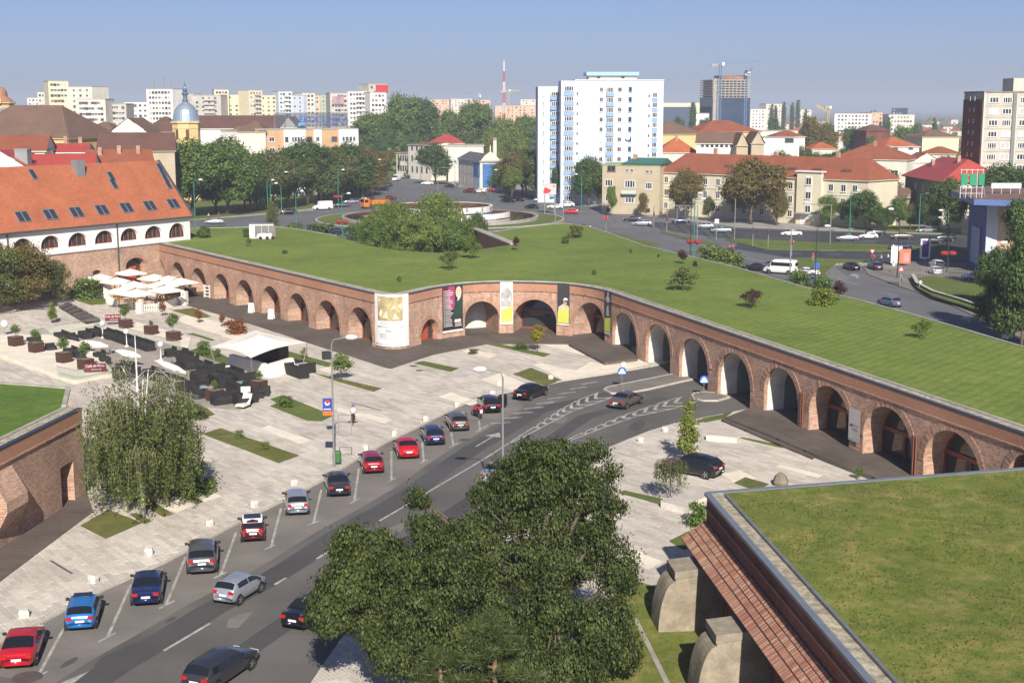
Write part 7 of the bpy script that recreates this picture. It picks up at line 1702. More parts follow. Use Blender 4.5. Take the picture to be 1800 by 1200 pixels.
for kind, col, u, v, lab in (('coupe', 'red', 28, 1183, "bright red coupe parked nearest, at the lower left corner"), ('hatch', 'blue', 140, 1115, "bright blue hatchback with dark sunroof, second parked car from the left"), ('sedan', 'navy', 256, 1071, "navy blue saloon, third parked car from the left"), ('suv', 'grey', 355, 1015, "grey coupe-backed SUV in the parking row"), ('small', 'maroon', 445, 957, "small maroon car with white roof"),
  ('hatch', 'silver', 524, 910, "silver-blue hatchback between the white-roofed car and the dark saloon"), ('sedan', 'dark', 597, 877, "dark brown-black saloon parked beside the lamp post"), ('hatch', 'darkred', 658, 836, "dark red hatchback right of the dark saloon"), ('beetle', 'red', 720, 810, "bright red rounded two-door car"), ('hatch', 'navy', 767, 786, "dark blue hatchback next to the rounded red car"), ('hatch', 'bronze', 810, 761, "grey-brown hatchback next to the motorcycle"), ('hatch', 'black', 867, 729, "black hatchback with its right door open")):
 c = car(kind, col, rear_at(u, v, HP, kind), HP, lab, group="cars parked along the kerb")
 if col == 'maroon':
  b = PR['small']; me = MB(); me.add([(-.25 * 3.5 - .55, -.6, 1.33), (-.25 * 3.5 - .55, .6, 1.33), (.05, .64, 1.485), (.05, -.64, 1.485), (-.85, .66, 1.465), (-.85, -.66, 1.465)], [(0, 5, 4, 1), (5, 3, 2, 4)]); me.build("white_roof", frame_w, c)
  MB().box((-.35, 0, 1.478), (1.0, 1.1, .03)).build("sunroof", car_glass, c)
 if col == 'blue': MB().box((.1, 0, 1.462), (.6, 1.0, .03)).build("sunroof", car_glass, c)
 if "door open" in lab: MB().box((.25, -1.35, .75), (.95, .08, .95), -1.2).build("open_door", pm_('black'), c); MB().box((.25, -1.37, 1.25), (.8, .05, .35), -1.2).build("door_window", car_glass, c)
a, b = G(911, 706, RZ), G(955, 690, RZ); car('sedan', 'black', a.lerp(b, .5), ang(b - a), "black saloon at the far end of the parking row", group="cars parked along the kerb")
h = math.radians(58); w = G(1102, 719, RZ); car('sedan', 'bronze', w + Vector((math.cos(h) * 1.4 - math.sin(h) * .8, math.sin(h) * 1.4 + math.cos(h) * .8, 0)), h, "grey-brown saloon driving towards the tunnels")
h = math.radians(68.4)
for kind, col, u, v, fw, lab in (('small', 'silver', 421, 1063, 1.15, "small silver hatchback driving in the left lane"), ('sedan', 'black', 550, 1105, 1.45, "black saloon emerging under the linden's branches"), ('estate', 'dark', 441, 1176, -1.45, "dark people carrier cut by the bottom edge"), ('sedan', 'silver', 884, 850, 1.3, "silver saloon mostly hidden behind the linden top")):
 w = G(u, v, RZ); s = PR[kind][1] / 2 - .1; car(kind, col, w + Vector((math.cos(h) * fw - math.sin(h) * s, math.sin(h) * fw + math.cos(h) * s, 0)), h, lab)
a, b = G(1238, 852), G(1193, 844); hx = ang(b - a); car('suv', 'black', a + Vector((math.cos(hx) * 1.4 + math.sin(hx) * .85, math.sin(hx) * 1.4 - math.cos(hx) * .85, 0)) + Vector((.2, 1.7, 0)), hx, "black estate-like SUV parked on the plaza by the near bastion", z=.0)
FARC = [('sedan', 'silver', 377, 394, 188, "silver saloon on the street beside the barracks"), ('estate', 'black', 507, 377, 195, "black car at the kerb left of the white van"), ('van', 'white', 567, 369, 205, "tall white delivery van on the ring street"), ('sedan', 'grey', 602, 364, 200, "dark grey car right of the white van"), ('sedan', 'silver', 617, 358, 205, "silver car behind the white van"), ('sedan', 'navy', 590, 411, 200, "navy car half hidden by the lawn edge near the fountain"), ('hatch', 'navy', 684, 328, 250, "blue car coming down the north street"), ('van', 'white', 697, 318, 255, "small white van on the north street"), ('sedan', 'dark', 717, 314, 200, "dark car at the mouth of the north street"), ('sedan', 'white', 751, 325, 190, "white car in front of the ruined house"), ('sedan', 'black', 792, 330, 170, "black car waiting near the corner house"),
  ('suv', 'maroon', 826, 339, 165, "dark maroon car beside the white one at the junction"), ('sedan', 'white', 842, 339, 165, "white car beside the maroon one at the junction"), ('suv', 'black', 893, 356, 150, "black car left of its pair on the ring"), ('suv', 'black', 909, 354, 150, "black car right of its pair on the ring"), ('hatch', 'black', 935, 367, 160, "black hatchback alone on the ring"), ('sedan', 'silver', 951, 355, 0, "silver car parked under the billboard"), ('sedan', 'white', 976, 367, 175, "white saloon below the billboard"), ('suv', 'white', 996, 364, 175, "white van-like car behind the white saloon"), ('hatch', 'red', 1004, 376, 172, "bright red car on the ring"), ('sedan', 'black', 890, 340, 0, "dark car parked by the trees near the corner house"),
  ('sedan', 'dark', 1112, 389, 172, "dark car in front of the beige house"), ('estate', 'silver', 1129, 397, 172, "silver estate in front of the beige house"), ('sedan', 'navy', 1197, 393, 0, "dark blue car parked before the cream terrace"), ('hatch', 'silver', 1240, 402, 172, "silver hatchback before the big rusty tree"), ('sedan', 'teal', 1268, 409, 172, "pale green saloon on the boulevard"), ('sedan', 'white', 1391, 415, 175, "white saloon on the boulevard before the stair bay"), ('sedan', 'silver', 1490, 423, 176, "silver saloon on the boulevard"), ('hatch', 'white', 1526, 420, 176, "white car right of the silver saloon"), ('estate', 'dark', 1537, 414, 176, "dark estate behind the white car"), ('sedan', 'bronze', 1585, 420, 177, "brownish saloon on the boulevard"), ('suv', 'black', 1660, 424, 178, "black SUV on the boulevard by the blue shop"), ('estate', 'silver', 1628, 409, 200, "silver car parked under the trees before the grey house"), ('sedan', 'dark', 1638, 428, 178, "dark saloon just left of the black SUV"),
  ('sedan', 'navy', 1583, 439, 0, "dark saloon on the near carriageway"), ('sedan', 'black', 1496, 474, 98, "black saloon turning on the slip road"), ('estate', 'dark', 1538, 474, 92, "dark estate stopped beside the crossing"), ('suv', 'white', 1646, 472, 90, "white SUV parked in the shop yard, rear one"), ('hatch', 'white', 1643, 482, 90, "white hatchback parked in the shop yard, front one"), ('estate', 'silver', 1716, 493, 175, "silver car behind the grey railings"), ('hatch', 'bluegrey', 1563, 538, 112, "blue-grey hatchback half hidden by the lawn edge"), ('sedan', 'black', 1328, 476, 160, "black saloon parked left of the minibus"), ('sedan', 'grey', 1355, 472, 160, "grey car behind the minibus"), ('sedan', 'white', 1416, 484, 150, "white car right of the minibus"), ('hatch', 'bluegrey', 1425, 500, 140, "blue-grey car low behind the lawn edge by the black lamp"), ('sedan', 'navy', 1023, 404, 170, "dark blue car roof showing over the lawn crest"), ('sedan', 'maroon', 684, 352, 200, "dark red car behind the orange truck"), ('sedan', 'dark', 645, 353, 200, "dark car left of the orange truck")]
for kind, col, u, v, hd, lab in FARC:
 p = G(u, v, RZ); car(kind, col, p, math.radians(hd), lab, full=False, group="cars on the far streets")
p = G(1372, 481, RZ); mbus = car('van', 'white', p, math.radians(150), "white minibus with dark side windows parked beyond the lawn", name="minibus", cat="minibus")
for s in (1, -1): MB().box((-.6, s * .985, 1.75), (3.4, .03, .6)).build("side_window", car_glass, mbus)
MB().box((-2.8, 0, 1.75), (.03, 1.5, .6)).build("rear_window", car_glass, mbus)
# orange lorry
p = G(660, 366, RZ); lo = thing("lorry", "orange municipal lorry with flat bed at the ring street", "lorry", (p.x, p.y, RZ), math.radians(212)); om = paint("orange_paint", (.55, .17, .02)); mb = MB()
mb.add([(2.4, -1.15, .6), (4.2, -1.15, .6), (4.2, -1.15, 1.6), (4.0, -1.15, 2.8), (2.4, -1.15, 2.9), (2.4, 1.15, .6), (4.2, 1.15, .6), (4.2, 1.15, 1.6), (4.0, 1.15, 2.8), (2.4, 1.15, 2.9)], [(0, 1, 2, 3, 4), (9, 8, 7, 6, 5), (0, 5, 6, 1), (1, 6, 7, 2), (2, 7, 8, 3), (3, 8, 9, 4), (4, 9, 5, 0)]); mb.build("cab", om, lo)
MB().box((4.13, 0, 2.15), (.06, 2.0, .9)).build("windscreen", car_glass, lo)
for s in (1, -1): MB().box((3.3, s * 1.16, 2.15), (1.1, .04, .75)).build("side_window", car_glass, lo)
MB().box((-.9, 0, .9), (6.4, 2.2, .3)).build("chassis", trim_m, lo); MB().box((-1.2, 0, 1.75), (5.6, 2.3, 1.3), taper=.96).build("load_bed", om, lo); MB().box((3.3, 0, 3.0), (.5, 1.6, .2)).build("light_bar", plate_m, lo)
for x in (-2.6, -1.3, 3.2):
 for s in (1, -1): w = inst("wheel", CARM['van'][4], lo, (x, s * 1.0, .5), 0, 1.38); inst("rim", CARM['van'][5], w)
# motorcycle by the kerb
p = G(838, 733, RZ); mc = thing("motorcycle", "red and black motorcycle parked nose-in to the kerb", "motorcycle", (p.x, p.y, RZ), math.radians(118))
for x in (-.7, .7): w = inst("wheel", CARM['hatch'][4], mc, (x, 0, .31), 0, (1, .7, 1)); inst("rim", CARM['hatch'][5], w)
mb = MB(); mb.lathe([(.1, -.45), (.22, -.2), (.24, .1), (.1, .4)], 10, (.12, 0, .82), axis='x'); mb.build("tank", pm_('red'), mc, smooth=True); MB().box((-.45, 0, .86), (.75, .3, .14), taper=.8).build("seat", trim_m, mc); MB().box((.0, 0, .5), (.6, .32, .42)).build("engine", trim_m, mc)
mb = MB(); mb.tube([(.7, .1, .31), (.5, .1, 1.05)], .035, 6); mb.tube([(.7, -.1, .31), (.5, -.1, 1.05)], .035, 6); mb.build("fork", rim_m, mc); mb = MB(); mb.tube([(.42, -.38, 1.1), (.55, 0, 1.05), (.42, .38, 1.1)], .022, 6); mb.build("handlebar", trim_m, mc); MB().box((-.93, 0, .72), (.05, .26, .3)).build("number_plate", plate_m, mc); MB().box((-.75, 0, .95), (.35, .3, .3)).build("top_case", pm_('red'), mc)
# lamps, signs, fountain, stones
galv = M("galvanised", (.35, .36, .36)); green_p = M("green_post", (.03, .2, .13), .5, .1); black_p = M("black_post", (.03, .03, .032), .5, .1); lamp_w = M("lamp_housing", (.62, .63, .62), .4, .05); flower = M("flower_red", (.3, .03, .03), .8, .4, 4)
def lamp(label, u, vb, vt, arm, mat, r=.1, z=0, group=None, basket=False, double=False):
 p = G(u, vb, z); h = ZT(p.y, vt) - z; o = thing("street_lamp", label, "street lamp", p, 0, group); mb = MB(); mb.tube([(0, 0, 0), (0, 0, 1.2), (0, 0, 1.25), (0, 0, h - .3)], [r * 1.4, r * 1.4, r, r * .7], 8); mb.build("pole", mat, o)
 for s in ((arm, -arm) if double else (arm,)):
  mb = MB(); mb.tube([(0, 0, h - .35), (s * .15, 0, h + .05), (s * 1.2, -.1, h + .25)], r * .55, 6); mb.build("arm", mat, o); mb = MB(); mb.lathe([(.05, 0), (.2, .15), (.22, .6), (.1, .95)], 10, (s * 1.1, -.1, h + .26), axis='x') if s > 0 else mb.lathe([(.1, -.95), (.22, -.6), (.2, -.15), (.05, 0)], 10, (s * 1.1, -.1, h + .26), axis='x'); mb.build("lamp_head", lamp_w, o, smooth=True)
 if basket:
  for s in (-.7, .7): mb = MB(); mb.lathe([(.2, -.4), (.7, -.1), (.75, .2), (.4, .45)], 10, (s, -.1, 3.2)); mb.build("flower_basket", flower, o)
 return o
for a in ((587.5, 821, 598, 1, galv, "tall grey lamp post with blue and orange advert sign"), (884, 903, 655, -1, galv, "grey lamp post rising behind the big linden"), (1776, 584, 430, -1, black_p, "black lamp post at the right edge of the curving street"), (1213, 462, 342, 1, black_p, "black lamp post by the dark red shrub"), (1432, 512, 400, 1, black_p, "black lamp post beside the minibus"), (1577, 488, 370, -1, black_p, "black lamp post beside the slip road pedestrians")):
 lamp(a[5], a[0], a[1], a[2], a[3], a[4], .085)
for a in ((471, 378, 318, 1, "green street lamp, left of a close pair"), (476.5, 381, 324, 1, "green street lamp, right of a close pair"), (495, 372, 304, 1, "tall green street lamp behind the close pair"), (521, 397, 338, 1, "green street lamp before the white van"), (638, 350, 290, 1, "green street lamp at the street bend"), (660, 342, 282, 1, "farther green street lamp at the street bend"), (344, 412, 318, 1, "green street lamp beside the barracks gable"), (1022, 368, 308, -1, "green street lamp in front of the blue tower"), (1493, 415, 337, 1, "green lamp post before the broad dark tree"), (1615, 408, 342, 1, "green lamp post before the grey house"), (1664, 440, 372, -1, "green lamp post near the blue shop"), (740, 330, 285, -1, "green lamp at the junction left of the corner house"), (800, 333, 290, -1, "green lamp before the corner house")): lamp(a[4], a[0], a[1], a[2], a[3], green_p, .12, group="green street lamps")
lamp("green flower post with red baskets beside the fountain", 602, 416, 342, 1, green_p, .12, basket=True); lamp("green flower post with red basket by the ring road", 595, 366, 300, 1, green_p, .12, basket=True); lamp("green flower post with red basket beside the black lamp", 1219, 455, 352, 1, green_p, .12, basket=True); lamp("flower post with red basket before the corner house", 863, 352, 300, 1, green_p, .12, basket=True); lamp("flower post with red basket at the yard entrance", 1665, 478, 385, -1, black_p, .12, basket=True)
def pole(label, u, vb, vt, gantry=0, mat=galv, lights=0, sign=None):
 p = G(u, vb); h = ZT(p.y, vt); o = thing("traffic_pole", label, "pole", p); mb = MB(); mb.tube([(0, 0, 0), (0, 0, h)], .1, 6); mb.build("pole", mat, o)
 if gantry: mb = MB(); mb.tube([(0, 0, h - .1), (gantry, 0, h + .2)], .08, 6); mb.build("arm", mat, o)
 if lights: MB().box((0, -.2, min(h, 3.2)), (.35, .3, 1.1)).build("signal_box", black_p, o); mb = MB(); mb.lathe([(.11, 0), (.11, .05)], 10, (0, -.4, min(h, 3.2) + .3), axis='y'); mb.build("red_lens", s_red, o)
 if sign:
  k, c, zz = sign; z = h * zz; mb = MB()
  if k == 'tri': mb.lathe([(.6, 0), (.6, .05)], 3, (0, -.2, z), axis='y', rot=-math.pi / 2); mb.build("sign_plate", c, o); mb = MB(); mb.lathe([(.36, 0), (.36, .02)], 3, (0, -.24, z), axis='y', rot=-math.pi / 2); mb.build("sign_face", s_white, o)
  elif k == 'warn': mb.lathe([(.6, 0), (.6, .05)], 3, (0, -.2, z), axis='y', rot=math.pi / 2); mb.build("sign_plate", c, o); mb = MB(); mb.lathe([(.36, 0), (.36, .02)], 3, (0, -.24, z), axis='y', rot=math.pi / 2); mb.build("sign_face", s_white, o)
  else: mb.box((0, -.2, z), (.9, .06, .9)); mb.build("sign_plate", c, o)
for a in ((1388, 495, 400, 0, 0, None, "white pole beside the minibus"), (1149, 400, 362, 0, 1, None, "signal pole before the beige house"), (1225, 428, 362, -6, 0, None, "cantilever pole reaching left over the boulevard"), (1291, 420, 350, 0, 0, None, "plain pole before the big rusty tree"), (1459, 428, 360, -6, 0, None, "cantilever pole before the stair bay"), (1285, 452, 432, 0, 1, ('tri', s_red, .95), "give-way signal pole at the lawn edge"), (1391, 450, 424, 0, 1, ('tri', s_red, .95), "give-way signal pole before the median"), (1532, 462, 440, 0, 0, ('tri', s_red, .95), "give-way sign at the zebra crossing"), (1582, 502, 470, 0, 0, ('warn', s_red, .9), "warning triangle post beside the slip road"), (1772, 588, 565, 0, 0, ('warn', s_red, .85), "warning triangle at the right edge"), (1065, 407, 380, 0, 1, ('sq', s_red, .9), "red signal pole on the near verge"), (1172, 408, 372, 0, 1, None, "signal pole on the median end"), (1435, 478, 465, 0, 0, ('sq', s_blue, .9), "small blue sign by the hatched corner"), (1323, 432, 395, 0, 1, None, "thin signal pole on the grassy median"), (1350, 434, 398, 0, 1, None, "second thin signal pole on the median"), (1190, 386, 346, -5, 0, None, "cantilever pole before the terrace's left end"), (770, 338, 295, 7, 0, None, "green cantilever signal pole left of the corner house"), (976, 396, 345, 0, 0, None, "white pole in front of the billboard"), (990, 402, 352, 0, 0, None, "white pole at the right of the fountain"), (1259, 362 + 60, 385, 0, 0, ('sq', s_white, .9), "white notice pole near the flower post")): pole(a[6], a[0], a[1], a[2], a[3], lights=a[4], sign=a[5])
# advert sign, speaker, cage and bin on the near lamp post
p = G(587.5, 821); sgn = thing("advert_sign", "blue and orange advert sign with white emblem on the lamp post", "sign", (p.x, p.y, ZT(p.y, 729))); hh = ZT(p.y, 699) - ZT(p.y, 729)
MB().box((-.42, -.1, hh * .62), (.72, .06, hh * .74)).build("blue_panel", M("sign_royal", (.03, .06, .3), .5, .03), sgn); MB().box((-.42, -.1, hh * .12), (.72, .06, hh * .24)).build("orange_panel", M("sign_orange", (.7, .15, .02), .5, .03), sgn)
mb = MB(); mb.lathe([(.19, 0), (.19, .012)], 14, (-.42, -.145, hh * .72), axis='y'); mb.build("emblem_disc", s_white, sgn); mb = MB(); mb.lathe([(.15, 0), (.15, .01)], 14, (-.4, -.158, hh * .79), axis='y'); mb.build("emblem_cap", s_red, sgn); MB().box((-.42, -.14, hh * .36), (.56, .02, .06)).build("lettering_bar", s_white, sgn)
fl_ = thing("loudspeaker", "black floodlight box clamped high on the grey lamp post", "lamp", (p.x - .4, p.y - .1, ZT(p.y, 624))); MB().box((0, 0, 0), (.6, .5, .6), .4).build("housing", black_p, fl_); MB().box((.3, 0, -.1), (.3, .1, .1)).build("bracket", galv, fl_)
cg = thing("sign_frame", "empty thin metal frame standing by the lamp post", "frame", (p.x + .9, p.y + .1, 2.6)); mb = MB()
for a, b in (((-.5, 0, 0), (.5, 0, 0)), ((.5, 0, 0), (.5, 0, 1.6)), ((.5, 0, 1.6), (-.5, 0, 1.6)), ((-.5, 0, 1.6), (-.5, 0, 0)), ((-.9, 0, .2), (-.5, 0, .2))): mb.bar(a, b, .05, .05)
mb.build("frame", galv, cg)
p = G(594, 817); bn_ = thing("litter_bin", "green litter bin beside the lamp post", "bin", p); mb = MB(); mb.lathe([(.22, .25), (.27, .3), (.29, 1.05), (.24, 1.15)], 12); mb.build("bin", M("bin_green", (.05, .16, .05), .6, .15), bn_); mb = MB(); mb.tube([(0, 0, 0), (0, 0, .3)], .04, 6); mb.build("post", galv, bn_)
# white boundary stones
stone_m = M("white_stone", (.58, .55, .49), .85, .15, 2); rst = random.Random(3)
STN = [(43, 1083, "nearest the red coupe"), (164, 1022, "by the blue hatchback's nose"), (262, 974, "before the navy saloon"), (369, 923, "before the grey SUV"), (447, 889, "before the white-roofed car"), (517, 852, "by the silver-blue hatchback"), (643, 790, "before the dark red hatchback"), (693, 765, "before the rounded red car"), (748, 739, "before the dark blue hatchback"), (803, 714, "before the grey-brown hatchback"), (866, 694, "near the black hatchback's open door"), (968, 666, "on the corner lawn patch"), (1096, 643, "on the gravel before the first tunnel"), (1169, 758, "at the right-hand kerb opposite the island"), (1126, 776, "on the right plaza edge left of the sapling"), (878, 676, "left of the far black saloon")]
for u, v, l in STN:
 p = G(u, v); o = thing("boundary_stone", "rough white boundary stone " + l, "stone", p, rst.uniform(0, 3), "white stones along the kerb"); mb = MB(); pts = [(math.cos(k * math.pi / 3) * .33 * rst.uniform(.85, 1.1), math.sin(k * math.pi / 3) * .33 * rst.uniform(.85, 1.1)) for k in range(6)]; n = 6
 mb.add([(x * .86, y * .86, -.02) for x, y in pts] + [(x, y, .22) for x, y in pts] + [(x * .8, y * .8, .42 + rst.uniform(-.05, .05)) for x, y in pts], [(i, (i + 1) % n, n + (i + 1) % n, n + i) for i in range(n)] + [(n + i, n + (i + 1) % n, 2 * n + (i + 1) % n, 2 * n + i) for i in range(n)] + [tuple(range(2 * n, 3 * n))]); mb.build("block", stone_m, o)
def bench(label, a, b, w=.9, h=.5):
 a, b = G(*a), G(*b); o = thing("stone_bench", label, "bench", a); mb = MB(); mb.bar((a.x, a.y, h / 2), (b.x, b.y, h / 2), w, h); mb.build("block", stone_m, o, world=True); mb = MB(); mb.bar((a.x, a.y, h + .02), (b.x, b.y, h + .02), w * 1.06, .05); mb.build("seat", stone_kerb, o, world=True)
bench("pale stone bench block on the right-hand plaza", (1243, 772), (1297, 777)); bench("long pale stone bench beside the near bastion corner", (1169, 890), (1232, 906), 1.0, .55); bench("raised paving step behind the stone bench", (1180, 868), (1238, 880), 3.0, .25)
stp = thing("rock", "brown rock lying beyond the near roof edge", "rock", G(1372, 852)); mb = MB(); mb.lathe([(.5, 0), (.62, .25), (.45, .7), (.15, .95)], 7); mb.build("stone", dirt, stp)
# fountain
fc = AT(774, 352); ft = thing("fountain", "round white fountain with stacked bowls on the roundabout", "fountain", fc); fw_ = M("fountain_white", (.74, .72, .67), .7, .12, .4); water_m = M("dark_water", (.03, .022, .014), .05, .1, .2, spec=.6); brown_in = M("basin_brown", (.12, .06, .035), .7, .3, .3)
def ring(r0, r1, z0, z1, nm, mat, sm=True): mb = MB(); N = 64; mb.lathe([(r1, z0), (r1, z1), (r0, z1), (r0, z0)], N); del mb.f[-2:]; del mb.m[-2:]; return mb.build(nm, mat, ft)
def disc(r, z, nm, mat): mb = MB(); mb.poly([(r * math.cos(a * math.pi / 32), r * math.sin(a * math.pi / 32), z) for a in range(64)]); return mb.build(nm, mat, ft)
ring(24.6, 25.4, -.1, .75, "basin_rim", concrete); disc(24.8, .3, "basin_water", water_m); ring(23.9, 24.62, .2, .7, "basin_lining", brown_in)
ring(12.9, 13.5, 2.0, 3.4, "upper_bowl", fw_); disc(13.2, 2.6, "upper_water", brown_in); ring(12.6, 12.92, 2.4, 3.3, "upper_lining", brown_in); ring(8.5, 9.2, .2, 2.2, "upper_stem", concrete_dark)
mb = MB(); N = 30
for k in range(N):
 a0, a1 = [-2.4 + 2.2 * q / N for q in (k, k + 1)]; vs = []
 for a in (a0, a1): vs += [(math.cos(a) * 16.8 + 1.5, math.sin(a) * 16.8 + 3, .45), (math.cos(a) * 16.8 + 1.5, math.sin(a) * 16.8 + 3, 1.7), (math.cos(a) * 16.2 + 1.5, math.sin(a) * 16.2 + 3, 1.7), (math.cos(a) * 16.2 + 1.5, math.sin(a) * 16.2 + 3, .45)]
 mb.add(vs, [(0, 4, 5, 1), (1, 5, 6, 2), (2, 6, 7, 3), (0, 1, 2, 3), (7, 6, 5, 4)])
mb.build("lower_bowl", fw_, ft)
for ch_, a in (("H", -.28), ("E", -.62), ("R", -1.0), ("A", -1.35)): text_mesh("letter", ch_, 1.5, b_blk, ft, (math.cos(a) * 13.56, math.sin(a) * 13.56, 2.75), (math.pi / 2, 0, a + math.pi / 2), .03)
mb = MB(); N = 64; mb.lathe([(31.5, -.1), (31.5, .02), (25.5, .02), (25.5, -.1)], N); del mb.f[-2:]; del mb.m[-2:]; o = mb.build("verge_ring", verge); o.location = fc; o['kind'] = 'structure'
mb = MB(); mb.lathe([(31.9, -.1), (31.9, .05), (31.5, .05), (31.5, -.1)], N); del mb.f[-2:]; del mb.m[-2:]; o = mb.build("verge_kerb", stone_kerb); o.location = fc; o['kind'] = 'structure'
# cooling unit and covered mower on the turf roof
p = G(460, 419, BH + .06); cu = thing("cooling_unit", "large grey-fronted cooling unit standing on the left lawn", "machine", p, .1); MB().box((0, 1, 1.15), (4.0, 2.0, 2.3)).build("casing", frame_w, cu)
for k in range(3): MB().box((-.55 + k * 1.15, -.03, 1.15), (1.1, .08, 2.0)).build("grille", M("grille_grey", (.17, .165, .16), .6, .2, 6), cu)
mb = MB(); mb.box((0, 1, 2.36), (4.1, 2.1, .1)); mb.build("lid", sheet_metal, cu)
p = G(468, 420, BH + .06); mw = thing("covered_mower", "mower under a white sheet beside the cooling unit", "mower", p, .15); mb = MB(); mb.lathe([(.05, -1.6), (.5, -1.3), (.62, -.4), (.5, .3), (.6, .8), (.1, 1.2)], 10, (0, -.6, .45), axis='x', ); mb.build("sheet", frame_w, mw, smooth=True); MB().box((.9, -.65, .4), (.7, .8, .6)).build("red_hood", s_red, mw)
for x in (-.9, .2, 1.1): mb = MB(); mb.lathe([(.28, -.08), (.28, .08)], 12, (x, -1.15, .28), axis='y'); mb.build("wheel", tyre_m, mw)
# yard furniture by the blue shop
p = G(1567, 468); ig = thing("advert_board", "white advert board on the corner by the zebra crossing", "sign", G(1575, 466)); MB().box((0, 0, 1.9), (2.0, .2, 3.0)).build("panel", s_white, ig); MB().box((0, 0, .2), (1.6, .4, .4)).build("foot", galv, ig)
ig = thing("advert_board", "orange and pink advert board right of the white one", "sign", G(1590, 467)); MB().box((0, 0, 1.7), (2.0, .2, 2.6)).build("panel", M("advert_orange", (.6, .16, .06), .6, .1), ig); MB().box((.2, -.12, 1.5), (1.0, .04, 1.6), 0).build("pink_print", M("advert_pink", (.6, .25, .28), .6, .1), ig)
ig = thing("advert_totem", "purple illuminated-style totem in a white frame by the yard", "sign", G(1625, 462)); MB().box((0, 0, 2.6), (1.8, .3, 3.6)).build("frame", s_white, ig); MB().box((0, -.17, 2.6), (1.2, .06, 3.0)).build("poster", M("advert_purple", (.08, .04, .2), .5, .3, 1), ig); MB().box((0, 0, .4), (.5, .25, .8)).build("foot", galv, ig)
rl = thing("railing", "grey metal railing around the shop yard", "railing", G(1620, 486)); mb = MB(); ps = [G(1620, 486), G(1690, 492), G(1760, 498)]
for i in range(2):
 for z in (.5, 1.1, 1.7): mb.bar(ps[i] + Vector((0, 0, z)), ps[i + 1] + Vector((0, 0, z)), .06, .06)
 for k in range(14): q = ps[i].lerp(ps[i + 1], k / 14); mb.bar(q, q + Vector((0, 0, 1.75)), .05, .05)
mb.build("rails", galv, rl, world=True)
ig = thing("advert_board", "small colourful advert board at the right edge of the street", "sign", G(1768, 596)); MB().box((0, 0, .9), (.9, .12, 1.5)).build("panel", s_white, ig); MB().box((0, -.08, 1.0), (.7, .03, .9)).build("print", M("advert_mix", (.3, .35, .5), .6, .6, 4), ig)
# cafe terrace
rattan = M("dark_rattan", (.022, .02, .02), .75, .25, 5, fine=20, bump=.4); cushion = M("black_cushion", (.03, .03, .032), .85, .15, 3); planter_m = planks("planter_wood", (.085, .04, .028), .6, .14, mortar=(.03, .015, .01), var=.12); canvas = M("white_canvas", (.74, .70, .62), .85, .05, .4); wood_l = M("light_wood", (.42, .25, .1), .7, .2, 3); teal_g = M("table_glass", (.3, .4, .4), .15, .05); white_pl = M("white_moulding", (.75, .73, .68), .5, .04)
a0 = -SLAB_ANG
def planter(u, v, lab, z=0.0, h=2.2, kind='small', col='mid', s=1.25):
 p = G(u, v, z); o = thing("planter", "dark slatted planter box " + lab, "planter", p, a0 + .3, "planter boxes of the cafe"); MB().box((0, 0, .55), (s, s, 1.1), taper=1.04).build("box", planter_m, o); MB().box((0, 0, 1.08), (s * .9, s * .9, .05)).build("soil", dirt, o)
 tm, cm, H = TREES[kind]; k = h / H; inst("stem", tm, o, (0, 0, .9), 0, k); inst("foliage", cm, o, (0, 0, .9), R.uniform(0, 6), (k * 1.1, k * 1.1, k), mats={0: LG[col]})
for u, v, z, h, lab in ((28, 607, .42, 1.7, "at the left end of the platform"), (64, 618, .42, 1.8, "standing on a mat, second from the left"), (113, 636, .42, 2.0, "third from the left on the platform"), (151, 648, .42, 2.2, "behind the front maroon sign"), (221, 576, 0, 2.2, "beside the rear maroon sign"), (266, 587, 0, .9, "with a small palm behind the birch top"), (305, 598, 0, 2.6, "with the tallest shrub behind the terrace"), (378, 704, 0, 1.2, "in rusty brown at the near end of the terrace"), (133, 520, 0, .7, "beside the leafy bush by the parasols"), (455, 687, 0, 1.3, "among the armchairs before the bar"), (335, 518, 0, .8, "at the walk beside the parasols")): planter(u, v, lab, z, h)
def sofa_mesh(L, back=True, arms=True):
 f = MB(); f.box((0, 0, .2), (L, .85, .4)); f.box((0, .38, .6), (L, .12, .5))
 if arms:
  for s in (-1, 1): f.box((s * (L / 2 - .06), -.03, .5), (.12, .8, .3))
 c = MB(); n = max(1, round(L / .75))
 for k in range(n): w = (L - .26) / n; c.box((-L / 2 + .13 + w * (k + .5), -.06, .47), (w - .02, .7, .14), taper=.96)
 return f.mesh("sofa_frame", rattan), c.mesh("sofa_cushion", cushion)
SF = {L: sofa_mesh(L) for L in (.85, 1.6, 2.4)}
def sofa(u, v, L, rot, lab, z=.03):
 o = thing("rattan_sofa" if L > 1 else "rattan_armchair", lab, "sofa" if L > 1 else "armchair", G(u, v, z), a0 + rot, "dark rattan seats of the cafe"); inst("frame", SF[L][0], o, scale=1.3); inst("cushion", SF[L][1], o, scale=1.3)
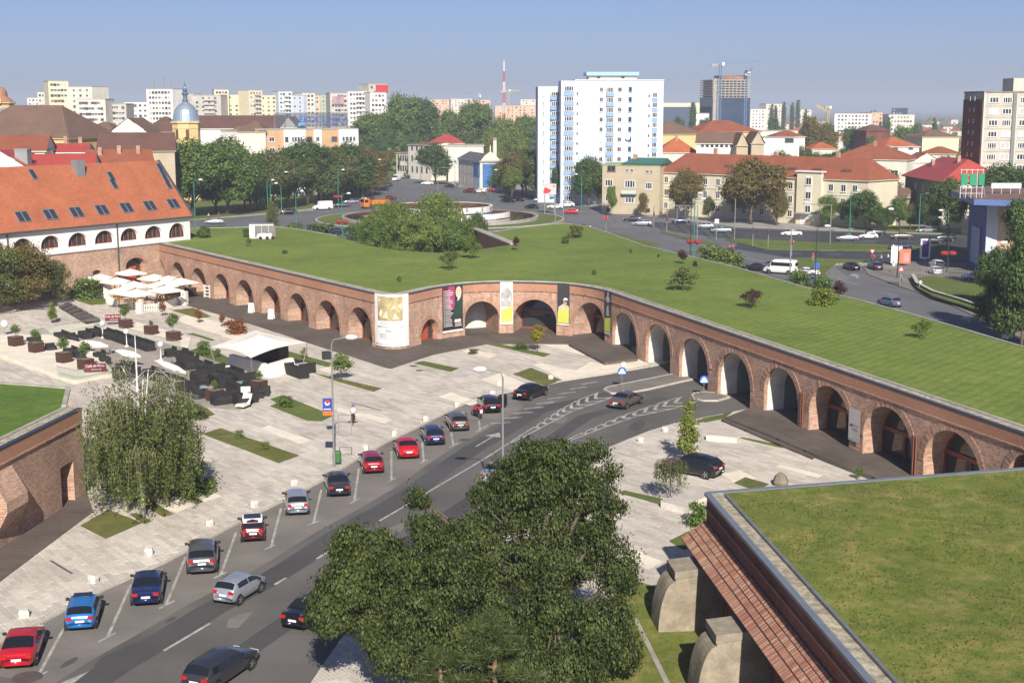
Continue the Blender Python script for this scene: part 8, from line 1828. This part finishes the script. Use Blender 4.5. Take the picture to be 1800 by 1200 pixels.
SP_ = [(110, 598, 2.4, 0), (128, 601, .85, 1.6), (150, 594, 1.6, 0), (165, 590, 1.6, 0), (190, 594, 2.4, 0), (205, 598, 2.4, 0), (222, 604, 2.4, 0), (240, 609, 2.4, 0), (256, 614, 2.4, 0), (300, 626, .85, 0), (320, 629, .85, .2), (330, 636, .85, 0), (340, 640, .85, -.2), (338, 648, 1.6, 1.6), (322, 644, .85, 3.1), (360, 652, 1.6, 0), (376, 656, 1.6, -1.5), (362, 668, 2.4, 1.6), (385, 678, 2.4, 3.1), (398, 672, .85, 0), (352, 677, 1.6, 3.1), (410, 664, 2.4, 0), (430, 672, 1.6, -1.5), (417, 690, 2.4, 3.1), (440, 684, .85, -1.2), (452, 698, .85, 2.9), (465, 694, .85, 2.6), (400, 708, 2.4, 1.6), (425, 712, 1.6, 3.0), (440, 706, .85, -1.5), (220, 655, 2.4, 0), (236, 662, .85, -1.5), (210, 664, .85, 1.6), (270, 665, 2.4, 0), (285, 672, 1.6, 3.1), (330, 690, 1.6, 1.6), (345, 698, 1.6, 3.1), (90, 620, .85, 1.5), (125, 626, 1.6, 0), (140, 634, .85, 1.6), (175, 632, .85, 0), (185, 640, .85, 3.0), (60, 606, 1.6, 0)]
def srow(u, v): return "of the far row along the terrace" if v < 616 else "of the cluster before the bar" if u > 345 else "under the birch tops" if v > 650 else "of the middle of the terrace"
SP_.sort(); seen = {}
for i, (u, v, L, r) in enumerate(SP_):
 row = srow(u, v); kd = "armchair" if L < 1 else "sofa" if L < 2 else "long sofa"; k_ = seen[(row, kd)] = seen.get((row, kd), -1) + 1
 sofa(u, v, L, r, "dark rattan %s, %s such from the left %s" % (kd, ORD[k_], row))
for u, v, lab, w in ((524, 661, "rattan sofa nook right of the white bar", 2.4), (512, 656, "rattan armchair beside the white bar", .85), (536, 655, "rattan sofa at the outer end of the bar", 1.6)): sofa(u, v, w, {2.4: 3.1, .85: 1.5, 1.6: -1.5}[w], lab)
def table(u, v, lab, z=.03):
 o = thing("cafe_table", lab, "table", G(u, v, z), a0); MB().box((0, 0, .45), (1.1, .8, .05)).build("table_top", teal_g, o)
 for sx in (-1, 1):
  for sy in (-1, 1): MB().box((sx * .45, sy * .32, .21), (.06, .06, .42)).build("leg", rattan, o)
for u, v, lab in ((425, 679, "glass-topped table in the armchair cluster"), (357, 687, "glass-topped table near the terrace edge"), (310, 640, "glass-topped table in the middle seating"), (200, 620, "glass-topped table between folded parasols"), (246, 658, "glass-topped table under the birch top")): table(u, v, lab)
for u, v, r, lab in ((432, 705, .3, "white cushioned lounger, farther of two"), (427, 717, -.2, "white cushioned lounger nearest the plaza")):
 o = thing("white_lounger", lab, "lounger", G(u, v, .03), a0 + r + .8); MB().box((0, 0, .35), (.9, 1.2, .2)).build("seat", white_pl, o); mb = MB(); mb.add([(-.45, .5, .4), (.45, .5, .4), (.45, 1.0, 1.25), (-.45, 1.0, 1.25), (-.45, .6, .4), (.45, .6, .4), (.45, 1.1, 1.2), (-.45, 1.1, 1.2)], [(0, 1, 2, 3), (7, 6, 5, 4), (3, 2, 6, 7), (0, 3, 7, 4), (1, 5, 6, 2)]); mb.build("backrest", white_pl, o)
for i, (ua, va, ub, vb, lab) in enumerate(((140, 601, 190, 609, "folded white parasol lying across the far seats"), (203, 617, 247, 627, "folded white parasol in the middle of the terrace"), (272, 634, 327, 656, "largest folded white parasol behind the birch top"))):
 a, b = G(ua, va, 1.5), G(ub, vb, 1.2); o = thing("folded_parasol", lab, "parasol", (a.x, a.y, 0)); mb = MB(); pth = [a.lerp(b, t) + Vector((0, 0, .06 * math.sin(t * 9))) for t in (0, .15, .4, .7, 1)]; mb.tube(pth, [.08, .25, .42, .4, .12], 9); mb.build("canvas", canvas, o, world=True); mb = MB(); c = a.lerp(b, .3); mb.tube([(c.x, c.y, 0), (c.x, c.y, 1.6)], .06, 6); mb.build("post", galv, o, world=True)
for u, v, lab in ((181, 594, "white mushroom heater at the far end of the terrace"), (223, 609, "white mushroom heater, middle one"), (283, 633, "white mushroom heater nearest the birch top")):
 o = thing("patio_heater", lab, "heater", G(u, v, .03)); mb = MB(); mb.lathe([(.28, 0), (.28, .1), (.06, .2), (.06, 1.5), (.2, 1.55), (.34, 1.75), (.3, 2.0), (.1, 2.15)], 12); mb.build("body", white_pl, o, smooth=True)
# bar kiosk
kp = G(455, 655); kb = thing("bar_kiosk", "white outdoor bar under a taut pale canopy", "kiosk", kp); KZ = 3.3
cs = [G(370, 610, 2.9), G(448, 580, 3.3), G(540, 602, 2.9), G(441, 629, 2.5)]; cpk = (cs[0] + cs[2]) / 2 + Vector((0, 0, 1.1)); mb = MB(); N = 8
for i in range(4):
 A, B = cs[i], cs[(i + 1) % 4]
 for a in range(N):
  for b in range(N - a if False else 1): pass
 rows = []
 for k in range(N + 1):
  t = k / N; row = []
  for j in range(N + 1): s = j / N; e = A.lerp(B, s); e = e + (cpk - e) * (.13 * math.sin(math.pi * s)); q = e.lerp(cpk, t); q.z += -.25 * math.sin(math.pi * t) * (1 - .3 * math.sin(math.pi * s)); row.append(q)
  rows.append(row)
 for k in range(N):
  for j in range(N): mb.poly([rows[k][j], rows[k][j + 1], rows[k + 1][j + 1], rows[k + 1][j]])
mb.build("canopy", canvas, kb, smooth=True, world=True)
for c in (cs[0], cs[1], cs[2], cs[3]): mb = MB(); q = c.lerp(cpk, .12); mb.tube([(q.x, q.y, 0), (c.x, c.y, c.z)], .06, 6); mb.build("post", galv, kb, world=True)
def wallseg(a, b, h, w, nm, mat, lean=.35):
 a, b = G(*a), G(*b); d = (b - a).normalized(); n = Vector((d.y, -d.x, 0)); mb = MB(); mb.add([a + n * lean, b + n * lean, b - n * w, a - n * w, a + Vector((0, 0, h)), b + Vector((0, 0, h)), b - n * w + Vector((0, 0, h)), a - n * w + Vector((0, 0, h))], [(0, 1, 5, 4), (1, 2, 6, 5), (2, 3, 7, 6), (3, 0, 4, 7), (4, 5, 6, 7)]); return mb.build(nm, mat, kb, world=True)
wallseg((404, 642), (470, 662), 1.25, .5, "counter", white_pl); wallseg((481, 661), (516, 650), 1.35, .5, "counter", white_pl, .5); wallseg((468, 662), (482, 661), 1.1, .4, "counter_corner", white_pl, .6); wallseg((440, 640), (492, 648), 2.3, 1.4, "back_cabinet", black_p, 0); wallseg((494, 646), (502, 641), 2.4, .8, "fridge", cushion, 0)
for i, (u, v, l) in enumerate(((401, 656, "first from the left"), (419, 661, "second from the left"), (447, 670, "third from the left"), (458, 674, "fourth from the left"))):
 o = thing("bar_stool", "white-topped bar stool at the counter, " + l, "stool", G(u, v), 0, "bar stools"); mb = MB(); mb.lathe([(.22, 0), (.22, .03), (.03, .06), (.03, .72)], 12); mb.build("base", galv, o); mb = MB(); mb.lathe([(.24, .72), (.28, .78), (.24, .85)], 12); mb.build("seat", canvas, o)
# parasol terrace
def parasol(u, v, lab, s=3.7, r=.2, zc=2.75):
 p = G(u, v, zc); o = thing("parasol", "square white parasol " + lab, "parasol", (p.x, p.y, 0), a0 + r, "white parasols before the barracks"); h = s / 2; mb = MB(); mb.add([(-h, -h, 2.55), (h, -h, 2.55), (h, h, 2.55), (-h, h, 2.55), (0, 0, 3.25), (-h, -h, 2.4), (h, -h, 2.4), (h, h, 2.4), (-h, h, 2.4)], [(0, 1, 4), (1, 2, 4), (2, 3, 4), (3, 0, 4), (0, 5, 6, 1), (1, 6, 7, 2), (2, 7, 8, 3), (3, 8, 5, 0)]); mb.build("canvas", canvas, o)
 mb = MB(); mb.tube([(-h * .95, h * .3, 0), (-h * .7, h * .2, 2.4), (-h * .2, 0, 3.3), (0, 0, 3.25)], .08, 6); mb.build("post", wood_l, o)
 for sx, sy in ((1, 1), (-1, 1), (1, -1), (-1, -1)): mb = MB(); mb.bar((0, 0, 3.2), (sx * h * .98, sy * h * .98, 2.53), .05, .05); mb.build("rib", wood_l, o)
 MB().bar((-h, -h * .2, 2.75), (0, 0, 3.42), .09, .1).build("cantilever_beam", frame_br, o)
for u, v, lab in ((176, 487, "at the far left, alone"), (229, 478, "in front of the red door"), (206, 493, "second from the left"), (271, 487, "at the back by the first arch"), (296, 490, "at the back by the second arch"), (236, 500, "in the middle of the front group"), (282, 500, "right of the middle one"), (240, 514, "nearest the picket fence"), (291, 508, "at the right front"), (318, 494, "at the far right by the walk"), (214, 510, "at the left front")): parasol(u, v, lab)
def fence(pts, lab):
 P = [G(*q) for q in pts]; o = thing("picket_fence", lab, "fence", P[0]); me = MB().box((0, 0, .55), (.12, .05, 1.1)).mesh("picket", white_pl)
 for i in range(len(P) - 1):
  L = (P[i + 1] - P[i]).length; n = int(L / .24); a = ang(P[i + 1] - P[i])
  for k in range(n): q = P[i].lerp(P[i + 1], (k + .5) / n) - P[0]; inst("picket", me, o, q, a)
  for z in (.3, .9): mb = MB(); mb.bar(P[i] + Vector((0, .05, z)), P[i + 1] + Vector((0, .05, z)), .05, .08); mb.build("rail", white_pl, o, world=True)
fence([(186, 531), (207, 541)], "left stretch of white picket fence round the parasols"); fence([(224, 540), (244, 549)], "white picket fence left of the middle pillar"); fence([(250, 549), (280, 546), (318, 534)], "white picket fence right of the middle pillar")
for u, v, lab in ((246, 550, "middle"), (325, 536, "right-hand"), (189, 524, "left-hand")):
 o = thing("pillar", "white advertising pillar, %s one at the parasol terrace" % lab, "pillar", G(u, v), a0 + .6); MB().box((0, 0, 1.0), (.75, .75, 2.0)).build("body", white_pl, o); MB().box((0, -.385, 1.6), (.4, .02, .22)).build("print", M("sign_ochre", (.5, .3, .08), .6, .1), o)
for i, (u, v) in enumerate(sorted(((205, 527), (222, 532), (262, 538), (282, 536), (300, 528), (178, 512), (190, 506), (270, 525), (240, 534)))):
 o = thing("table_set", "light wood table with stools, %s from the left under the parasols" % ORD[i], "table", G(u, v), R.uniform(0, 3), "wooden tables under the parasols"); MB().box((0, 0, .76), (1.1, .8, .06)).build("table_top", wood_l, o)
 for sx in (-1, 1):
  for sy in (-1, 1): MB().box((sx * .48, sy * .33, .37), (.07, .07, .74)).build("leg", wood_l, o)
 for s in (-1, 1): MB().box((s * .95, 0, .44), (.42, .42, .06)).build("stool_seat", wood_l, o); MB().box((s * .95, 0, .2), (.3, .3, .42), taper=.8).build("stool_frame", wood_l, o); MB().box((s * 1.13, 0, .72), (.05, .42, .5)).build("stool_back", wood_l, o)
# plank steps, signs, glass rails, A-boards
o = thing("plank_walk", "six dark timber planks with black gaps forming steps", "steps", G(139, 553)); A1, A2, B1, B2 = G(103, 541), G(121, 534), G(152, 570), G(178, 565)
for k in range(6): f0, f1 = (k + .08) / 6, (k + .8) / 6; mb = MB(); mb.prism([A1.lerp(B1, f0), A2.lerp(B2, f0), A2.lerp(B2, f1), A1.lerp(B1, f1)], .1, .32); mb.build("plank", deck2, o, world=True)
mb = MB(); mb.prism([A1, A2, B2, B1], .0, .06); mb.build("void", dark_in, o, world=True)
mar = M("cafe_maroon", (.13, .012, .025), .5, .08); txw = M("cafe_lettering", (.72, .68, .62), .5, 0)
for u, v, w, lab, rz in ((199, 571, 2.0, "maroon Cafe de Paris sign behind the terrace", .22), (168, 661, 2.3, "maroon Cafe de Paris sign at the front rail", .25)):
 o = thing("cafe_sign", lab, "sign", G(u, v, .0), rz); MB().box((0, 0, .95), (w, .08, .85)).build("panel", mar, o); text_mesh("lettering", "Café de Paris", .36, txw, o, (0, -.06, 1.12), (math.pi / 2, 0, 0), .01); text_mesh("lettering_small", "coffee & lounge", .17, txw, o, (.1, -.06, .75), (math.pi / 2, 0, 0), .01)
 for s in (-1, 1): MB().box((s * w * .4, 0, .27), (.07, .07, .54)).build("leg", galv, o)
cgl = clear_glass("rail_glass", (.93, .96, .95), .07)
def glass_rail(pts, z, lab):
 P = [G(*q, z) for q in pts]; o = thing("glass_rail", lab, "railing", P[0])
 for i in range(len(P) - 1):
  n = max(1, round((P[i + 1] - P[i]).length / 1.8))
  for k in range(n):
   a, b = P[i].lerp(P[i + 1], (k + .02) / n), P[i].lerp(P[i + 1], (k + .98) / n); mb = MB(); mb.bar(a + Vector((0, 0, .5)), b + Vector((0, 0, .5)), .03, 1.0); mb.build("pane", cgl, o, world=True)
  mb = MB(); mb.bar(P[i] + Vector((0, 0, 1.02)), P[i + 1] + Vector((0, 0, 1.02)), .05, .04); mb.build("handrail", galv, o, world=True)
glass_rail([(52, 596), (176, 572)], .05, "glass railing behind the far seats"); glass_rail([(100, 660), (134, 668), (198, 656)], .42, "glass railing at the platform's front corner"); glass_rail([(200, 656), (262, 690), (350, 714)], .05, "glass railing along the terrace front"); glass_rail([(178, 580), (318, 616)], .05, "glass railing along the terrace back")
for u, v, lab in ((477, 560, "white A-board on the timber walk"), (442, 549, "white upright notice left of the A-board")):
 o = thing("a_board", lab, "sign", G(u, v, .05), -.3); mb = MB(); mb.add([(-.4, -.3, 0), (.4, -.3, 0), (.4, 0, 1.35), (-.4, 0, 1.35), (-.4, .3, 0), (.4, .3, 0)], [(0, 1, 2, 3), (3, 2, 5, 4)]); mb.build("panels", white_pl, o); MB().box((0, 0, 1.36), (.82, .06, .05)).build("hinge", galv, o)
o = thing("book_shelf", "white display shelf outside the third arch", "shelf", G(365, 523, .05), -.4)
for k in range(4): MB().box((0, 0, .2 + k * .5), (.9, .5, .08)).build("shelf", white_pl, o)
for s in (-1, 1): MB().box((s * .47, 0, .95), (.05, .5, 1.9)).build("side", white_pl, o)
o = thing("globe_lamp", "white globe lamp at the left edge of the terrace", "lamp", G(9, 590)); mb = MB(); mb.lathe([(.05, 1.0), (.35, 1.15), (.48, 1.5), (.35, 1.85), (.05, 2.0)], 14); mb.build("globe", white_pl, o, smooth=True); mb = MB(); mb.tube([(0, 0, 0), (0, 0, 1.05)], .04, 6); mb.build("stem", galv, o)
# people
skin_m = M("skin", (.45, .26, .17), .6, .05); hair_m = M("hair_dark", (.03, .022, .018), .7, .1)
def cloth(n, c): return M("cloth_" + n, c, .85, .12, 3)
CL = {'white': cloth('white', (.7, .69, .66)), 'yellow': cloth('yellow', (.5, .36, .05)), 'red': cloth('red', (.4, .03, .03)), 'blue': cloth('blue', (.05, .1, .3)), 'black': cloth('black', (.025, .025, .03)), 'jeans': cloth('jeans', (.05, .08, .16)), 'khaki': cloth('khaki', (.25, .2, .13)), 'teal': cloth('teal', (.05, .25, .25)), 'grey': cloth('grey', (.2, .2, .21)), 'lblue': cloth('lightblue', (.35, .5, .65))}
PJ = {'stand': dict(hip=(0, 0, .93), chest=(0, 0, 1.35), neck=(0, 0, 1.52), head=(0, .02, 1.68), kl=(.1, .03, .5), fl=(.1, -.02, .06), kr=(-.1, .04, .5), fr=(-.1, .0, .06), el=(.26, -.02, 1.12), hl=(.27, .08, .86), er=(-.26, -.02, 1.12), hr=(-.27, .08, .86)),
  'walk': dict(hip=(0, 0, .92), chest=(0, .03, 1.34), neck=(0, .05, 1.51), head=(0, .08, 1.67), kl=(.1, .2, .52), fl=(.1, .3, .06), kr=(-.1, -.02, .5), fr=(-.1, -.38, .1), el=(.25, -.16, 1.12), hl=(.26, -.18, .86), er=(-.25, .12, 1.12), hr=(-.24, .28, .95)),
  'ride': dict(hip=(0, -.1, .98), chest=(0, .18, 1.32), neck=(0, .27, 1.46), head=(0, .36, 1.6), kl=(.12, .3, .72), fl=(.12, .1, .32), kr=(-.12, .22, .9), fr=(-.12, .12, .55), el=(.26, .4, 1.12), hl=(.24, .62, 1.02), er=(-.26, .4, 1.12), hr=(-.24, .62, 1.02)),
  'sit': dict(hip=(0, 0, .14), chest=(0, .08, .55), neck=(0, .14, .7), head=(0, .22, .84), kl=(.18, .42, .45), fl=(.14, .5, .06), kr=(-.18, .42, .45), fr=(-.14, .5, .06), el=(.26, .2, .35), hl=(.16, .42, .42), er=(-.26, .2, .35), hr=(-.14, .42, .42))}
PM = {}
def person_mesh(pose):
 if pose in PM: return PM[pose]
 j = {k: Vector(v) for k, v in PJ[pose].items()}; V = []; E = []; RD = []
 def v(p, r): V.append(tuple(p)); RD.append(r); return len(V) - 1
 def chain(a, pts):
  for p, r in pts: b = v(p, r); E.append((a, b)); a = b
  return a
 hip = v(j['hip'], .14); ch = chain(hip, [(j['hip'].lerp(j['chest'], .5), .13), (j['chest'], .16)]); nk = chain(ch, [(j['neck'], .055), (j['head'], .1), (j['head'] + Vector((0, 0, .12)), .07)])
 for s, k, f in ((1, 'kl', 'fl'), (-1, 'kr', 'fr')):
  h = j['hip'] + Vector((s * .1, 0, -.06)); chain(hip, [(h, .1), (j[k], .062), (j[f], .045), (j[f] + Vector((0, .17, -.02)), .035)])
 for s, e, h in ((1, 'el', 'hl'), (-1, 'er', 'hr')):
  sh = j['chest'] + Vector((s * .2, 0, .06)); w = chain(ch, [(sh, .06), (j[e], .042), (j[h], .028)]); d = (j[h] - j[e]).normalized(); side = d.cross(Vector((0, 1, 0)) if abs(d.y) < .8 else Vector((0, 0, 1))).normalized(); pal = chain(w, [(j[h] + d * .07, .026)])
  for q, ln in ((-.03, .055), (-.01, .07), (.01, .066), (.03, .05)): chain(pal, [(j[h] + d * .09 + side * q, .01), (j[h] + d * (.09 + ln) + side * q * 1.2, .008)])
  chain(w, [(j[h] + d * .05 - side * .05, .011), (j[h] + d * .09 - side * .06, .009)])
 me = bpy.data.meshes.new("person_" + pose); me.from_pydata(V, E, []); o = bpy.data.objects.new("tmp", me); COL.objects.link(o); sk = o.modifiers.new("skin", 'SKIN'); sk.use_smooth_shade = True; ss = o.modifiers.new("sub", 'SUBSURF'); ss.levels = 1
 sv = me.skin_vertices[0].data
 for i, r in enumerate(RD): sv[i].radius = (r, r)
 sv[0].use_root = True
 out = bpy.data.meshes.new_from_object(o.evaluated_get(bpy.context.evaluated_depsgraph_get())); bpy.data.objects.remove(o); out.materials.clear()
 for m_ in (skin_m, CL['white'], CL['jeans']): out.materials.append(m_)
 nz, hz, cz = j['neck'].z, j['hip'].z, j['chest']
 for p in out.polygons:
  c = p.center; near = min(((Vector(c) - q).length, n) for n, q in (('s', j['head']), ('s', j['hl']), ('s', j['hr']), ('t', j['chest']), ('t', j['el'] * .5 + j['chest'] * .5), ('t', j['er'] * .5 + j['chest'] * .5), ('t', j['hip'].lerp(j['chest'], .6)), ('l', j['hip']), ('l', j['kl']), ('l', j['kr']), ('l', j['fl']), ('l', j['fr']), ('s', j['neck'] + Vector((0, 0, .05)))))[1]
  p.material_index = {'s': 0, 't': 1, 'l': 2}[near]; p.use_smooth = True
 hm = MB(); hm.lathe([(.02, -.02), (.1, .0), (.115, .07), (.09, .14), (.02, .175)], 10, tuple(j['head'] + Vector((0, -.015, .02)))); PM[pose] = (out, hm.mesh("hair", hair_m, True)); return PM[pose]
def person(u, v, pose, top, legs, lab, rz=0.0, z=0.0, hair=None):
 bm, hm = person_mesh(pose); o = thing("person", lab, "person", G(u, v, z), rz); inst("body", bm, o, mats={1: CL[top], 2: CL[legs]}); h = inst("hair", hm, o)
 if hair: h.material_slots[0].link = 'OBJECT'; h.material_slots[0].material = CL[hair]
 return o
def bicycle(p, rz, lab, mat):
 o = thing("bicycle", lab, "bicycle", p, rz); wm = MB(); N = 18
 wm.tube([(0, .33 * math.cos(2 * math.pi * k / N), .33 * math.sin(2 * math.pi * k / N)) for k in range(N + 1)], .02, 5, cap=False); me = wm.mesh("bicycle_wheel", tyre_m)
 for y in (-.5, .52): inst("wheel", me, o, (0, y, .34))
 f = MB()
 for a, b in (((0, -.5, .34), (0, -.1, .36)), ((0, -.1, .36), (0, -.2, .85)), ((0, -.2, .8), (0, .36, .82)), ((0, -.1, .36), (0, .38, .75)), ((0, .52, .34), (0, .34, .98)), ((0, -.5, .34), (0, -.18, .78))): f.tube([a, b], .022, 5)
 f.build("frame", mat, o); MB().box((0, -.2, .9), (.12, .26, .06)).build("saddle", black_p, o); mb = MB(); mb.tube([(-.28, .5, 1.0), (0, .36, 1.0), (.28, .5, 1.0)], .018, 5); mb.build("handlebar", black_p, o)
p = G(621, 746); bicycle(p, .05, "bicycle ridden across the plaza", CL['red']); person(621, 746, 'ride', 'white', 'khaki', "cyclist in a white shirt and blue helmet riding across the plaza", .05, 0, 'blue')
person(331, 800, 'stand', 'yellow', 'jeans', "person in a yellow shirt standing with a bicycle by the birch", 2.6); bicycle(G(337, 801), 1.3, "bicycle held beside the birch", CL['red']); person(319, 803, 'stand', 'black', 'black', "person in dark clothes beside the yellow shirt", -.6); bicycle(G(323, 806), 1.9, "second bicycle beside the person in dark clothes", CL['black'])
person(1221, 1092, 'sit', 'red', 'black', "person in red crouching between the concrete buttresses", 2.4)
for k, (dx, dy, c) in enumerate(((-.6, -.1, 'white'), (-1.0, .2, 'yellow'), (-.3, -.5, 'white'), (-1.4, -.3, 'grey'))):
 q = G(1221, 1092); o = thing("litter_heap", ["white cloth heap beside the person in red", "yellowish sheet beside the person in red", "white bag before the person in red", "grey rag at the foot of the buttress"][k], "litter", (q.x + dx, q.y + dy, .01), k); mb = MB(); mb.add([(-.45, -.3, 0), (.4, -.35, 0), (.5, .25, 0), (-.35, .35, 0), (0, 0, .25), (.15, .1, .2)], [(0, 1, 4), (1, 5, 4), (1, 2, 5), (2, 3, 5), (3, 4, 5), (3, 0, 4)]); mb.build("cloth", CL[c], o)
for u, v, pose, t, l, lab, rz in ((1549, 463, 'walk', 'lblue', 'black', "walker in light blue on the zebra crossing, left", 1.4), (1561, 461, 'walk', 'white', 'jeans', "walker in white on the zebra crossing, right", 1.4), (1536, 463, 'stand', 'red', 'black', "person in red waiting at the give-way sign", .4), (1570, 478, 'walk', 'white', 'khaki', "person in a pale dress beside the advert boards", 3.0), (1583, 500, 'walk', 'teal', 'black', "person in teal on the brown pavement", 3.1), (1617, 510, 'walk', 'white', 'khaki', "person in white walking along the low wall", 2.7), (1429, 460, 'stand', 'red', 'khaki', "person in red at the median tip", .2), (1781, 596, 'stand', 'black', 'black', "person in black at the right edge of the street", .4), (367, 386, 'walk', 'white', 'black', "person in white on the pavement beside the barracks", 1.6), (385, 385, 'walk', 'red', 'jeans', "person in red on the pavement beside the barracks", 1.6), (846, 342, 'stand', 'white', 'black', "person in white before the corner house", 2), (853, 343, 'walk', 'grey', 'black', "person in grey before the corner house", 1), (328, 425 + 84, 'stand', 'white', 'grey', "waiter in white beside the parasols", 2.2)):
 person(u, v, pose, t, l, lab, rz)
# grass tufts on the near turf roof
rs = np.random.default_rng(8); N = 26000; x = rs.uniform(11.5, 42, N); y = rs.uniform(46, 80, N)
ok = np.array([inpoly(a, b, [(h1.x + .2, h1.y), (g2.x + .3, g2.y), (42, g2.y), (42, 83), (NR.x, NR.y - .8), (N0.x + 2, N0.y - .5)]) for a, b in zip(x, y)]); x, y = x[ok], y[ok]
den = np.sin(x * .9 + 1.3 * np.sin(y * .7)) + np.sin(y * 1.1 + x * .3) + rs.normal(size=len(x)) * .9; x, y = x[den > -.3], y[den > -.3]
P = np.stack([x, y, np.full(len(x), BH + .11)], 1); al = rs.normal(size=P.shape) * .6; al[:, 2] = 1.0; o = inst("grass_tufts", leaves("grass_tufts", P, rs.normal(size=P.shape) * np.array([1, 1, .2]), .14, .35, leaf("grass_blades", (.06, .1, .02), (.17, .18, .055), .3), rs, along=al), nb); o.location = -nb.location; o['kind'] = 'stuff'
# haze
hz = MB(); hz.box((0, 5900, 59), (15000, 13000, 122)); hm = bpy.data.materials.new("haze_air"); hm.use_nodes = True; nt = hm.node_tree; nt.nodes.clear(); ou = nt.nodes.new("ShaderNodeOutputMaterial"); pv = nt.nodes.new("ShaderNodeVolumePrincipled"); pv.inputs['Color'].default_value = (.7, .79, .95, 1); pv.inputs['Density'].default_value = .00024; pv.inputs['Anisotropy'].default_value = .0
nt.links.new(pv.outputs[0], ou.inputs['Volume']); ho_ = hz.build("haze", hm); ho_['kind'] = 'stuff'
